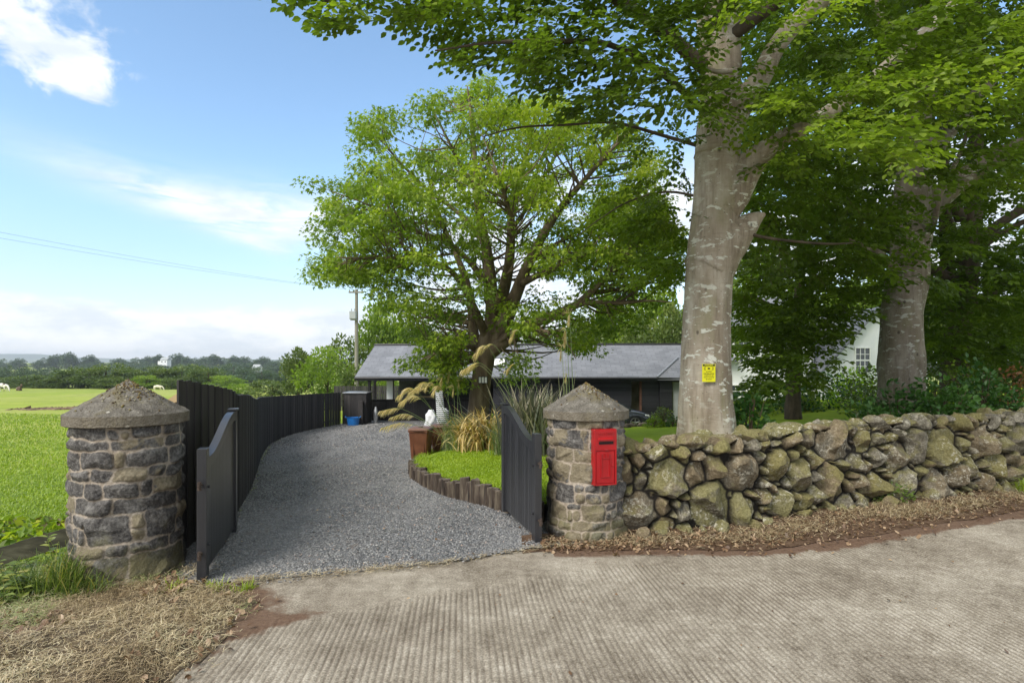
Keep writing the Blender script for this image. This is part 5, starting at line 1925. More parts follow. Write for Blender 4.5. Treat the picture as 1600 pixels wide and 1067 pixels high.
# low black boarded wall across the carport front and the storage box
t = thing('boarded_screen', 'low black boarded screen with a plank top in front of the carport', 'screen', (-4.2, 28.3, HG))
mb = MB()
x_ = -7.42
while x_ < -1.2:
    mb.box(x_ + 0.07, 30.4, HG + 0.55, 0.136, 0.03, 1.08, rnd=RS.rand())
    x_ += 0.14
mb.build('boards', m_blackwood, t)
mb = MB()
mb.box(-4.3, 30.38, HG + 1.115, 6.2, 0.14, 0.04, bev=0.004)
mb.build('coping', m_blackwood, t)
t = thing('work_bench', 'pale timber bench top showing above the black carport screen', 'bench', (-4.6, 31.2, HG))
mb = MB()
mb.box(-4.7, 31.4, HG + 1.22, 2.1, 0.55, 0.07, bev=0.006)
mb.build('top', m_tan, t)
for s in (-1, 1):
    mb = MB()
    mb.box(-4.7 + s * 0.95, 31.4, HG + 0.59, 0.09, 0.45, 1.18)
    mb.build('leg', m_tan, t)
t = thing('rear_fence', 'black board fence behind the open carport', 'fence', (-9, 37.5, HG - 0.1))
mb = MB()
x_ = -11.6
while x_ < -6.0:
    mb.box(x_ + 0.06, 37.5 + 0.012 * RS.randn(), HG + 0.75, 0.11, 0.02, 1.62 + 0.01 * RS.randn(), rnd=RS.rand())
    x_ += 0.13
mb.build('boards', m_fence, t)
for dz in (0.3, 1.2):
    mb = MB()
    mb.box(-8.8, 37.55, HG + dz, 5.6, 0.03, 0.09)
    mb.build('rail', m_fence, t)
t = thing('storage_box', 'black boarded bin store with a pale lid at the far end of the fence', 'bin store', (-7.7, 28.5, HG))
mb = MB()
x_ = -8.3
while x_ < -7.22:
    mb.box(x_ + 0.05, 28.45, HG + 0.78, 0.097, 0.03, 1.52, rnd=RS.rand())
    x_ += 0.1
mb.box(-8.29, 29.0, HG + 0.78, 0.03, 1.08, 1.52)
mb.box(-7.22, 29.0, HG + 0.78, 0.03, 1.08, 1.52)
mb.build('boards', m_fence, t)
mb = MB()
mb.box(-8.335, 28.44, HG + 0.79, 0.06, 0.06, 1.56)
mb.build('corner_post', m_rail, t)
mb = MB()
mb.box(-7.75, 29.0, HG + 1.575, 1.22, 1.25, 0.05, bev=0.005)
mb.build('lid', m_galv, t)
mb = MB()
mb.box(-7.42, 28.28, HG + 0.60, 0.22, 0.16, 1.2, bev=0.01)
tag(mb.build('short_post', m_fence, loc=(-7.42, 28.28, HG)), 'short thick black post standing between the blue tub and the carport post', 'post')
t = thing('flexible_tub', 'bright blue round flexible tub standing in front of the black bin store', 'tub', (-7.72, 28.0, HG))
mb = MB()
mb.lathe([(0.24, 0.01), (0.25, 0.0), (0.31, 0.40), (0.325, 0.41), (0.30, 0.405), (0.235, 0.03)], 0, 0, 24, cap=True)
mb.build('shell', m_blue, t, world=False, smooth=False)
for s in (-1, 1):
    mb = MB()
    mb.tube([(s * 0.31, -0.09, 0.39), (s * 0.36, -0.07, 0.44), (s * 0.375, 0, 0.46), (s * 0.36, 0.07, 0.44), (s * 0.31, 0.09, 0.39)], 0.014, 6, sub=3)
    mb.build('handle', m_blue, t, world=False)


def sack(loc, w, d_, h, mat, name, label, cat, seed):
    mb = MB()
    n, k = 44, 26
    P = []
    for i in range(k):
        q = i / (k - 1)
        rr = (0.72 + 0.38 * math.sin(q * 2.6 + 0.4)) * (1 - 0.45 * max(q - 0.75, 0) * 3)
        for j in range(n):
            a = 6.283 * j / n
            c_, s_ = math.cos(a), math.sin(a)
            e = (abs(c_) ** 3 + abs(s_) ** 3) ** (-1 / 3)
            P.append((c_ * e * rr * w / 2, s_ * e * rr * d_ / 2, q * h))
    P = np.array(P)
    nz = fbm(P * np.array([9, 9, 4]) + seed, 4)[:, None] - 0.5
    P[:, :2] *= 1 + nz * 0.7
    idx = np.arange(n * k).reshape(k, n)
    F = np.stack([idx[:-1], np.roll(idx[:-1], -1, 1), np.roll(idx[1:], -1, 1), idx[1:]], -1).reshape(-1, 4)
    mb.add(P, [F, np.array([idx[0][::-1]]), np.array([idx[-1]])])
    o = mb.build(name, mat, smooth=True, world=False)
    o.location = loc
    return tag(o, label, cat)


sack((-6.86, 29.0, HG), 0.20, 0.2, 0.85, m_galv, 'feed_sack', 'thin pale grey sack slumped against the carport post', 'sack', 3)
sack((-3.6, 25.6, -1.15), 0.44, 0.4, 0.92, m_whitebag, 'rubble_sack', 'tall white woven sack standing behind the plumed grass', 'sack', 8)
# patterned cover behind it
m, g, b = new_mat('chevron_cloth')
uvn = g.objco()
x_, y_, z_ = g.sep(uvn)
zig = g.math('ABSOLUTE', g.math('SUBTRACT', g.math('FRACT', g.math('MULTIPLY', x_, 8.0)), 0.5))
st = g.math('FRACT', g.math('MULTIPLY', g.math('ADD', z_, g.math('MULTIPLY', zig, 0.09)), 11.0))
g.put(b.inputs['Base Color'], g.mix(g.maprange(st, 0.45, 0.55), (0.70, 0.72, 0.70), (0.035, 0.04, 0.04)))
b.inputs['Roughness'].default_value = 0.9
m_chev = m
mb = MB()
n, k = 24, 24
P = []
for i in range(k):
    q = i / (k - 1)
    wv_ = np.interp(q, [0, 0.5, 0.56, 1], [0.28, 0.28, 0.18, 0.16])
    sh = np.interp(q, [0, 0.5, 0.56, 1], [0.10, 0.10, 0.0, -0.04])
    for j in range(n):
        a = 6.283 * j / n
        rr = wv_ * (1 + 0.07 * math.sin(5 * a + 3 * q))
        P.append((sh + rr * math.cos(a), rr * 0.6 * math.sin(a), q * 1.72))
idx = np.arange(n * k).reshape(k, n)
F = np.stack([idx[:-1], np.roll(idx[:-1], -1, 1), np.roll(idx[1:], -1, 1), idx[1:]], -1).reshape(-1, 4)
mb.add(P, [F, np.array([idx[0][::-1]]), np.array([idx[-1]])])
o = mb.build('patterned_cover', m_chev, world=False, smooth=True)
o.location = (-3.3, 26.4, -1.15)
tag(o, 'tall black and white zigzag patterned fabric cover behind the white sack', 'cover')

# ------------------------------------------------------------------ the parked car
def make_car(loc, rz):
    t = thing('parked_car', 'dark grey hatchback parked in front of the black house, its bonnet past the right pillar', 'car', loc, rz)
    # x forward; stations: (x, half width, sill z, belt z)
    L = 4.1
    st = [(-2.05, 0.62, 0.42, 0.72), (-1.98, 0.78, 0.30, 0.90), (-1.6, 0.86, 0.24, 0.97), (-0.8, 0.88, 0.22, 0.96), (0.0, 0.885, 0.22, 0.94), (0.75, 0.88, 0.22, 0.92),
          (1.2, 0.875, 0.22, 0.88), (1.6, 0.86, 0.23, 0.80), (1.85, 0.80, 0.26, 0.70), (2.0, 0.68, 0.32, 0.58), (2.06, 0.52, 0.38, 0.48)]
    P, F = [], []
    sec = [(0.90, 0.0), (1.0, 0.18), (1.0, 0.55), (0.97, 0.85), (0.86, 1.0)]
    for (x_, w_, z0, z1) in st:
        row = []
        for (fw, fz) in sec:
            row.append((x_, -w_ * fw, z0 + (z1 - z0) * fz))
        row.append((x_, 0, z1 + 0.035))
        for (fw, fz) in sec[::-1]:
            row.append((x_, w_ * fw, z0 + (z1 - z0) * fz))
        P += row
    nr = 11
    for i in range(len(st) - 1):
        for j in range(nr):
            F.append([i * nr + j, i * nr + (j + 1) % nr, (i + 1) * nr + (j + 1) % nr, (i + 1) * nr + j][::-1])
    F.append(list(range(nr)))
    F.append([(len(st) - 1) * nr + j for j in range(nr)][::-1])
    mb = MB()
    mb.add(P, F)
    body = mb.build('body', m_carpaint, t, world=False, smooth=True)
    md = body.modifiers.new('sub', 'SUBSURF')
    md.levels = md.render_levels = 2
    # cabin
    prof_c = [(-1.95, 0.92), (-1.75, 1.22), (-1.25, 1.43), (-0.5, 1.47), (0.1, 1.42), (0.5, 1.26), (1.12, 0.90)]
    mb = MB()
    P, F = [], []
    for (x_, z_) in prof_c:
        q = (z_ - 0.9) / 0.57
        w_ = 0.80 - 0.20 * q
        P += [(x_, -0.80, 0.90 - 0.02), (x_, -w_, z_), (x_, w_, z_), (x_, 0.80, 0.90 - 0.02)]
    for i in range(len(prof_c) - 1):
        for j in range(3):
            F.append([i * 4 + j, (i + 1) * 4 + j, (i + 1) * 4 + j + 1, i * 4 + j + 1])
    mb.add(P, F)
    mb.build('windows', m_glass, t, world=False, smooth=True)
    mb = MB()
    P = []
    for (x_, z_) in prof_c[1:6]:
        q = (z_ - 0.9) / 0.57
        w_ = 0.80 - 0.20 * q
        P += [(x_, -w_ - 0.005, z_ - 0.02), (x_, -w_ * 0.9, z_ + 0.02), (x_, 0, z_ + 0.035), (x_, w_ * 0.9, z_ + 0.02), (x_, w_ + 0.005, z_ - 0.02)]
    F = [[i * 5 + j, (i + 1) * 5 + j, (i + 1) * 5 + j + 1, i * 5 + j + 1] for i in range(4) for j in range(4)]
    mb.add(P, F)
    mb.build('roof_panel', m_carpaint, t, world=False, smooth=True)
    for s in (-1, 1):
        for pp, rr in (([(1.13, s * 0.80, 0.90), (0.5, s * 0.66, 1.27), (0.1, s * 0.63, 1.43)], 0.028), ([(-0.35, s * 0.80, 0.92), (-0.4, s * 0.63, 1.45)], 0.03), ([(-1.9, s * 0.78, 0.95), (-1.7, s * 0.66, 1.25), (-1.2, s * 0.62, 1.42)], 0.05)):
            mb = MB()
            mb.tube(pp, rr, 6)
            mb.build('roof_pillar', m_carpaint, t, world=False)
    for s in (-1, 1):
        for x_ in (-1.28, 1.27):
            mb = MB()
            mb.tube([(x_, s * 0.70, 0.31), (x_, s * 0.895, 0.31)], 0.315, 28)
            w_ = mb.build('wheel', m_rubber, t, world=False)
            mb = MB()
            for q in range(5):
                a = q * 6.283 / 5 + 0.3
                mb.tube([(x_, s * 0.90, 0.31), (x_ + 0.20 * math.cos(a), s * 0.90, 0.31 + 0.20 * math.sin(a))], [0.035, 0.022], 6)
            A = np.linspace(0, 6.283, 25)
            mb.tube([(x_ + 0.215 * math.cos(a), s * 0.897, 0.31 + 0.215 * math.sin(a)) for a in A], 0.016, 6)
            mb.build('rim', m_chrome, w_, world=False)
            mb = MB()
            mb.tube([(x_ + 0.355 * math.cos(a), s * 0.868, 0.31 + 0.355 * math.sin(a)) for a in np.linspace(-0.2, 3.34, 20)], 0.022, 6)
            mb.build('wheel_arch', m_carpaint, t, world=False)
        mb = MB()
        mb.tube([(1.72, s * 0.765, 0.64), (1.90, s * 0.66, 0.60), (1.98, s * 0.55, 0.57)], [0.05, 0.06, 0.03], 8)
        mb.build('headlight', m_lampglass, t, world=False)
        mb = MB()
        mb.box(0.78, s * 0.95, 0.96, 0.11, 0.20, 0.12, bev=0.03)
        mb.build('wing_mirror', m_carpaint, t, world=False)
        mb = MB()
        mb.box(0.05, s * 0.893, 0.80, 0.16, 0.02, 0.025)
        mb.build('door_handle', m_carpaint, t, world=False)
    return t


make_car((4.35, 27.0, float(prof(27)) + 0.01), R(-3))

# stone kerb between the lawn and the parking
mb = MB()
iv, if_ = ico(2)
x_ = 3.4
while x_ < 9.5:
    w_ = 0.12 + 0.12 * RS.rand()
    yy_ = float(np.interp(x_, EDGE[:, 0][-4:], EDGE[:, 1][-4:])) + 0.1
    b_ = iv * (1 + (fbm(iv * 2 + x_, 3) - 0.5)[:, None] * 0.5) * np.array([w_, 0.13, 0.13])
    mb.add(b_ + np.array([x_, yy_, float(lawn_h(x_, yy_)) + 0.03]), if_)
    x_ += w_ * 1.7
o = mb.build('stone_edging', mat_noise('edging_stone', [(0.3, (0.08, 0.065, 0.045)), (0.6, (0.22, 0.18, 0.13)), (0.75, (0.42, 0.37, 0.28))], 3, 5, 0.9, 0.6, 20, 0.02), loc=(6, 25.3, -1.0), smooth=True)
tag(o, 'low rough stone edging along the far side of the lawn, in front of the car', 'stone edging')

# ------------------------------------------------------------------ white cottage behind the trees
def window(parent, cx, y, cz, w, h, cols, rows, name='window'):
    mb = MB()
    mb.box(cx, y + 0.015, cz, w, 0.03, h)
    wd = mb.build(name, m_glass, parent)
    mb = MB()
    f = 0.07
    for s in (-1, 1):
        mb.box(cx + s * (w / 2 + f / 2), y - 0.02, cz, f, 0.08, h + 2 * f)
        mb.box(cx, y - 0.022, cz + s * (h / 2 + f / 2), w, 0.08, f)
    for i in range(1, cols):
        mb.box(cx - w / 2 + w * i / cols, y - 0.01, cz, 0.035, 0.045, h)
    for j in range(1, rows):
        mb.box(cx, y - 0.012, cz - h / 2 + h * j / rows, w, 0.045, 0.09 if (rows == 4 and j == 2) else 0.035)
    mb.build('frame', m_lampglass, wd)
    return wd


t = thing('white_cottage', 'white rendered cottage with a steep gable seen through the beech foliage', 'house', (20, 36, -1))
y0 = 36.0
mb = MB()
mb.prism([(19.5, -1.5), (26.0, -1.5), (26.0, 1.5), (22.75, 5.1), (19.5, 1.5)], y0, y0 + 9)
mb.prism([(13.0, -1.5), (19.5, -1.5), (19.5, 4.2), (13.0, 4.2)], y0 + 1.2, y0 + 8)
mb.build('wall', m_white, t)
mb = MB()
for s in (-1, 1):
    xa, xb = 22.75, 22.75 + s * 3.75
    za, zb = 5.32, 1.16
    P = [(xa, y0 - 0.35, za), (xb, y0 - 0.35, zb), (xb, y0 + 9.3, zb), (xa, y0 + 9.3, za), (xa, y0 - 0.35, za - 0.2), (xb, y0 - 0.35, zb - 0.2), (xb, y0 + 9.3, zb - 0.2), (xa, y0 + 9.3, za - 0.2)]
    mb.add(P, [[0, 1, 2, 3], [0, 4, 5, 1], [1, 5, 6, 2], [7, 6, 5, 4], [2, 6, 7, 3]])
rr_ = mb.build('roof', m_slate, t)
add_uv(rr_, (0, 1, 0), (0.66, 0, 0.75))
mb = MB()
mb.prism([(-0.3, 0)], 0, 0) if False else mb.add([(12.7, y0 + 0.8, 4.1), (19.8, y0 + 0.8, 4.1), (19.8, y0 + 4.6, 6.6), (12.7, y0 + 4.6, 6.6), (12.7, y0 + 8.4, 4.1), (19.8, y0 + 8.4, 4.1), (12.7, y0 + 0.8, 3.95), (19.8, y0 + 0.8, 3.95)], [[0, 1, 2, 3], [3, 2, 5, 4], [6, 7, 1, 0]])
r2_ = mb.build('rear_roof', m_slate, t)
add_uv(r2_, (1, 0, 0), (0, 0.8, 0.6))
window(t, 21.9, y0 - 0.002, 2.02, 0.86, 1.5, 3, 4)
window(t, 24.6, y0 - 0.002, -0.2, 1.0, 1.2, 3, 4)
window(t, 14.6, y0 + 1.198, -0.35, 1.0, 1.5, 3, 4)
window(t, 14.8, y0 + 1.198, 2.6, 0.9, 1.3, 3, 4)
window(t, 17.4, y0 + 1.198, 2.6, 0.9, 1.3, 3, 4)

# ------------------------------------------------------------------ power pole and lines
t = thing('power_pole', 'wooden power pole with crossarm and transformer rising behind the carport', 'power pole', (-12.15, 45, -1.8))
mb = MB()
mb.tube([(-12.15, 45, -1.8), (-12.15, 45, 7.6)], [0.17, 0.12], 12)
mb.build('mast', m_pole, t)
mb = MB()
mb.box(-12.15, 44.85, 7.35, 1.15, 0.10, 0.12)
for s in (-1, 0, 1):
    mb.tube([(-12.15 + s * 0.5, 44.85, 7.4), (-12.15 + s * 0.5, 44.85, 7.56)], [0.05, 0.03], 8)
mb.build('crossarm', m_pole, t)
mb = MB()
mb.box(-12.33, 44.7, 5.55, 0.50, 0.4, 0.62, bev=0.03)
for s in (-0.12, 0.12):
    mb.tube([(-12.33 + s, 44.7, 5.86), (-12.33 + s, 44.7, 6.05)], 0.04, 6)
mb.box(-12.3, 44.8, 5.2, 0.5, 0.25, 0.06)
mb.build('transformer', m_greydoor, t)
for k_, (x0, z0, dz) in enumerate(((-12.65, 7.55, 0.0), (-12.15, 7.50, -0.42), (-11.65, 7.45, -0.75))[:2]):
    a_ = np.array([x0, 44.85, z0])
    b_ = np.array([-26.5 + 0.5 * k_, 24.0, 8.3 + dz])
    P = []
    for q in np.linspace(0, 1, 30):
        p = a_ * (1 - q) + b_ * q
        p[2] -= 4 * 0.25 * q * (1 - q)
        P.append(p)
    mb = MB()
    mb.tube(P, 0.0055, 5)
    tag(mb.build('power_line', m_blackmetal, loc=tuple(a_)), ['upper of the two thin power lines crossing the sky to the left edge', 'lower of the two thin power lines crossing the sky to the left edge'][k_], 'power line', 'overhead power lines')
# ------------------------------------------------------------------ foliage tools
def rot_frames(fwd, up0=None, roll=None):
    """(n,3) forward vectors -> (n,3,3) matrices with columns right, forward, up"""
    f = fwd / (np.linalg.norm(fwd, axis=1)[:, None] + 1e-9)
    up = np.tile([0, 0, 1.0], (len(f), 1)) if up0 is None else up0
    r = np.cross(f, up)
    r /= np.linalg.norm(r, axis=1)[:, None] + 1e-9
    u = np.cross(r, f)
    if roll is not None:
        c, s = np.cos(roll)[:, None], np.sin(roll)[:, None]
        r, u = r * c + u * s, u * c - r * s
    return np.stack([r, f, u], -1)


BL = np.array([[0, 0, 0], [0.30, 0.28, 0.07], [0.32, 0.62, 0.08], [0, 1, -0.06], [-0.32, 0.62, 0.08], [-0.30, 0.28, 0.07]])
BLq = np.array([[0, 1, 2, 3], [0, 3, 4, 5]])
# lobed leaf: three pointed lobes
SL = np.array([[0, 0, 0], [0.22, 0.42, 0.05], [0, 1.0, -0.08], [-0.22, 0.42, 0.05],
               [0.24, 0.18, 0.0], [0.62, 0.62, -0.08], [-0.24, 0.18, 0.0], [-0.62, 0.62, -0.08]])
SLq = np.array([[0, 1, 2, 3], [0, 4, 5, 1], [0, 3, 7, 6]])


def place_leaves(mb, P, Fr, s, rnd, tmpl=BL, quads=BLq, mi=0):
    n, k = len(P), len(tmpl)
    s = np.broadcast_to(np.asarray(s, float), (n,))
    V = np.einsum('nij,kj->nki', Fr, tmpl) * s[:, None, None] + P[:, None, :]
    mb.add(V.reshape(-1, 3), (quads[None] + k * np.arange(n)[:, None, None]).reshape(-1, quads.shape[1]), mi, np.repeat(np.clip(rnd, 0, 1), k))


def make_spray(rs, L=0.6, nside=5, leaf=0.075):
    """one flat beech spray: leaf bases, frames, sizes and twig strips, lying along +Y"""
    LP_, LF_, LS, TW = [], [], [], []
    def twig(base, d, length):
        d = d / np.linalg.norm(d)
        nL = max(3, int(length / 0.055))
        pts = []
        p = base.copy()
        dd = d.copy()
        for i in range(nL):
            pts.append(p.copy())
            s = 1 if i % 2 else -1
            ang = s * (0.85 + 0.2 * rs.randn())
            c, s_ = math.cos(ang), math.sin(ang)
            f = np.array([dd[0] * c - dd[1] * s_, dd[0] * s_ + dd[1] * c, dd[2] - 0.15 + 0.22 * rs.randn()])
            LP_.append(p + 0.004 * rs.randn(3))
            LF_.append(f)
            LS.append(leaf * (0.75 + 0.45 * rs.rand()))
            dd = dd + np.array([0.05 * rs.randn(), 0, -0.035])
            dd /= np.linalg.norm(dd)
            p = p + dd * length / nL
        LP_.append(p.copy()); LF_.append(dd.copy()); LS.append(leaf)
        pts.append(p.copy())
        TW.append(np.array(pts))
    twig(np.zeros(3), np.array([0, 1, -0.05]), L)
    for i in range(nside):
        q = (i + 0.6) / (nside + 0.5)
        s = 1 if i % 2 else -1
        a = s * (0.8 + 0.15 * rs.randn())
        twig(np.array([0, L * q * 0.85, -0.02 * q]), np.array([math.sin(a), math.cos(a), -0.1 + 0.1 * rs.randn()]), L * (0.55 - 0.3 * q) + 0.05)
    F_ = rot_frames(np.array(LF_), roll=rs.randn(len(LF_)) * 0.35)
    return np.array(LP_), F_, np.array(LS), TW


_rs = np.random.RandomState(77)
SPRAYS = [make_spray(_rs, 0.62, 5, 0.100) for _ in range(5)]
SPRAYS_S = [make_spray(_rs, 0.42, 3, 0.100) for _ in range(3)]


def spray_cloud(mb, P, dirs, rs, scale=1.0, tone=None, twigs=True, small=False, drop=0.0, flat=0.22):
    lib = SPRAYS_S if small else SPRAYS
    n = len(P)
    pick = rs.randint(0, len(lib), n)
    dirs = dirs.copy()
    dirs[:, 2] += -0.12 + 0.22 * rs.randn(n) - drop
    Fr = rot_frames(dirs, roll=rs.randn(n) * flat)
    sc = np.broadcast_to(np.asarray(scale, float), (n,)) * (0.8 + 0.4 * rs.rand(n))
    if tone is None:
        tone = 0.35 + 0.3 * rs.rand(n)
    for k in range(len(lib)):
        sel = np.where(pick == k)[0]
        if not len(sel):
            continue
        lp, lf, ls, tw = lib[k]
        m_ = len(lp)
        PP = np.einsum('nij,kj->nki', Fr[sel], lp) * sc[sel][:, None, None] + P[sel][:, None, :]
        FF = np.einsum('nij,kjl->nkil', Fr[sel], lf)
        SS = sc[sel][:, None] * ls[None]
        rn = tone[sel][:, None] + 0.30 * (rs.rand(len(sel), m_) - 0.5)
        place_leaves(mb, PP.reshape(-1, 3), FF.reshape(-1, 3, 3), SS.ravel(), rn.ravel())
        if twigs:
            for t_ in tw:
                q = len(t_)
                w = np.linspace(0.0045, 0.0012, q)[:, None]
                A = t_ + np.array([1, 0, 0]) * w
                B = t_ - np.array([1, 0, 0]) * w
                S = np.concatenate([A, B])
                VV = np.einsum('nij,kj->nki', Fr[sel], S) * sc[sel][:, None, None] + P[sel][:, None, :]
                qd = np.stack([np.arange(q - 1), np.arange(1, q), q + np.arange(1, q), q + np.arange(q - 1)], -1)
                mb.add(VV.reshape(-1, 3), (qd[None] + 2 * q * np.arange(len(sel))[:, None, None]).reshape(-1, 4), 1)


def sample_region(poly, n, ya, yb, rs, pw=1.0):
    """points inside a sight cone region, spread through real depth ya..yb"""
    poly = np.array(poly, float)
    lo, hi = poly.min(0), poly.max(0)
    out = []
    while sum(len(o_) for o_ in out) < n:
        q = lo + (hi - lo) * rs.rand(n * 2, 2)
        k = in_poly(q[:, 0], q[:, 1], poly)
        out.append(q[k])
    q = np.concatenate(out)[:n]
    Yd = ya + (yb - ya) * rs.rand(n) ** pw
    return W(q[:, 0], q[:, 1], Yd)


def limb(mb, pts, radii, n=10, noise=0.25, sub=5, mi=0):
    mb.tube(pts, radii, n, mi, noise=noise, sub=sub)


def PX(lst, Y0):
    """[(px, py, dY), ...] -> world points around depth Y0"""
    return np.array([W(a, b_, Y0 + (c_[0] if c_ else 0)) for a, b_, *c_ in lst])


# ------------------------------------------------------------------ beech 1 (big trunk behind the wall)
B1 = 9.2
t = thing('beech_tree', 'big smooth-barked beech with the yellow warning sign, its branches overhanging the gateway', 'tree', (3.1, 9.2, 0.0))
prs = [(1106, 760, 124), (1106, 715, 112), (1105, 675, 98), (1102.5, 630, 90), (1102, 600, 87), (1102, 550, 82), (1103, 500, 79), (1107, 450, 78), (1111, 400, 79), (1117, 350, 78), (1120, 300, 77), (1121, 250, 76), (1122, 210, 74), (1124, 170, 68), (1127, 120, 66), (1128, 60, 61), (1130, 0, 58), (1136, -120, 52), (1150, -280, 44), (1165, -480, 30), (1180, -650, 14), (1190, -760, 4)]
P = np.array([W(a, b_, B1) for a, b_, _ in prs])
rad = np.array([c_ / 2 / (900 / B1) * 0.975 for *_, c_ in prs]) * 0.93
Ps, rs_ = smooth_path(P, rad, 8)
mb = MB()
mb.tube(Ps, rs_, 56)
V = mb.V[0]
cen = np.repeat(Ps, 56, 0)
dv = V - cen
an = np.arctan2(dv[:, 1], dv[:, 0])
zz = V[:, 2]
fl = sstep(1.3, -0.2, zz)
bmp = (fbm(np.stack([np.cos(an) * 1.5, np.sin(an) * 1.5, zz * 0.5], -1), 3, 5) - 0.5) * 0.16 + fl * 0.13 * np.sin(an * 5 + 1)
bmp += (fbm(V * 5, 3, 8) - 0.5) * 0.05
# folded collar of bark under the upper fork
cz = W(0, 130, B1)[2]
bmp += 0.05 * np.exp(-((zz - cz) / 0.35) ** 2) * np.sin(zz * 42 + 2 * np.cos(an)) * (dv[:, 0] > -0.3)
mb.V[0] = cen + dv * (1 + bmp)[:, None]
# branches that spring from the trunk
s1 = B1 / 900
limb(mb, PX([(1120, 330, 0), (1140, 300, 0), (1168, 262, -0.1), (1200, 232, -0.3), (1245, 205, -0.6), (1300, 172, -0.9), (1370, 118, -1.1), (1450, 45, -1.2), (1540, -40, -1.3), (1640, -140, -1.4)], B1), np.array([36, 33, 24, 15, 12, 10.5, 9, 7.5, 6, 4]) * s1, 16, 0.15)
limb(mb, PX([(1118, 250, 0), (1130, 205, 0), (1150, 172, -0.15), (1185, 128, -0.4), (1210, 78, -0.6), (1240, 40, -0.8), (1290, -5, -1.1), (1360, -70, -1.6), (1440, -150, -2.2)], B1), np.array([34, 30, 22, 16, 14, 13, 12, 9, 5]) * s1, 16, 0.15)
limb(mb, PX([(1104, 425, 0), (1122, 398, 0), (1146, 372, -0.05), (1168, 352, -0.1), (1184, 340, -0.15), (1196, 334, -0.2)], B1), np.array([38, 36, 30, 19, 10, 2]) * s1, 20, 0.25)
limb(mb, PX([(1116, 130, 0.1), (1106, 105, 0), (1099, 70, -0.05), (1097, 30, -0.1), (1098, -20, -0.1), (1090, -120, -0.4), (1060, -240, -1)], B1), np.array([20, 12, 9, 8.5, 8, 6, 3]) * s1, 10, 0.1)
limb(mb, PX([(1150, 110, -0.35), (1125, 113, -0.5), (1105, 108, -0.6), (1094, 102, -0.7)], B1), np.array([4, 3.6, 3, 1.2]) * s1, 6, 0.2)
mb.build('trunk', m_beech, t, smooth=True)
mb = MB()
limb(mb, PX([(1160, 362, -0.05), (1190, 370, -0.3), (1230, 376, -0.5), (1290, 381, -0.6), (1332, 380, -0.8)], B1), np.array([3.4, 2.6, 2.2, 1.9, 0.9]) * s1, 6, 0.3)
mb.build('dead_branch', m_dark_bark, t, smooth=True)

# overhanging boughs towards the viewer and to the left (mostly above the frame)
mb = MB()
BO = []
def bough(pts, r0, r1, n=8):
    pts = np.array(pts, float)
    rr = np.linspace(r0, r1, len(pts))
    limb(mb, pts, rr, n, 0.15, 5)
    BO.append(smooth_path(pts, rr, 6)[0])
hub = lambda dz: np.array([3.2, 9.2, CH + dz])
bough([hub(4.6), (2.3, 8.9, 7.0), (1.2, 8.2, 7.2), (0.2, 7.2, 6.9), (-0.7, 6.4, 6.3), (-1.6, 6.0, 5.75), (-2.1, 5.9, 5.45)], 0.12, 0.012)
bough([hub(3.9), (2.2, 8.6, 6.2), (1.3, 7.7, 6.1), (0.5, 6.9, 5.7), (-0.2, 6.3, 5.35), (-0.8, 6.0, 5.1)], 0.06, 0.008)
bough([hub(3.4), (2.5, 9.3, 5.5), (1.6, 9.0, 5.6), (0.8, 8.6, 5.4), (0.1, 8.2, 5.2), (-0.4, 7.9, 4.95)], 0.035, 0.007)
bough([hub(2.6), (2.6, 9.6, 4.7), (2.0, 9.8, 4.6), (1.5, 9.8, 4.3), (1.1, 9.8, 4.0)], 0.025, 0.005)
bough([hub(5.2), (3.2, 7.8, 7.6), (3.0, 6.4, 7.4), (2.7, 5.2, 6.9), (2.3, 4.4, 6.2)], 0.11, 0.012)
bough([hub(5.0), (4.4, 8.2, 7.4), (5.2, 6.9, 7.2), (5.6, 5.8, 6.5), (5.6, 5.2, 5.6)], 0.11, 0.012)
bough([hub(6.0), (5.5, 9.6, 8.8), (7.6, 9.2, 9.2), (9.5, 8.6, 8.8)], 0.13, 0.02)
bough([hub(6.5), (1.2, 10.6, 9.6), (-0.8, 11.2, 10.2), (-2.5, 11.0, 10.2)], 0.13, 0.02)
bough([hub(7), (3.4, 12, 10.5), (3.6, 14, 11.5)], 0.12, 0.02)
bough([hub(7.5), (4.5, 8.0, 11), (5.0, 6.0, 12), (5.2, 4.2, 12)], 0.12, 0.02)
mb.build('boughs', m_dark_bark, t, smooth=True)
rs = np.random.RandomState(31)
mb = MB()
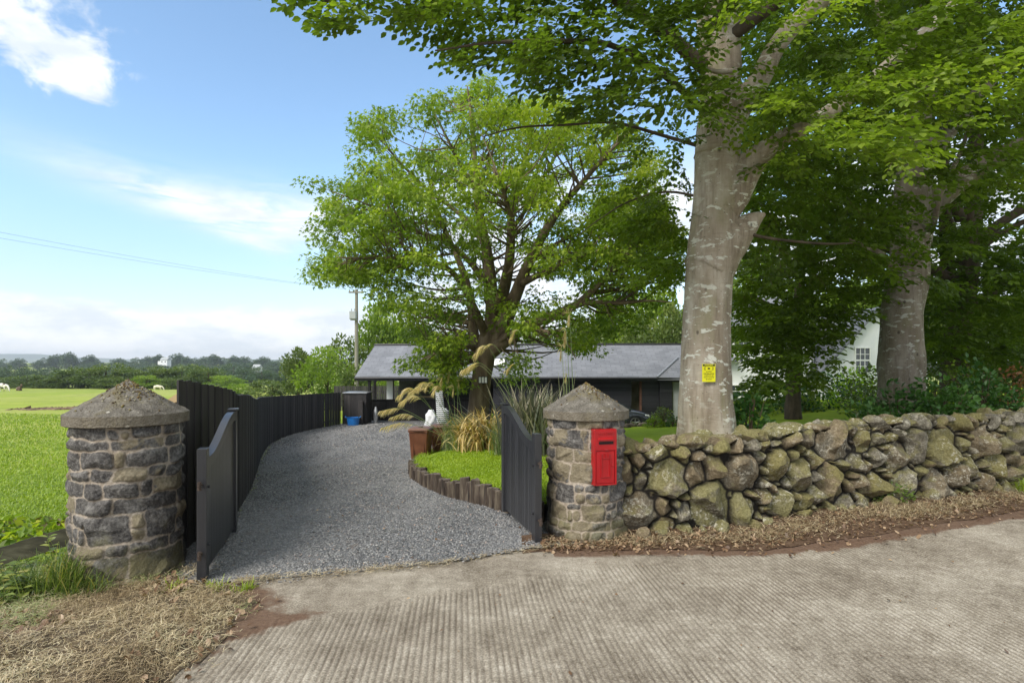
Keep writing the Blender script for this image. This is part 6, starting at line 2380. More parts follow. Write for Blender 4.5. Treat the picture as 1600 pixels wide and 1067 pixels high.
regs = [
    # polygon (px), count, depth range, scale, tone base (deep layers darker: canopy shade put into leaf colour)
    ([(498, -60), (494, 10), (520, 45), (560, 50), (600, 42), (640, 18), (700, 10), (700, -60)], 30, 5.6, 6.6, 0.85, 0.45),
    ([(620, -60), (640, 30), (685, 60), (700, 105), (760, 110), (800, 150), (830, 130), (880, 150), (900, -60)], 80, 6.0, 7.8, 0.9, 0.35),
    ([(860, -60), (850, 120), (900, 190), (950, 210), (1000, 180), (1060, 190), (1110, 150), (1110, -60)], 130, 6.6, 9.0, 1.0, 0.3),
    ([(930, 180), (980, 240), (1000, 300), (1010, 370), (1050, 420), (1072, 415), (1075, 230), (1070, 170)], 34, 8.4, 10.5, 0.9, 0.35),
    ([(985, 300), (975, 360), (1010, 430), (1055, 445), (1072, 430), (1075, 300), (1040, 280)], 34, 9.3, 11.0, 0.9, 0.55),
    ([(1300, 90), (1290, 190), (1420, 120), (1520, 60), (1520, -20), (1400, 10)], 40, 6.6, 7.6, 0.9, 0.45),
    ([(940, 260), (960, 300), (930, 320), (1010, 420), (1040, 440), (1070, 430), (1075, 360), (1010, 320)], 22, 9.5, 11.5, 0.9, 0.5),
    ([(1060, 150), (1075, 190), (1130, 195), (1190, 180), (1160, 130), (1090, 130)], 12, 8.0, 8.6, 0.8, 0.55),
    ([(1150, -60), (1130, 20), (1180, 60), (1290, 60), (1310, -60)], 14, 6.0, 7.5, 0.8, 0.85),
    ([(1200, -60), (1180, 120), (1220, 260), (1400, 300), (1600, 280), (1640, -60)], 190, 8.2, 11.0, 1.05, 0.30),
    ([(1055, -40), (1060, 170), (1110, 190), (1190, 160), (1180, -40)], 30, 7.4, 8.5, 0.85, 0.5),
    ([(1180, 150), (1200, 280), (1290, 250), (1400, 170), (1420, 90)], 34, 7.4, 8.6, 0.9, 0.55),
    ([(1240, 170), (1250, 235), (1330, 235), (1400, 260), (1470, 200), (1600, 130), (1640, 40), (1560, 20), (1400, 110)], 62, 5.4, 7.2, 0.85, 0.62),
    ([(1190, 190), (1170, 330), (1230, 430), (1400, 420), (1400, 290), (1260, 220)], 100, 9.2, 12.0, 1.05, 0.26),
    ([(1160, 380), (1150, 520), (1175, 560), (1235, 600), (1290, 590), (1285, 540), (1300, 510), (1385, 470), (1380, 400)], 110, 10.5, 13.5, 1.05, 0.32),
]
for poly, n, ya, yb, sc, tn in regs:
    P = sample_region(poly, n, ya, yb, rs)
    out = P - np.array([3.2, 9.2, 0])
    out[:, 2] = 0
    out += rs.randn(n, 3) * np.array([1.2, 1.2, 0])
    spray_cloud(mb, P, out, rs, sc, tn + 0.22 * (rs.rand(n) - 0.5) + 0.15 * (rs.rand(n) < 0.12), drop=0.15)
# crown above the frame: coarse unseen sprays added to shade what is below
n = 200
th_ = rs.rand(n) * 6.283
ph_ = rs.rand(n)
P = np.stack([3.2 + (1.2 + 4.6 * np.sqrt(ph_)) * np.cos(th_), 9.6 + (1.2 + 4.8 * np.sqrt(ph_)) * np.sin(th_), 8.8 + 7.5 * rs.rand(n)], -1)
k = (P[:, 2] > CH + 0.66 * P[:, 1] + 0.7) & (P[:, 0] > -2.2)
P = P[k]
out = P - np.array([3.2, 9.6, 0]); out[:, 2] = 0
spray_cloud(mb, P, out, rs, 2.3, None, twigs=False)
mb.build('crown', [m_beechleaf, m_twig], t)

# yellow sign nailed to the trunk
sp = W(1107.5, 582.5, B1 - 0.455)
t = thing('warning_sign', 'small yellow camera warning sign fixed to the big beech trunk', 'sign', tuple(sp), R(2))
mb = MB()
mb.box(0, 0, 0, 0.205, 0.004, 0.272, bev=0.001)
mb.build('plate', m_yellow, t, world=False)
mb = MB()
mb.box(0, -0.0035, 0.117, 0.185, 0.002, 0.030)
for (txt, sz, zz_) in (('24 HOUR', 0.020, 0.020), ('SURVEILLANCE', 0.024, -0.012), ('CAMERAS IN USE', 0.0185, -0.040), ('PROPERTY PROTECTED', 0.0150, -0.068), ('BY CCTV', 0.022, -0.098)):
    V, F = text_verts(txt, sz, 0.0006, 0.0005)
    mb.add(upright(V) + np.array([0, -0.0035, zz_]), F)
mb.box(0, -0.0035, 0.068, 0.034, 0.002, 0.022)
mb.tube([(0, -0.004, 0.068), (0, -0.0065, 0.068)], 0.012, 12)
for s in (-1, 1):
    for r_ in (0.034, 0.048):
        mb.tube([(s * 0.025 + s * r_ * math.cos(a), -0.0035, 0.068 + r_ * 0.75 * math.sin(a)) for a in np.linspace(-0.9, 0.9, 9)], 0.0022, 4)
mb.build('print', m_ink, t, world=False)
mb = MB()
V, F = text_verts('WARNING', 0.027, 0.0006, 0.0006)
mb.add(upright(V) + np.array([0, -0.0052, 0.117]), F)
mb.build('heading', m_yellow, t, world=False)

# ------------------------------------------------------------------ beech 2
B2 = 13.0
t = thing('beech_tree', 'second beech, brown trunk rising from shrubs behind the wall at the right', 'tree', (8.75, 13.0, 0.2))
prs = [(1412, 700, 84), (1411, 660, 74), (1410, 610, 66), (1409, 560, 62), (1409, 500, 58), (1415, 450, 56), (1421, 400, 55), (1424, 350, 54), (1426, 300, 52), (1430, 250, 50), (1434, 200, 46), (1440, 120, 40), (1446, 0, 34), (1450, -200, 26), (1455, -420, 10)]
P = np.array([W(a, b_, B2) for a, b_, _ in prs])
s2 = B2 / 900
Ps, rs_ = smooth_path(P, np.array([c_ / 2 * s2 for *_, c_ in prs]), 6)
mb = MB()
mb.tube(Ps, rs_, 40)
V = mb.V[0]
cen = np.repeat(Ps, 40, 0)
mb.V[0] = cen + (V - cen) * (1 + (fbm(V * 1.6, 4, 12) - 0.5) * 0.28)[:, None]
limb(mb, PX([(1428, 380, 0), (1440, 340, 0), (1480, 300, -0.3), (1530, 262, -0.6), (1600, 226, -1), (1700, 180, -1.4)], B2), np.array([24, 20, 16, 14, 12, 7]) * s2, 12, 0.2)
limb(mb, PX([(1428, 290, 0), (1450, 240, 0.1), (1500, 180, 0.3), (1560, 110, 0.4), (1640, 30, 0.5)], B2), np.array([22, 18, 14, 11, 6]) * s2, 12, 0.2)
limb(mb, PX([(1432, 230, 0), (1420, 170, 0.2), (1400, 90, 0.4), (1370, 0, 0.6), (1340, -100, 1)], B2), np.array([20, 16, 13, 10, 5]) * s2, 12, 0.2)
limb(mb, PX([(1405, 430, 0), (1390, 412, -0.2), (1375, 398, -0.3), (1350, 386, -0.5), (1322, 372, -0.7)], B2), np.array([12, 8, 6, 5, 2]) * s2, 10, 0.2)
limb(mb, PX([(1434, 330, -0.3), (1455, 360, -0.8), (1470, 300, -1.2), (1500, 240, -1.6), (1520, 180, -2)], B2), np.array([5, 4, 4, 3, 2]) * s2, 6, 0.2)
mb.build('trunk', m_beech2, t, smooth=True)
mb = MB()
rs = np.random.RandomState(41)
regs = [  # low tone bases put the deep canopy shade into the leaf colour
    ([(1170, -40), (1170, 200), (1240, 420), (1380, 440), (1380, -40)], 205, 12.0, 16.5, 1.25, 0.26),
    ([(1380, -40), (1380, 420), (1450, 470), (1650, 470), (1650, -40)], 310, 11.0, 16.5, 1.25, 0.22),
    ([(1150, 400), (1150, 520), (1240, 570), (1285, 550), (1300, 510), (1385, 470), (1380, 400)], 100, 12.5, 17, 1.2, 0.3),
    ([(1445, 420), (1450, 560), (1480, 600), (1560, 540), (1650, 560), (1650, 420)], 110, 13.3, 17, 1.2, 0.2),
    ([(1380, 250), (1370, 380), (1395, 380), (1400, 300), (1470, 260), (1470, 200)], 16, 11.0, 12.3, 1.1, 0.4),
    ([(1225, 480), (1190, 560), (1170, 620), (1200, 640), (1250, 600), (1265, 530)], 44, 10.5, 12.5, 1.0, 0.34),
    ([(1200, 470), (1200, 560), (1260, 590), (1318, 560), (1330, 510), (1385, 490), (1380, 440)], 75, 11.0, 13.5, 1.0, 0.3),
]
for poly, n, ya, yb, sc, tn in regs:
    P = sample_region(poly, n, ya, yb, rs)
    out = P - np.array([8.8, 13, 0]); out[:, 2] = 0
    out += rs.randn(n, 3) * np.array([1.5, 1.5, 0])
    spray_cloud(mb, P, out, rs, sc, tn + 0.2 * (rs.rand(n) - 0.5) + 0.25 * (rs.rand(n) < 0.1), twigs=False, drop=0.15)
n = 170  # coarse unseen upper sprays, added to shade the foliage below
th_ = rs.rand(n) * 6.283
P = np.stack([8.8 + 6.0 * np.sqrt(rs.rand(n)) * np.cos(th_), 14.5 + 5.5 * np.sqrt(rs.rand(n)) * np.sin(th_), 11 + 7 * rs.rand(n)], -1)
P = P[P[:, 2] > CH + 0.66 * P[:, 1] + 0.5]
out = P - np.array([8.8, 14, 0]); out[:, 2] = 0
spray_cloud(mb, P, out, rs, 2.8, None, twigs=False)
mb.build('crown', [m_beechleaf, m_twig], t)

# ------------------------------------------------------------------ third and fourth trees, deeper in the garden
def garden_tree(x, y, r0, lean, H, label, regs, scale, seed, mat, barkm, n_up=70):
    z0 = float(lawn_h(x, y))
    t = thing('broadleaf_tree', label, 'tree', (x, y, z0))
    mb = MB()
    limb(mb, [(x, y, z0 - 0.1), (x, y, z0 + 1), (x + lean * 0.3, y, z0 + 3), (x + lean, y, z0 + 6), (x + lean * 1.4, y, z0 + H)], [r0 * 1.25, r0, r0 * 0.9, r0 * 0.7, r0 * 0.15], 16, 0.25)
    for a, b_, c_ in ((1.8, 0.6, 3.2), (-1.6, 0.5, 4.2), (1.2, -0.8, 5.2), (-1.0, -0.6, 6.2)):
        limb(mb, [(x + lean * 0.4, y, z0 + c_), (x + lean * 0.4 + a, y + b_, z0 + c_ + 1.1), (x + lean * 0.4 + 2 * a, y + 2 * b_, z0 + c_ + 1.6)], [r0 * 0.5, r0 * 0.33, r0 * 0.12], 8, 0.2)
    mb.build('trunk', barkm, t, smooth=True)
    rs = np.random.RandomState(seed)
    mb = MB()
    for poly, n, ya, yb, tn in regs:
        P = sample_region(poly, n, ya, yb, rs)
        out = P - np.array([x, y, 0]); out[:, 2] = 0
        out += rs.randn(n, 3) * np.array([2, 2, 0])
        spray_cloud(mb, P, out, rs, scale, tn + 0.3 * (rs.rand(n) - 0.5), twigs=False, drop=0.1)
    if n_up:  # coarse unseen sprays higher up, added for their shade
        th_ = rs.rand(n_up) * 6.283
        P = np.stack([x + 5 * np.sqrt(rs.rand(n_up)) * np.cos(th_), y + 5 * np.sqrt(rs.rand(n_up)) * np.sin(th_), z0 + 12 + 8 * rs.rand(n_up)], -1)
        P = P[P[:, 2] > CH + 0.66 * P[:, 1] + 0.5]
        if len(P):
            spray_cloud(mb, P, P - np.array([x, y, 15]), rs, 4.5, None, twigs=False)
    mb.build('crown', [mat, m_twig], t)


garden_tree(13.4, 17.5, 0.36, 0.6, 15, 'dark-trunked tree just right of the second beech, half lost in shade', [  # low leaf tones paint the shade of the inner canopy
    ([(1440, 380), (1440, 560), (1600, 560), (1660, 380)], 150, 16.5, 21, 0.22),
    ([(1330, 0), (1330, 380), (1660, 400), (1660, 0)], 260, 16.5, 22, 0.16)], 1.8, 51, m_beechleaf, m_dark_bark)
garden_tree(15.2, 19.5, 0.30, -0.5, 15, 'farther dark tree at the right edge above the copper shrub', [
    ([(1500, 380), (1500, 600), (1660, 600), (1660, 380)], 110, 18, 23, 0.25),
    ([(1150, 0), (1150, 420), (1380, 420), (1380, 0)], 170, 17, 22, 0.22)], 1.9, 52, m_beechleaf, m_dark_bark)
garden_tree(12.2, 25.0, 0.3, 0.3, 14, 'leafy tree between the two beeches, in front of the white cottage', [
    ([(1140, 180), (1140, 470), (1200, 530), (1250, 520), (1290, 470), (1380, 440), (1380, 150), (1200, 120)], 280, 23, 29, 0.55),
    ([(1140, 440), (1140, 540), (1180, 560), (1220, 500)], 30, 23, 27, 0.6)], 2.3, 53, m_beechleaf, m_dark_bark, 40)

# ------------------------------------------------------------------ sycamore on the lawn
SY = 16.6
t = thing('sycamore_tree', 'spreading sycamore with many limbs standing on the lawn in front of the black house', 'tree', (-0.95, SY, -0.45))
mb = MB()
LB = []
def slimb(lst, r, n=10, noise=0.18):
    P = PX(lst, SY)
    rr = np.array(r)
    limb(mb, P, rr, n, noise, 5)
    LB.append(smooth_path(P, rr, 8))
slimb([(746, 705, 0), (747, 680, 0), (747, 650, 0), (750, 610, 0), (755, 575, 0), (760, 545, 0), (766, 520, 0)], [0.46, 0.36, 0.31, 0.295, 0.285, 0.30, 0.27], 24, 0.3)
slimb([(752, 560, 0), (741, 530, 0.1), (738, 500, 0.2), (735, 465, 0.3), (722, 420, 0.6), (700, 370, 1.0), (680, 320, 1.5), (668, 270, 1.8)], [0.20, 0.17, 0.14, 0.12, 0.10, 0.08, 0.055, 0.02])
slimb([(762, 540, 0), (768, 500, 0), (768, 450, -0.1), (762, 400, -0.3), (752, 350, -0.5), (745, 300, -0.6), (741, 240, -0.7), (735, 170, -0.8), (730, 135, -0.8)], [0.28, 0.20, 0.17, 0.15, 0.13, 0.10, 0.075, 0.045, 0.015], 12)
slimb([(768, 520, 0), (780, 480, 0.3), (793, 430, 0.5), (798, 380, 0.8), (800, 330, 1.0), (815, 270, 1.4), (830, 210, 1.7), (838, 150, 1.9)], [0.25, 0.19, 0.155, 0.135, 0.11, 0.08, 0.05, 0.015], 12)
slimb([(770, 540, 0), (790, 500, -0.2), (806, 460, -0.4), (822, 420, -0.6), (850, 365, -0.9), (880, 320, -1.2), (910, 285, -1.5), (950, 240, -1.8), (985, 205, -2.0)], [0.26, 0.22, 0.18, 0.15, 0.12, 0.095, 0.07, 0.045, 0.015], 12)
slimb([(765, 550, 0), (790, 532, -0.3), (820, 512, -0.6), (860, 494, -0.9), (900, 476, -1.1), (940, 440, -1.4), (980, 395, -1.8), (1010, 360, -2.1), (1040, 330, -2.3)], [0.24, 0.19, 0.16, 0.13, 0.105, 0.085, 0.06, 0.035, 0.012], 12)
slimb([(895, 478, -1.1), (930, 472, -1.3), (970, 474, -1.6), (1010, 470, -2.0), (1050, 472, -2.3)], [0.08, 0.06, 0.045, 0.03, 0.01], 8)
slimb([(760, 530, 0), (745, 490, -0.6), (725, 450, -1.1), (700, 420, -1.5), (660, 405, -1.9), (620, 403, -2.2), (570, 403, -2.4), (525, 402, -2.6)], [0.14, 0.11, 0.09, 0.07, 0.055, 0.045, 0.03, 0.01], 10)
slimb([(756, 440, -0.3), (735, 410, -0.4), (700, 380, -0.6), (655, 362, -0.7), (620, 345, -0.8), (570, 318, -1.0), (520, 300, -1.1)], [0.10, 0.085, 0.065, 0.05, 0.04, 0.025, 0.01], 8)
slimb([(758, 380, -0.4), (730, 345, 0.0), (700, 320, 0.4), (670, 298, 0.7), (635, 265, 0.9), (600, 225, 1.0), (580, 195, 1.1)], [0.10, 0.08, 0.06, 0.045, 0.035, 0.02, 0.01], 8)
slimb([(815, 425, -0.5), (840, 400, -0.1), (880, 375, 0.4), (920, 350, 0.9), (970, 330, 1.4), (1020, 300, 1.7)], [0.10, 0.08, 0.06, 0.045, 0.03, 0.01], 8)
slimb([(812, 445, -0.5), (860, 420, -1.5), (910, 400, -2.3), (950, 390, -2.9), (990, 400, -3.3)], [0.10, 0.07, 0.05, 0.035, 0.01], 8)
slimb([(798, 360, 0.9), (820, 330, 0.6), (845, 285, 0.2), (870, 240, 0), (890, 190, -0.2), (900, 160, -0.3)], [0.08, 0.06, 0.05, 0.035, 0.02, 0.008], 8)
slimb([(745, 300, -0.6), (720, 260, -0.9), (700, 220, -1.2), (680, 180, -1.4)], [0.06, 0.045, 0.03, 0.01], 8)
slimb([(765, 470, 0), (760, 420, 1.2), (755, 360, 2.3), (750, 300, 3.2), (770, 240, 3.8)], [0.16, 0.12, 0.09, 0.06, 0.02], 10)
slimb([(775, 490, 0), (790, 430, -1.3), (800, 370, -2.4), (790, 310, -3.2), (770, 260, -3.7)], [0.15, 0.11, 0.08, 0.05, 0.015], 10)
slimb([(768, 545, 0), (800, 520, -0.8), (840, 515, -1.5), (880, 530, -2.2), (900, 560, -2.6)], [0.09, 0.065, 0.045, 0.03, 0.01], 8)
slimb([(745, 545, 0), (720, 540, -0.8), (690, 545, -1.5), (665, 565, -2.0)], [0.08, 0.055, 0.04, 0.01], 8)
main_b = mb
# clumps of foliage inside the crown outline
OUT = [(480, 290), (500, 272), (545, 285), (560, 250), (556, 195), (575, 172), (610, 172), (645, 190), (665, 155), (700, 130), (745, 118), (800, 126), (850, 150), (900, 165), (950, 180), (985, 205), (1020, 250), (1035, 300), (1062, 340), (1066, 400), (1050, 450), (1000, 500), (960, 530), (925, 545), (890, 560), (850, 510), (820, 530), (830, 600), (790, 600), (700, 600), (660, 560), (640, 500), (605, 480), (578, 448), (530, 446), (495, 444), (482, 405), (505, 370), (498, 320)]
rs = np.random.RandomState(19)
limbpts = np.concatenate([l_[0] for l_ in LB[1:]])
limbrad = np.concatenate([l_[1] for l_ in LB[1:]])
limbstart = np.concatenate([np.full(len(l_[0]), s_) for l_, s_ in zip(LB[1:], np.cumsum([0] + [len(l_[0]) for l_ in LB[1:-1]]))])
NCL = 690
c2 = []
poly = np.array(OUT, float)
lo, hi = poly.min(0), poly.max(0)
while len(c2) < NCL:
    q = lo + (hi - lo) * rs.rand(2)
    if not in_poly(q[:1], q[1:], poly)[0]:
        continue
    # thin out the airy middle and the open space around the lower limbs
    mid = math.exp(-(((q[0] - 790) / 100) ** 2 + ((q[1] - 380) / 105) ** 2))
    low = math.exp(-(((q[0] - 900) / 90) ** 2 + ((q[1] - 480) / 32) ** 2))
    lowl = math.exp(-(((q[0] - 640) / 50) ** 2 + ((q[1] - 380) / 14) ** 2))
    hole = vnoise(np.array([[q[0] / 42, q[1] / 30, 0.5]]), 3)[0]
    if abs(q[0] - 762) < 42 and q[1] > 505 and rs.rand() < 0.9:
        continue
    if rs.rand() < 0.88 * mid + 0.65 * low + 0.6 * lowl or hole < 0.40:
        continue
    c2.append(q)
c2 = c2[:NCL - 46]
for q in range(46):          # leafy pads carried by the long low limb on the left and over the roof
    c2.append(np.array([488 + 150 * rs.rand(), 398 + 44 * rs.rand()]) if q < 30 else np.array([640 + 80 * rs.rand(), 510 + 60 * rs.rand()]))
c2 = np.array(c2)
r_n = np.hypot((c2[:, 0] - 775) / 300, (c2[:, 1] - 350) / 250)
half = 4.6 * np.sqrt(np.clip(1 - r_n ** 2, 0.06, 1))
dY = (rs.rand(NCL) * 2 - 1) * half
CL = W(c2[:, 0], c2[:, 1], SY + dY)
lowm = CL[:, 2] < 1.6
# link every clump to the nearest limb with a thin branch
for i in range(NCL):
    dd = np.linalg.norm(limbpts - CL[i], axis=1) + 6 * (limbrad > 0.2)
    j = np.argmin(dd + np.maximum(limbpts[:, 2] - CL[i][2] + 0.2, 0) * 0.6)
    j = max(int(limbstart[j]), j - 3 - int(rs.rand() * 6))
    a_, b_ = limbpts[j], CL[i]
    L_ = np.linalg.norm(b_ - a_)
    if L_ > 3.8:
        continue
    m1 = a_ * 0.55 + b_ * 0.45 + np.array([0, 0, -0.06 * L_]) + rs.randn(3) * 0.06 * L_
    r0 = min(0.012 + 0.011 * L_, limbrad[j] * 0.7)
    main_b.tube([a_, m1, b_], [r0, r0 * 0.6, 0.004], 5, sub=3, cap=False)
main_b.build('trunk', m_syc_bark, t, smooth=True)
mb = MB()
for i in range(NCL):
    nl = int(62 + 60 * rs.rand())
    R3 = np.array([0.52, 0.52, 0.25]) * (0.75 + 0.5 * rs.rand())
    v = rs.randn(nl, 3)
    v /= np.linalg.norm(v, axis=1)[:, None]
    v *= (rs.rand(nl) ** 0.45)[:, None]
    P = CL[i] + v * R3
    P[:, 2] -= 0.10 * (v[:, 0] ** 2 + v[:, 1] ** 2)
    out = v * np.array([1, 1, 0.2]) + rs.randn(nl, 3) * 0.4
    out[:, 2] -= 0.45
    Fr = rot_frames(out, roll=rs.randn(nl) * 0.5)
    right = sstep(-3.5, 3.0, CL[i][0]) * sstep(3, 9, CL[i][2])  # clumps lighter towards the upper right, sunlight put into the leaf colour
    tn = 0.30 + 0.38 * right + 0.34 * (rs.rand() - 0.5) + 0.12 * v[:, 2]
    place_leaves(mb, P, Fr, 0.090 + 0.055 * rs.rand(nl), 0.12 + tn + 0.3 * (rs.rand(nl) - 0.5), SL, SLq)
mb.build('crown', m_sycleaf, t)
# lantern on the sycamore trunk
lp = W(754.5, 593.5, SY - 0.42)
t = thing('wall_lantern', 'white three-panel lantern with black frame hung on the sycamore trunk', 'lantern', tuple(lp))
mb = MB()
for k_ in (-1, 0, 1):
    mb.box(k_ * 0.083, 0, 0, 0.062, 0.06, 0.16, bev=0.004)
mb.build('glass', m_lampglass, t, world=False)
mb = MB()
mb.box(0, 0.02, 0.090, 0.265, 0.06, 0.014)
mb.box(0, 0.02, -0.090, 0.265, 0.06, 0.014)
for k_ in (-1.5, -0.5, 0.5, 1.5):
    mb.box(k_ * 0.083, 0.002, 0, 0.012, 0.07, 0.18)
mb.tube([(0, 0.02, -0.095), (0, 0.0, -0.125)], 0.02, 8)
mb.build('frame', m_blackmetal, t, world=False)

# ------------------------------------------------------------------ tufted plants by the drive
def strap_clump(x, y, z0, n, L, w, mat, label, cat, group, seed, stiff=1.0, spread=1.0, base_r=0.25, name='flax_clump', parent=None, tonebias=0.0, segs=6):
    rs = np.random.RandomState(seed)
    P0 = np.stack([x + base_r * rs.randn(n) * 0.5, y + base_r * rs.randn(n) * 0.5, np.full(n, z0 - 0.03)], -1)
    az_ = rs.rand(n) * 6.283
    Ln = L * (0.55 + 0.5 * rs.rand(n))
    tilt0 = np.abs(rs.randn(n)) * 0.30 * spread + 0.06
    bend = (0.6 + 1.5 * rs.rand(n)) * spread / stiff
    tone = rs.rand(n)
    mb = MB()
    Vs = []
    cur = P0.copy()
    for s in range(segs + 1):
        q = s / segs
        ang = np.minimum(tilt0 + bend * q ** 1.8, 2.9)
        d = np.stack([np.cos(az_) * np.sin(ang), np.sin(az_) * np.sin(ang), np.cos(ang)], -1)
        sd = np.stack([-np.sin(az_), np.cos(az_), 0 * az_], -1)
        ww = w * (1 - q ** 2.5) * (0.6 + 0.8 * min(q * 3, 1) * 0.5) + 0.0015
        Vs += [cur - sd * ww / 2, cur + sd * ww / 2]
        cur = cur + d * (Ln / segs)[:, None]
    V = np.stack(Vs, 1)
    i = 2 * (segs + 1) * np.arange(n)[:, None]
    F = np.concatenate([i + np.array([[2 * s, 2 * s + 1, 2 * s + 3, 2 * s + 2]]) for s in range(segs)])
    mb.add(V.reshape(-1, 3), F, 0, np.repeat(np.clip(tone + tonebias, 0, 1), 2 * (segs + 1)))
    if parent is not None:
        return mb.build(name, mat, parent)
    o = mb.build(name, mat, loc=(x, y, z0))
    return tag(o, label, cat, group)


def plume(mb, ms, base, tip, arch, seed, fl=0.55, droop_dir=None, size=1.0):
    """arching stem with a one-sided drooping feather"""
    rs = np.random.RandomState(seed)
    base, tip = np.array(base, float), np.array(tip, float)
    hd = tip - base
    hd[2] = 0
    hl = np.linalg.norm(hd) + 1e-6
    hd /= hl
    top = np.array([base[0] + hd[0] * hl * 0.72, base[1] + hd[1] * hl * 0.72, max(tip[2], base[2]) + arch])
    ctrl = [base, base * 0.45 + top * 0.55 + np.array([-hd[0], -hd[1], 0]) * hl * 0.10 + np.array([0, 0, 0.10 * arch]), top, tip]
    P, r_ = smooth_path(np.array(ctrl), np.array([0.008, 0.006, 0.004, 0.002]), 10)
    ms.tube(P, r_, 5, rnd=0.4 + 0.3 * rs.rand())
    n0 = int(len(P) * (1 - fl))
    seg_ = P[n0:]
    n = int(105 * size)
    q = rs.rand(n)
    idx = q * (len(seg_) - 1)
    i0 = np.clip(idx.astype(int), 0, len(seg_) - 2)
    f = (idx - i0)[:, None]
    B = seg_[i0] * (1 - f) + seg_[i0 + 1] * f
    T = seg_[i0 + 1] - seg_[i0]
    T /= np.linalg.norm(T, axis=1)[:, None]
    side = np.cross(T, [0, 0, 1.0])
    side /= np.linalg.norm(side, axis=1)[:, None] + 1e-6
    d = T * 0.9 + side * (rs.randn(n, 1) * 0.20) + rs.randn(n, 3) * 0.06
    Ln = size * (0.16 + 0.14 * rs.rand(n)) * (0.45 + 0.55 * np.sin(np.clip(q * 0.8 + 0.2, 0, 1) * math.pi))
    w0 = 0.0075 * size
    pts = [B]
    cur = B
    for s_ in range(4):
        d = d + np.array([0, 0, -0.42])
        d /= np.linalg.norm(d, axis=1)[:, None]
        cur = cur + d * (Ln / 4)[:, None]
        pts.append(cur)
    sd = np.cross(d, rs.randn(n, 3))
    sd /= np.linalg.norm(sd, axis=1)[:, None]
    ws = [0.3, 1.0, 0.9, 0.6, 0.1]
    V = np.concatenate([np.stack([p - sd * w0 * w_ / 2, p + sd * w0 * w_ / 2], 1) for p, w_ in zip(pts, ws)], 1)
    k = 10 * np.arange(n)[:, None]
    mb.add(V.reshape(-1, 3), np.concatenate([k + np.array([[2 * s_, 2 * s_ + 1, 2 * s_ + 3, 2 * s_ + 2]]) for s_ in range(4)]), 0, np.repeat(rs.rand(n), 10))


# tall plumed grass by the bins
gx, gy = -1.42, 15.0
gz = float(lawn_h(gx, gy))
t = thing('plumed_grass', 'tall clump of plumed grass with arching golden plumes beside the brown bins', 'ornamental grass', (gx, gy, gz))
strap_clump(gx, gy, gz, 900, 1.05, 0.010, m_pampas, '', '', None, 5, 1.3, 0.75, 0.26, 'leaves', t)
mp, ms = MB(), MB()
def PW(px_, py_, Y_):
    return W(px_, py_, Y_)
PL = [  # tip px, py, dY, arch, size
    (597, 668, -0.2, 0.12, 1.0), (610, 652, 0.3, 0.10, 0.9), (592, 655, 0, 0.1, 0.0), (625, 628, 0.2, 0.18, 1.2), (622, 618, -0.3, 0.18, 1.2), (640, 612, 0.4, 0.14, 1.2),
    (652, 606, -0.2, 0.12, 1.1), (665, 604, 0.2, 0.08, 1.0), (676, 612, -0.3, 0.12, 1.0), (690, 592, 0.1, 0.06, 1.1), (700, 588, 0.3, 0.10, 1.0), (708, 610, -0.1, 0.04, 0.8), (716, 600, 0.0, 0.02, 0.7)]
for i_, (a_, b_, dy, ar, sz) in enumerate(PL):
    if sz <= 0:
        continue
    bx = gx + 0.10 * RS.randn()
    plume(mp, ms, (bx, gy + 0.1 * RS.randn(), gz + 0.05), PW(a_, b_, gy + dy), ar, 100 + i_, 0.42 if a_ < 690 else 0.30, size=sz * 1.15)
# plumes leaning far left from low in the clump
plume(mp, ms, (gx - 0.1, gy, gz + 0.1), PW(594, 642, gy - 0.3), 0.05, 140, 0.33, size=1.1)
ms.build('stems', m_pampas, t)
mp.build('plumes', m_plume, t)

# bigger plumes rising behind the golden flax
gx2, gy2 = -0.15, 12.6
gz2 = float(lawn_h(gx2, gy2))
t = thing('plumed_grass', 'clump of tall pale plumes on thin stems rising in front of the sycamore trunk', 'ornamental grass', (gx2, gy2, gz2))
strap_clump(gx2, gy2, gz2, 350, 1.0, 0.010, m_pampas, '', '', None, 15, 1.2, 0.9, 0.25, 'leaves', t)
mp, ms = MB(), MB()
for i_, (a_, b_, dy, ar, sz) in enumerate([(722, 578, 0.2, 0.13, 1.15), (726, 580, 0.3, 0.1, 0.8), (742, 552, -0.2, 0.13, 1.2), (748, 548, -0.1, 0.1, 0.9), (797, 528, 0.2, 0.12, 1.0), (790, 578, 0.4, 0.10, 0.9)]):
    bx = gx2 + 0.5 + 0.12 * RS.randn() if a_ < 780 else gx2 + 0.9
    plume(mp, ms, (bx, gy2 + 0.1 * RS.randn(), gz2 + 0.1), PW(a_, b_, gy2 + dy), ar, 160 + i_, 0.30, size=sz)
ms.build('stems', m_pampas, t)
mp.build('plumes', m_plume, t)
gx3, gy3 = 0.95, 10.2
gz3 = float(lawn_h(gx3, gy3))
t = thing('plumed_grass', 'sparse upright plumes on bare stems directly behind the right pillar cap', 'ornamental grass', (gx3, gy3, gz3))
mp, ms = MB(), MB()
for i_, (a_, b_, dy, ar, sz, bx) in enumerate([(882, 535, 0.2, 0.20, 0.9, 0.1), (876, 555, 0.1, 0.10, 0.8, 0.0), (888, 500, -0.1, 0.04, 0.8, 0.15), (884, 590, 0.3, 0.02, 0.7, 0.05)]):
    plume(mp, ms, (gx3 + bx, gy3, gz3 + 0.1), PW(a_, b_, gy3 + dy), ar, 180 + i_, 0.30, size=sz)
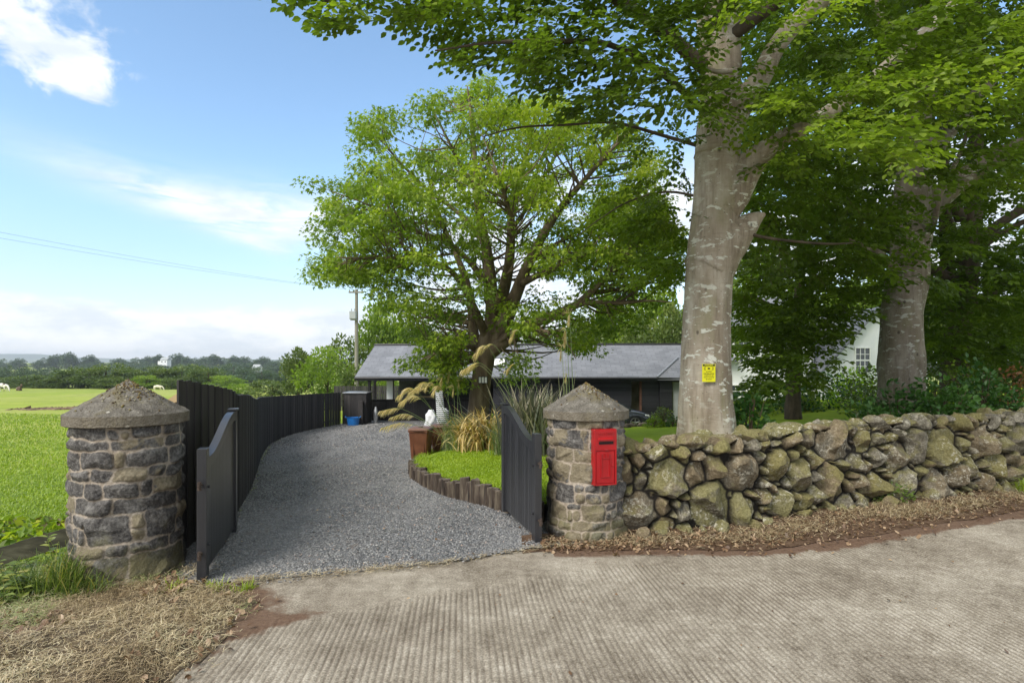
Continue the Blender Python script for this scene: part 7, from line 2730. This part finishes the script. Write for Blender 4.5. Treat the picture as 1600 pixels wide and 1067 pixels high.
for q in range(9):
    a_ = 820 + 85 * RS.rand()
    tp = PW(a_, 560 + 60 * RS.rand(), gy3 + 0.3 * RS.randn())
    ms.tube([(gx3 + 0.2 * RS.randn(), gy3, gz3), tp * 0.5 + np.array([gx3, gy3, gz3]) * 0.5, tp], [0.006, 0.005, 0.002], 4, sub=3, rnd=0.9)
strap_clump(gx3, gy3, gz3, 200, 1.0, 0.010, m_pampas, '', '', None, 16, 1.2, 0.8, 0.2, 'leaves', t)
ms.build('stems', m_pampas, t)
mp.build('plumes', m_plume, t)

strap_clump(-0.68, 13.9, float(lawn_h(-0.68, 13.9)), 560, 1.25, 0.042, m_flaxtan, 'golden tan clump of drooping strap leaves between the plumed grass and the right gate leaf', 'flax plant', 'strap-leaved clumps on the lawn', 25, 0.72, 1.15, 0.50)
strap_clump(0.42, 12.2, float(lawn_h(0.42, 12.2)), 420, 1.70, 0.042, m_flaxgreen, 'tall grey green flax with stiff sword leaves behind the right gate leaf', 'flax plant', 'strap-leaved clumps on the lawn', 26, 2.0, 1.0, 0.50)
strap_clump(-1.15, 14.5, float(lawn_h(-1.15, 14.5)), 420, 0.62, 0.008, m_pampas, 'low fine-leaved green tuft in front of the golden tan clump', 'grass tuft', None, 27, 1.0, 1.0, 0.3, 'grass_tuft')


# ------------------------------------------------------------------ shrubs
def shrub(x, y, z0, rx, ry, h, n, leaf, mat, label, cat, seed, name='shrub', group=None, stems=True, fl=0.5, tb=0.0):
    rs = np.random.RandomState(seed)
    t = thing(name, label, cat, (x, y, z0), 0, group)
    v = rs.randn(n, 3)
    v /= np.linalg.norm(v, axis=1)[:, None]
    v[:, 2] = np.abs(v[:, 2]) * 1.0
    lump = 0.72 + 0.55 * fbm(v * 2.2 + seed, 3)
    v *= (lump * (0.55 + 0.45 * rs.rand(n) ** 0.5))[:, None]
    P = np.array([x, y, z0]) + v * np.array([rx, ry, h])
    P[:, 2] = np.where(rs.rand(n) < 0.35, z0 + rs.rand(n) * (P[:, 2] - z0), P[:, 2])
    out = v * np.array([1, 1, 0.5]) + rs.randn(n, 3) * 0.45
    Fr = rot_frames(out, roll=rs.randn(n) * 0.7)
    cl = fbm(P * 2.0 / max(h, 0.5), 3, seed)
    mb = MB()
    place_leaves(mb, P, Fr, leaf * (0.7 + 0.6 * rs.rand(n)), tb + 0.15 + 0.75 * cl + 0.3 * (rs.rand(n) - 0.5))
    mb.build('foliage', mat, t)
    if stems:
        mb = MB()
        for q in range(9):
            a = rs.rand() * 6.283
            rr = 0.55 * rs.rand() + 0.15
            mb.tube([(x, y, z0 - 0.05), (x + rx * rr * 0.5 * math.cos(a), y + ry * rr * 0.5 * math.sin(a), z0 + h * 0.45), (x + rx * rr * math.cos(a), y + ry * rr * math.sin(a), z0 + h * 0.85)], [0.02, 0.014, 0.004], 5, sub=3)
        mb.build('stems', m_twig, t)
    return t


def SH(px_, py_top, Y_, h, w_px, n, leaf, mat, label, cat, seed, **kw):
    x_ = (px_ - 800) / 900 * Y_
    zt = CH - (py_top - 567) / 900 * Y_
    rx = w_px / 900 * Y_ / 2
    return shrub(x_, Y_, zt - h, rx, rx * 0.9, h, n, leaf, mat, label, cat, seed, **kw)


SH(1170, 605, 9.9, 1.3, 80, 900, 0.105, m_shrubleaf, 'leafy green shrub at the right foot of the big beech, behind the wall', 'shrub', 61, tb=0.1)
SH(1225, 590, 29, 2.3, 120, 1500, 0.18, m_shrubleaf, 'dark shrub below the hanging beech sprays in front of the cottage', 'shrub', 62)
SH(1300, 585, 31, 2.2, 190, 2400, 0.18, m_shrubleaf, 'broad dark shrub in front of the cottage wall, left of the second beech', 'shrub', 63, tb=-0.05)
SH(1340, 568, 30, 2.6, 90, 1400, 0.16, m_limeleaf, 'bright yellow-green shrub below the cottage window', 'shrub', 64)
SH(1262, 612, 28.5, 1.3, 50, 400, 0.15, m_brightleaf, 'small bright green shrub at the edge of the far lawn', 'shrub', 65)
SH(1362, 632, 10.6, 0.9, 90, 600, 0.105, m_shrubleaf, 'low ivy-like shrub just behind the wall, left of the second beech', 'shrub', 66, tb=0.1)
SH(1238, 606, 29.5, 1.9, 75, 800, 0.14, m_shrubleaf, 'dark shrub round the foot of the leafy tree between the beeches', 'shrub', 76, tb=0.05)
SH(1188, 612, 27.5, 2.0, 60, 600, 0.13, m_brightleaf, 'lighter green shrub on the lawn just right of the big beech', 'shrub', 77)
SH(1400, 606, 11.0, 1.25, 130, 1500, 0.105, m_shrubleaf, 'glossy green shrub hiding the foot of the second beech', 'shrub', 67, tb=0.12)
SH(1470, 590, 10.8, 1.45, 140, 1900, 0.105, m_shrubleaf, 'bushy green shrub behind the wall, right of the second beech', 'shrub', 68, tb=0.15)
SH(1530, 560, 11.6, 1.8, 120, 1800, 0.105, m_shrubleaf, 'tall dark green shrub behind the wall near the right edge', 'shrub', 69, tb=0.1)
SH(1500, 565, 13.5, 1.9, 70, 700, 0.08, m_brightleaf, 'yellow-green shrub glimpsed between dark trunks', 'shrub', 70)
SH(1590, 580, 12.5, 1.7, 110, 1600, 0.08, m_copperleaf, 'copper red shrub at the right edge behind the wall', 'shrub', 71)
SH(1590, 610, 11.2, 1.2, 90, 1000, 0.08, m_shrubleaf, 'low green shrub at the right edge, in front of the copper shrub', 'shrub', 72)
SH(1036, 634, 24.6, 0.75, 34, 500, 0.09, m_hedgeleaf, 'rounded shrub beside the grey door of the black house', 'shrub', 73, tb=0.15)
SH(1022, 650, 24.2, 0.45, 30, 300, 0.09, m_brightleaf, 'small bright fern-like plant at the far lawn edge, left of the rounded shrub', 'plant', 74)
SH(1052, 650, 24.0, 0.45, 22, 200, 0.09, m_shrubleaf, 'small dark plant at the far lawn edge beside the beech trunk', 'plant', 75)
# undergrowth continuing behind the wall to the right edge of the garden
for i_, (px_, yy_, tp) in enumerate(((1450, 22, 540), (1530, 24, 520), (1610, 22, 500), (1380, 26, 560))):
    SH(px_, tp, yy_, 3.6, 130, 1900, 0.16, m_hedgeleaf, ['tall background hedge bush left of the dark trunks', 'tall background hedge bush behind the dark trunks', 'tall background hedge bush at the right edge', 'tall background hedge bush right behind the second beech'][i_], 'hedge bush', 80 + i_, name='hedge_bush', tb=0.15)

# grass tuft at the right end of the wall foot
N = 520
xx = 7.15 + 0.75 * RS.rand(N)
yy = np.interp(xx, WALL[:, 0], WALL[:, 1]) - 0.12 - 0.45 * RS.rand(N) ** 1.5
mb = MB()
blades(mb, xx, yy, verge_h(xx, yy) - 0.01, 0.12 + 0.22 * RS.rand(N), 0.010, 0.4 + 0.8 * RS.rand(N), 0.3 + 0.5 * RS.rand(N))
tag(mb.build('grass_tuft', m_grass, loc=(7.5, 8.1, 0)), 'fresh green grass tuft growing at the foot of the wall at the right edge', 'grass tuft')
# small weed on the wall foot
shrub(5.0, 7.55, 0.05, 0.28, 0.13, 0.22, 170, 0.045, m_nettle, 'small green weed growing against the foot of the stone wall', 'weed', 90, name='weed', stems=False)

# ------------------------------------------------------------------ weeds at the left pillar
def nettle(x, y, z0, H, seed, label):
    rs = np.random.RandomState(seed)
    t = thing('nettle', label, 'weed', (x, y, z0), 0, 'weeds around the wooden rail')
    top = np.array([x + 0.12 * rs.randn(), y + 0.08 * rs.randn(), z0 + H])
    mid = (np.array([x, y, z0]) + top) / 2 + rs.randn(3) * 0.02
    ms = MB()
    ms.tube([(x, y, z0 - 0.03), mid, top], [0.005, 0.004, 0.002], 5, sub=4, rnd=0.5)
    ms.build('stem', m_nettle, t)
    P, D, S = [], [], []
    for k in range(int(H / 0.045)):
        q = 0.15 + 0.85 * k / (H / 0.045)
        b_ = (np.array([x, y, z0]) * (1 - q) ** 2 + 2 * mid * q * (1 - q) + top * q * q)
        a = k * 1.57 + rs.rand()
        for s in (0, math.pi):
            P.append(b_)
            D.append([math.cos(a + s), math.sin(a + s), -0.15 + 0.5 * q])
            S.append(0.105 * (1.15 - 0.6 * q) * (0.8 + 0.4 * rs.rand()))
    mb = MB()
    place_leaves(mb, np.array(P), rot_frames(np.array(D)), np.array(S), 0.35 + 0.5 * rs.rand(len(P)) + 0.1 * rs.rand())
    mb.build('leaves', m_nettle, t)


rs = np.random.RandomState(8)
nl = 0
for q in range(60):
    x_, y_ = -3.75 - 0.9 * rs.rand(), 4.25 + 0.62 * rs.rand()
    if abs(x_) > 0.92 * y_ + 0.1:
        continue
    z_ = float(hay_h(np.array([x_]), np.array([y_]))[0]) if y_ < 5.1 else float(ground_h(x_, y_))
    z_ = max(z_, float(ground_h(x_, y_))) - 0.02
    H_ = 0.10 + 0.17 * rs.rand()
    if nl == 0:
        x_, y_, H_ = -3.62, 4.72, 0.52
    nettle(x_, y_, z_, H_, 300 + q, 'tallest nettle, in front of the wooden rail beside the left pillar' if nl == 0 else 'leafy green nettle among the weeds below the wooden rail')
    nl += 1
# fine feathery tuft hugging the pillar foot
for i_, (x_, y_, H_, n_) in enumerate(((-3.62, 4.62, 0.36, 340), (-3.45, 4.58, 0.22, 240), (-3.95, 4.4, 0.16, 300), (-4.05, 4.65, 0.15, 260))):
    z_ = float(hay_h(np.array([x_]), np.array([y_]))[0]) - 0.03
    strap_clump(x_, y_, z_, n_, H_ * 1.3, 0.0065, m_nettle, ['feathery green tuft climbing the left pillar foot', 'small feathery tuft at the front of the left pillar foot', 'green grass tuft left of the pillar, under the wooden rail', 'green grass tuft at the left edge, under the wooden rail'][i_], 'grass tuft', None, 330 + i_, 1.2, 0.9, 0.16, 'grass_tuft')
for i_, (x_, y_) in enumerate(((-2.42, 4.72), (-2.18, 4.70), (-2.75, 4.66))):
    strap_clump(x_, y_, float(hay_h(np.array([x_]), np.array([y_]))[0]) - 0.02, 90, 0.15, 0.006, m_lawnblade, ['yellow-green grass tuft by the foot of the left gate leaf', 'small grass tuft at the corner of the gravel and the clippings', 'small grass tuft between the left pillar and gate leaf'][i_], 'grass tuft', None, 340 + i_, 1.2, 1.2, 0.08, 'grass_tuft')
# docks and yellowing weeds in the field edge
mb = MB()
N = 5200
xx = -4.35 - 3.4 * rs.rand(N)
yy = 5.45 + 2.1 * rs.rand(N)
k = (np.abs(xx) < 0.92 * yy + 0.1) & (n2(xx, yy, 2.2, 3, 88) > 0.40)
xx, yy = xx[k], yy[k]
n = len(xx)
hh = 0.05 + 0.24 * rs.rand(n)
P = np.stack([xx, yy, ground_h(xx, yy) + hh], -1)
a = rs.rand(n) * 6.283
D = np.stack([np.cos(a), np.sin(a), 0.2 + 0.9 * rs.rand(n)], -1)
place_leaves(mb, P, rot_frames(D, roll=rs.randn(n) * 0.8), 0.07 + 0.07 * rs.rand(n), rs.rand(n))
tag(mb.build('weeds', m_dock), 'patch of yellowing docks and weeds behind the wooden rail at the field edge', 'weeds', kind='stuff')
# ------------------------------------------------------------------ background trees: a few kinds, each copied with its crown and trunk
def bg_proto(seed, kind):
    """10 m high tree or bush around the origin; returns (crown mesh, trunk mesh)"""
    rs = np.random.RandomState(seed)
    low = kind == 'bush'
    ncl = 46 if low else 60
    V = rs.randn(ncl, 3)
    V /= np.linalg.norm(V, axis=1)[:, None]
    rad = rs.rand(ncl, 1) ** 0.33
    if low:
        C = V * rad * np.array([5.0, 5.0, 4.6]) + np.array([0, 0, 4.4])
        C[:, 2] = np.maximum(C[:, 2], 0.8)
    else:
        C = V * rad * np.array([4.2, 4.2, 4.0]) + np.array([0, 0, 6.0])
    mb = MB()
    for c_ in C:
        n = 75
        v = rs.randn(n, 3)
        v /= np.linalg.norm(v, axis=1)[:, None]
        v *= (rs.rand(n) ** 0.4)[:, None]
        P = c_ + v * np.array([1.35, 1.35, 0.95]) * (0.8 + 0.5 * rs.rand())
        out = v + (P - np.array([0, 0, 5])) * 0.12 + rs.randn(n, 3) * 0.4
        place_leaves(mb, P, rot_frames(out, roll=rs.randn(n)), 0.34 + 0.25 * rs.rand(n), 0.25 + 0.4 * rs.rand() + 0.3 * (rs.rand(n) - 0.5) + 0.04 * (c_[2] - 5))
    cr = mb
    tr = MB()
    tr.tube([(0, 0, -0.4), (0.1, 0, 2.2), (-0.1, 0.1, 4.5), (0.1, 0, 8)], [0.34, 0.26, 0.18, 0.04], 8, sub=3, noise=0.2)
    for q in range(6):
        a = rs.rand() * 6.283
        h = 2 + 3.5 * rs.rand()
        tr.tube([(0, 0, h), (1.3 * math.cos(a), 1.3 * math.sin(a), h + 1.1), (2.7 * math.cos(a), 2.7 * math.sin(a), h + 2.0)], [0.12, 0.08, 0.02], 5, sub=3)
    return cr, tr


PROTO = {}


def bg_tree(kind, mat, seed, x, y, H, Wd, label, cat, group=None, name='tree', rz=None, sink=0.3):
    """H total height, Wd full width in metres"""
    key = (kind, mat.name, seed)
    z0 = float(ground_h(x, y)) - sink
    rz = RS.rand() * 6.28 if rz is None else rz
    e = thing(name, label, cat, (x, y, z0), rz, group)
    e.scale = (Wd / (11.5 if kind == 'bush' else 10.0), Wd / (11.5 if kind == 'bush' else 10.0), H / 10.4)
    if key not in PROTO:
        cr, tr = bg_proto(seed, kind)
        c_ = cr.build('crown', mat, e, world=False)
        t_ = tr.build('trunk', m_dark_bark, e, world=False, smooth=True)
        PROTO[key] = (c_, t_)
    else:
        for src in PROTO[key]:
            o = src.copy()
            COL.objects.link(o)
            o.parent = e
    return e


def BT(kind, mat, seed, px_, py_top, Y_, H, w_px, label, cat, group=None, name='tree'):
    """crown top read off the photo; the foot goes to the ground there"""
    x_ = (px_ - 800) / 900 * Y_
    zt = CH - (py_top - 567) / 900 * Y_
    z0 = float(ground_h(x_, Y_)) - 0.3
    return bg_tree(kind, mat, seed, x_, Y_, max(zt - z0, 1.0), w_px / 900 * Y_, label, cat, group, name)


# left of the house, beyond the field corner
BT('bush', m_brightleaf, 1, 512, 532, 50, 5, 96, 'bright yellow-green bushy tree beyond the fence corner', 'tree', name='bushy_tree')
BT('bush', m_hedgeleaf, 2, 548, 514, 56, 6, 90, 'mid green bushy tree directly left of the power pole', 'tree', name='bushy_tree')
BT('tree', m_hedgeleaf, 3, 466, 545, 62, 5, 62, 'dark hawthorn left of the bright yellow-green bush', 'tree', name='hawthorn_tree')
BT('tree', m_brightleaf, 4, 598, 470, 62, 9, 90, 'tall pale green tree rising behind the carport roof', 'tree', name='tall_tree')
BT('tree', m_hedgeleaf, 5, 640, 490, 66, 9, 80, 'green tree half hidden by the sycamore above the carport roof', 'tree', name='tall_tree')
BT('bush', m_hedgeleaf, 2, 560, 566, 42, 4, 70, 'green bush showing beneath the carport roof', 'bush', name='bush')
BT('bush', m_brightleaf, 1, 602, 580, 44, 3, 60, 'yellow-green bush seen through the open carport', 'bush', name='bush')
BT('bush', m_hedgeleaf, 2, 425, 590, 75, 3.5, 90, 'low rounded bush in front of the wooded hill, left of the hawthorn', 'bush', name='bush')
BT('bush', m_brightleaf, 1, 372, 597, 80, 3, 60, 'small pale bush at the field edge, nearer the pillar', 'bush', name='bush')
# behind the house on the right
for i_, (a_, b_, Y_, w_, mt, lb) in enumerate(((905, 505, 52, 90, m_hedgeleaf, 'green tree just above the roof ridge, right of the sycamore trunk'), (960, 452, 58, 110, m_brightleaf, 'pale green tree behind the house roof, under the sycamore branches'),
                                         (1025, 440, 50, 110, m_brightleaf, 'bright green tree behind the house, touching the big beech trunk'), (1050, 480, 44, 90, m_hedgeleaf, 'darker tree behind the right end of the slate roof'), (1000, 500, 46, 80, m_hedgeleaf, 'lower green tree above the middle of the right roof slope'),
                                         (840, 515, 60, 90, m_hedgeleaf, 'green tree behind the sycamore trunk above the ridge'), (720, 520, 64, 110, m_hedgeleaf, 'green tree behind the sycamore, left of its trunk'),
                                         (1180, 400, 44, 150, m_brightleaf, 'tall green tree behind the big beech trunk'), (1330, 440, 52, 200, m_brightleaf, 'tall dark tree behind the white cottage'), (1480, 450, 46, 200, m_hedgeleaf, 'tall dark tree behind the right-hand undergrowth'), (1640, 460, 42, 200, m_hedgeleaf, 'tall dark tree at the far right'))):
    BT('tree', mt, 3 + i_ % 3, a_, b_, Y_, 9, w_, lb, 'tree', name='garden_tree')

# hedgerow at the far side of the field: one individual per bush
rs = np.random.RandomState(91)
HB = [(-12, 588, 125, 84), (42, 583, 122, 90), (92, 587, 120, 80), (62, 596, 118, 60), (128, 570, 124, 92), (166, 564, 122, 92), (205, 572, 120, 72), (245, 569, 124, 78), (285, 566, 126, 88), (325, 570, 122, 74), (230, 584, 117, 52), (182, 588, 116, 62), (14, 599, 115, 56), (268, 588, 116, 46), (352, 584, 118, 66)]
HL = ['hedge bush behind the grazing horse', 'broad hedge bush just right of the grazing horse', 'low hedge bush in the gap left of the pillar cap', 'small front hedge bush near the resting horse', 'tall dark hedge tree left of the pillar cap', 'tall olive hedge tree behind the pillar cap', 'hedge bush behind the right slope of the pillar cap',
      'dark hedge bush right of the pillar cap', 'round hedge tree above the near end of the black fence', 'hedge bush over the stepped fence top', 'bright small bush behind the pillar cap', 'low bush at the foot of the tall hedge tree', 'low bush at the left edge of the hedge', 'small bush by the yellowish timber panel', 'hedge bush right of the fence step']
for i_, (a_, b_, Y_, w_) in enumerate(HB):
    BT('bush', m_brightleaf if i_ in (10, 14) else m_hedgeleaf, 2 if i_ not in (10, 14) else 1, a_, b_, Y_, 5, w_, HL[i_], 'hedge bush', 'bushes of the hedgerow across the field', name='hedge_bush')
# middle distance trees and wooded hill
for i_ in range(34):
    a_ = -20 + 520 * (i_ + rs.rand() * 0.8) / 34
    Y_ = 240 + 80 * rs.rand()
    BT('bush', m_farleaf, 6, a_, 574 + 4 * rs.randn(), Y_, 8, 36 + 24 * rs.rand(), 'dark tree of the field boundaries in the middle distance', 'tree', 'trees of the field boundaries in the middle distance', name='distant_tree')
SK = [(10, 560), (30, 562), (58, 568), (75, 555), (92, 556), (108, 553), (125, 558), (142, 556), (152, 566), (168, 568), (186, 563), (196, 566), (215, 558), (232, 559), (248, 556), (262, 560), (278, 555), (292, 560), (306, 559), (320, 560), (334, 557), (350, 558), (366, 558), (382, 559), (398, 562), (412, 560), (428, 566), (440, 562), (452, 568), (468, 570), (490, 568), (-8, 566)]
for i_, (a_, b_) in enumerate(SK):
    BT('tree' if i_ % 3 else 'bush', m_farleaf, 7 if i_ % 3 else 6, a_, b_ - 3 + 2 * rs.rand(), 640 + 60 * rs.rand(), 12, 22 + 11 * rs.rand(), 'dark tree on the skyline of the distant hill', 'tree', 'trees on the skyline of the distant hill', name='distant_tree')
for i_ in range(58):
    a_ = 130 + 360 * rs.rand()
    b_ = 566 + 14 * rs.rand()
    Y_ = np.interp(b_, [566, 582], [600, 380])
    BT('bush' if i_ % 2 else 'tree', m_farleaf, 6 if i_ % 2 else 7, a_, b_, Y_, 12, 26 + 18 * rs.rand(), 'tree of the wood covering the distant hillside', 'tree', 'trees of the wood on the distant hillside', name='distant_tree')

# two distant white houses
def far_house(px_, py_base, Y_, w, h, label, two):
    x_ = (px_ - 800) / 900 * Y_
    zb = CH - (py_base - 567) / 900 * Y_
    t = thing('farmhouse', label, 'house', (x_, Y_, zb))
    mb = MB()
    mb.box(x_, Y_, zb + h / 2 - 2, w, 7, h + 4)
    mb.prism([(x_ - w / 2, zb + h), (x_ + w / 2, zb + h), (x_, zb + h + 0.01)], Y_ - 3.4, Y_ + 3.4) if False else None
    if two:
        mb.box(x_ - w * 0.8, Y_ + 2, zb + h * 0.35 - 2, w * 0.6, 6, h * 0.7 + 4)
    mb.build('wall', m_white, t)
    mb = MB()
    a, b_ = w / 2 + 0.4, 3.9
    mb.add([(x_ - a, Y_ - b_, zb + h), (x_ + a, Y_ - b_, zb + h), (x_ + a, Y_ + b_, zb + h), (x_ - a, Y_ + b_, zb + h), (x_ - a, Y_, zb + h + 2.6), (x_ + a, Y_, zb + h + 2.6)],
           [[0, 1, 5, 4], [2, 3, 4, 5], [0, 4, 3], [1, 2, 5], [0, 3, 2, 1]])
    mb.build('roof', m_slate if False else m_greydoor, t)
    for k_ in (-0.25, 0.25):
        mb = MB()
        mb.box(x_ + k_ * w, Y_ - 3.52, zb + h * 0.55, 1.0, 0.08, 1.3)
        mb.build('window', m_glass, t)


far_house(259, 568.5, 560, 6.5, 4.0, 'white farmhouse with a smaller wing among trees on the distant hill', True)
far_house(402, 580.0, 430, 4.5, 2.6, 'small white house low on the wooded hillside above the fence', False)

# blue mountain ridge far beyond
mb = MB()
n = 160
xs_ = np.linspace(-4400, 1250, n)
pxs = 800 + xs_ / 3500 * 900
hz = np.interp(pxs, [-400, 0, 60, 110, 200, 300, 400, 500, 800], [66, 57, 55, 40, 26, 20, 28, 22, 16]) + (n2(xs_, xs_ * 0, 0.0024, 4, 3) - 0.5) * 13
P = []
for d_, f in ((-450, 0), (-250, 0.5), (0, 1.0), (400, 0.2)):
    for i in range(n):
        P.append((xs_[i], 3500 + d_, -12 + f * (hz[i] + 12)))
mb.add(np.array(P), grid_faces(4, n))
tag(mb.build('mountain', m_mountain, smooth=True), kind='structure')


# ------------------------------------------------------------------ animals in the field
def horse(x, y, rz, label, coat, seed, lying=False, s=1.0, name='horse', cat='horse', grp=None):
    z0 = float(ground_h(x, y)) - (0.75 if lying else 0.12)
    # joints: (x along the body, y side, z, radius)
    J = {'hip': (-0.55, 0, 1.15, 0.30), 'belly': (0, 0, 1.08, 0.32), 'shoulder': (0.50, 0, 1.12, 0.29), 'neck1': (0.85, 0, 1.10, 0.17), 'neck2': (1.15, 0, 0.72, 0.12), 'poll': (1.28, 0, 0.42, 0.105), 'muzzle': (1.34, 0, 0.10, 0.06),
         'rump': (-0.82, 0, 1.10, 0.20), 'tail1': (-0.98, 0, 0.95, 0.05), 'tail2': (-1.02, 0, 0.5, 0.05)}
    E = [('belly', 'hip'), ('belly', 'shoulder'), ('shoulder', 'neck1'), ('neck1', 'neck2'), ('neck2', 'poll'), ('poll', 'muzzle'), ('hip', 'rump'), ('rump', 'tail1'), ('tail1', 'tail2')]
    if lying:
        J['neck1'] = (0.80, 0, 1.35, 0.16); J['neck2'] = (0.98, 0, 1.62, 0.12); J['poll'] = (1.12, 0, 1.76, 0.11); J['muzzle'] = (1.42, 0, 1.58, 0.06)
    for sd in (-1, 1):
        k = 'l' if sd < 0 else 'r'
        J['st' + k] = (-0.68, sd * 0.16, 0.82, 0.13); J['hk' + k] = (-0.80, sd * 0.17, 0.50, 0.065); J['hc' + k] = (-0.70, sd * 0.17, 0.20, 0.042); J['hf' + k] = (-0.66, sd * 0.17, 0.03, 0.055)
        J['el' + k] = (0.52, sd * 0.16, 0.80, 0.10); J['kn' + k] = (0.55, sd * 0.16, 0.48, 0.058); J['fc' + k] = (0.53 + 0.1 * sd, sd * 0.16, 0.20, 0.04); J['ff' + k] = (0.56 + 0.1 * sd, sd * 0.16, 0.03, 0.055)
        J['ear' + k] = (J['poll'][0] - 0.05, sd * 0.07, J['poll'][2] + 0.14, 0.02)
        E += [('hip', 'st' + k), ('st' + k, 'hk' + k), ('hk' + k, 'hc' + k), ('hc' + k, 'hf' + k), ('shoulder', 'el' + k), ('el' + k, 'kn' + k), ('kn' + k, 'fc' + k), ('fc' + k, 'ff' + k), ('poll', 'ear' + k)]
    names = ['belly'] + [k for k in J if k != 'belly']
    me = bpy.data.meshes.new(name)
    me.from_pydata([tuple(c * s for c in J[k][:3]) for k in names], [(names.index(a), names.index(b_)) for a, b_ in E], [])
    me.materials.append(coat)
    o = bpy.data.objects.new(name, me)
    COL.objects.link(o)
    o.modifiers.new('skin', 'SKIN').use_smooth_shade = True
    for i, k in enumerate(names):
        me.skin_vertices[0].data[i].radius = (J[k][3] * s, J[k][3] * s)
        me.skin_vertices[0].data[i].use_root = (i == 0)
    sm = o.modifiers.new('sub', 'SUBSURF')
    sm.levels = sm.render_levels = 2
    o.location = (x, y, z0)
    o.rotation_euler = (0, 0, rz)
    return tag(o, label, cat, grp)


def piebald(name, white, dark, thr, scale=1.6):
    m, g, b = new_mat(name)
    f = g.noise(g.objco(), scale, 2, 0.4)
    g.put(b.inputs['Base Color'], g.mix(g.maprange(f, thr, thr + 0.03), white, dark))
    b.inputs['Roughness'].default_value = 0.7
    return m


horse(-91.5, 103.5, R(-12), 'white and brown piebald horse grazing at the left edge of the field', piebald('piebald_coat', (0.72, 0.68, 0.60), (0.09, 0.06, 0.045), 0.56), 1, s=1.15)
horse(-92.8, 108.5, R(-35), 'dark brown horse with a pale chest resting right of the grazing one', piebald('brown_coat', (0.09, 0.05, 0.03), (0.75, 0.70, 0.58), 0.62, 2.2), 2, lying=True, s=1.1)
horse(-68.8, 112, R(5), 'small pale pony far off by the hedge, just right of the left pillar cap', piebald('cream_coat', (0.72, 0.66, 0.50), (0.6, 0.55, 0.4), 0.6), 3, s=0.85, cat='pony', name='pony')

# ------------------------------------------------------------------ the air between here and the hills
m = bpy.data.materials.new('air')
m.use_nodes = True
g = NG(m.node_tree)
g.n.remove(g.n['Principled BSDF'])
pv = g.n.new('ShaderNodeVolumePrincipled')
pv.inputs['Color'].default_value = (0.86, 0.92, 1.0, 1)
pv.inputs['Density'].default_value = 0.00022
pv.inputs['Anisotropy'].default_value = 0.3
g.l.new(pv.outputs[0], g.n['Material Output'].inputs['Volume'])
mb = MB()
mb.box(0, 1900, 22.5, 9300, 4300, 95)
tag(mb.build('haze', m), kind='stuff')
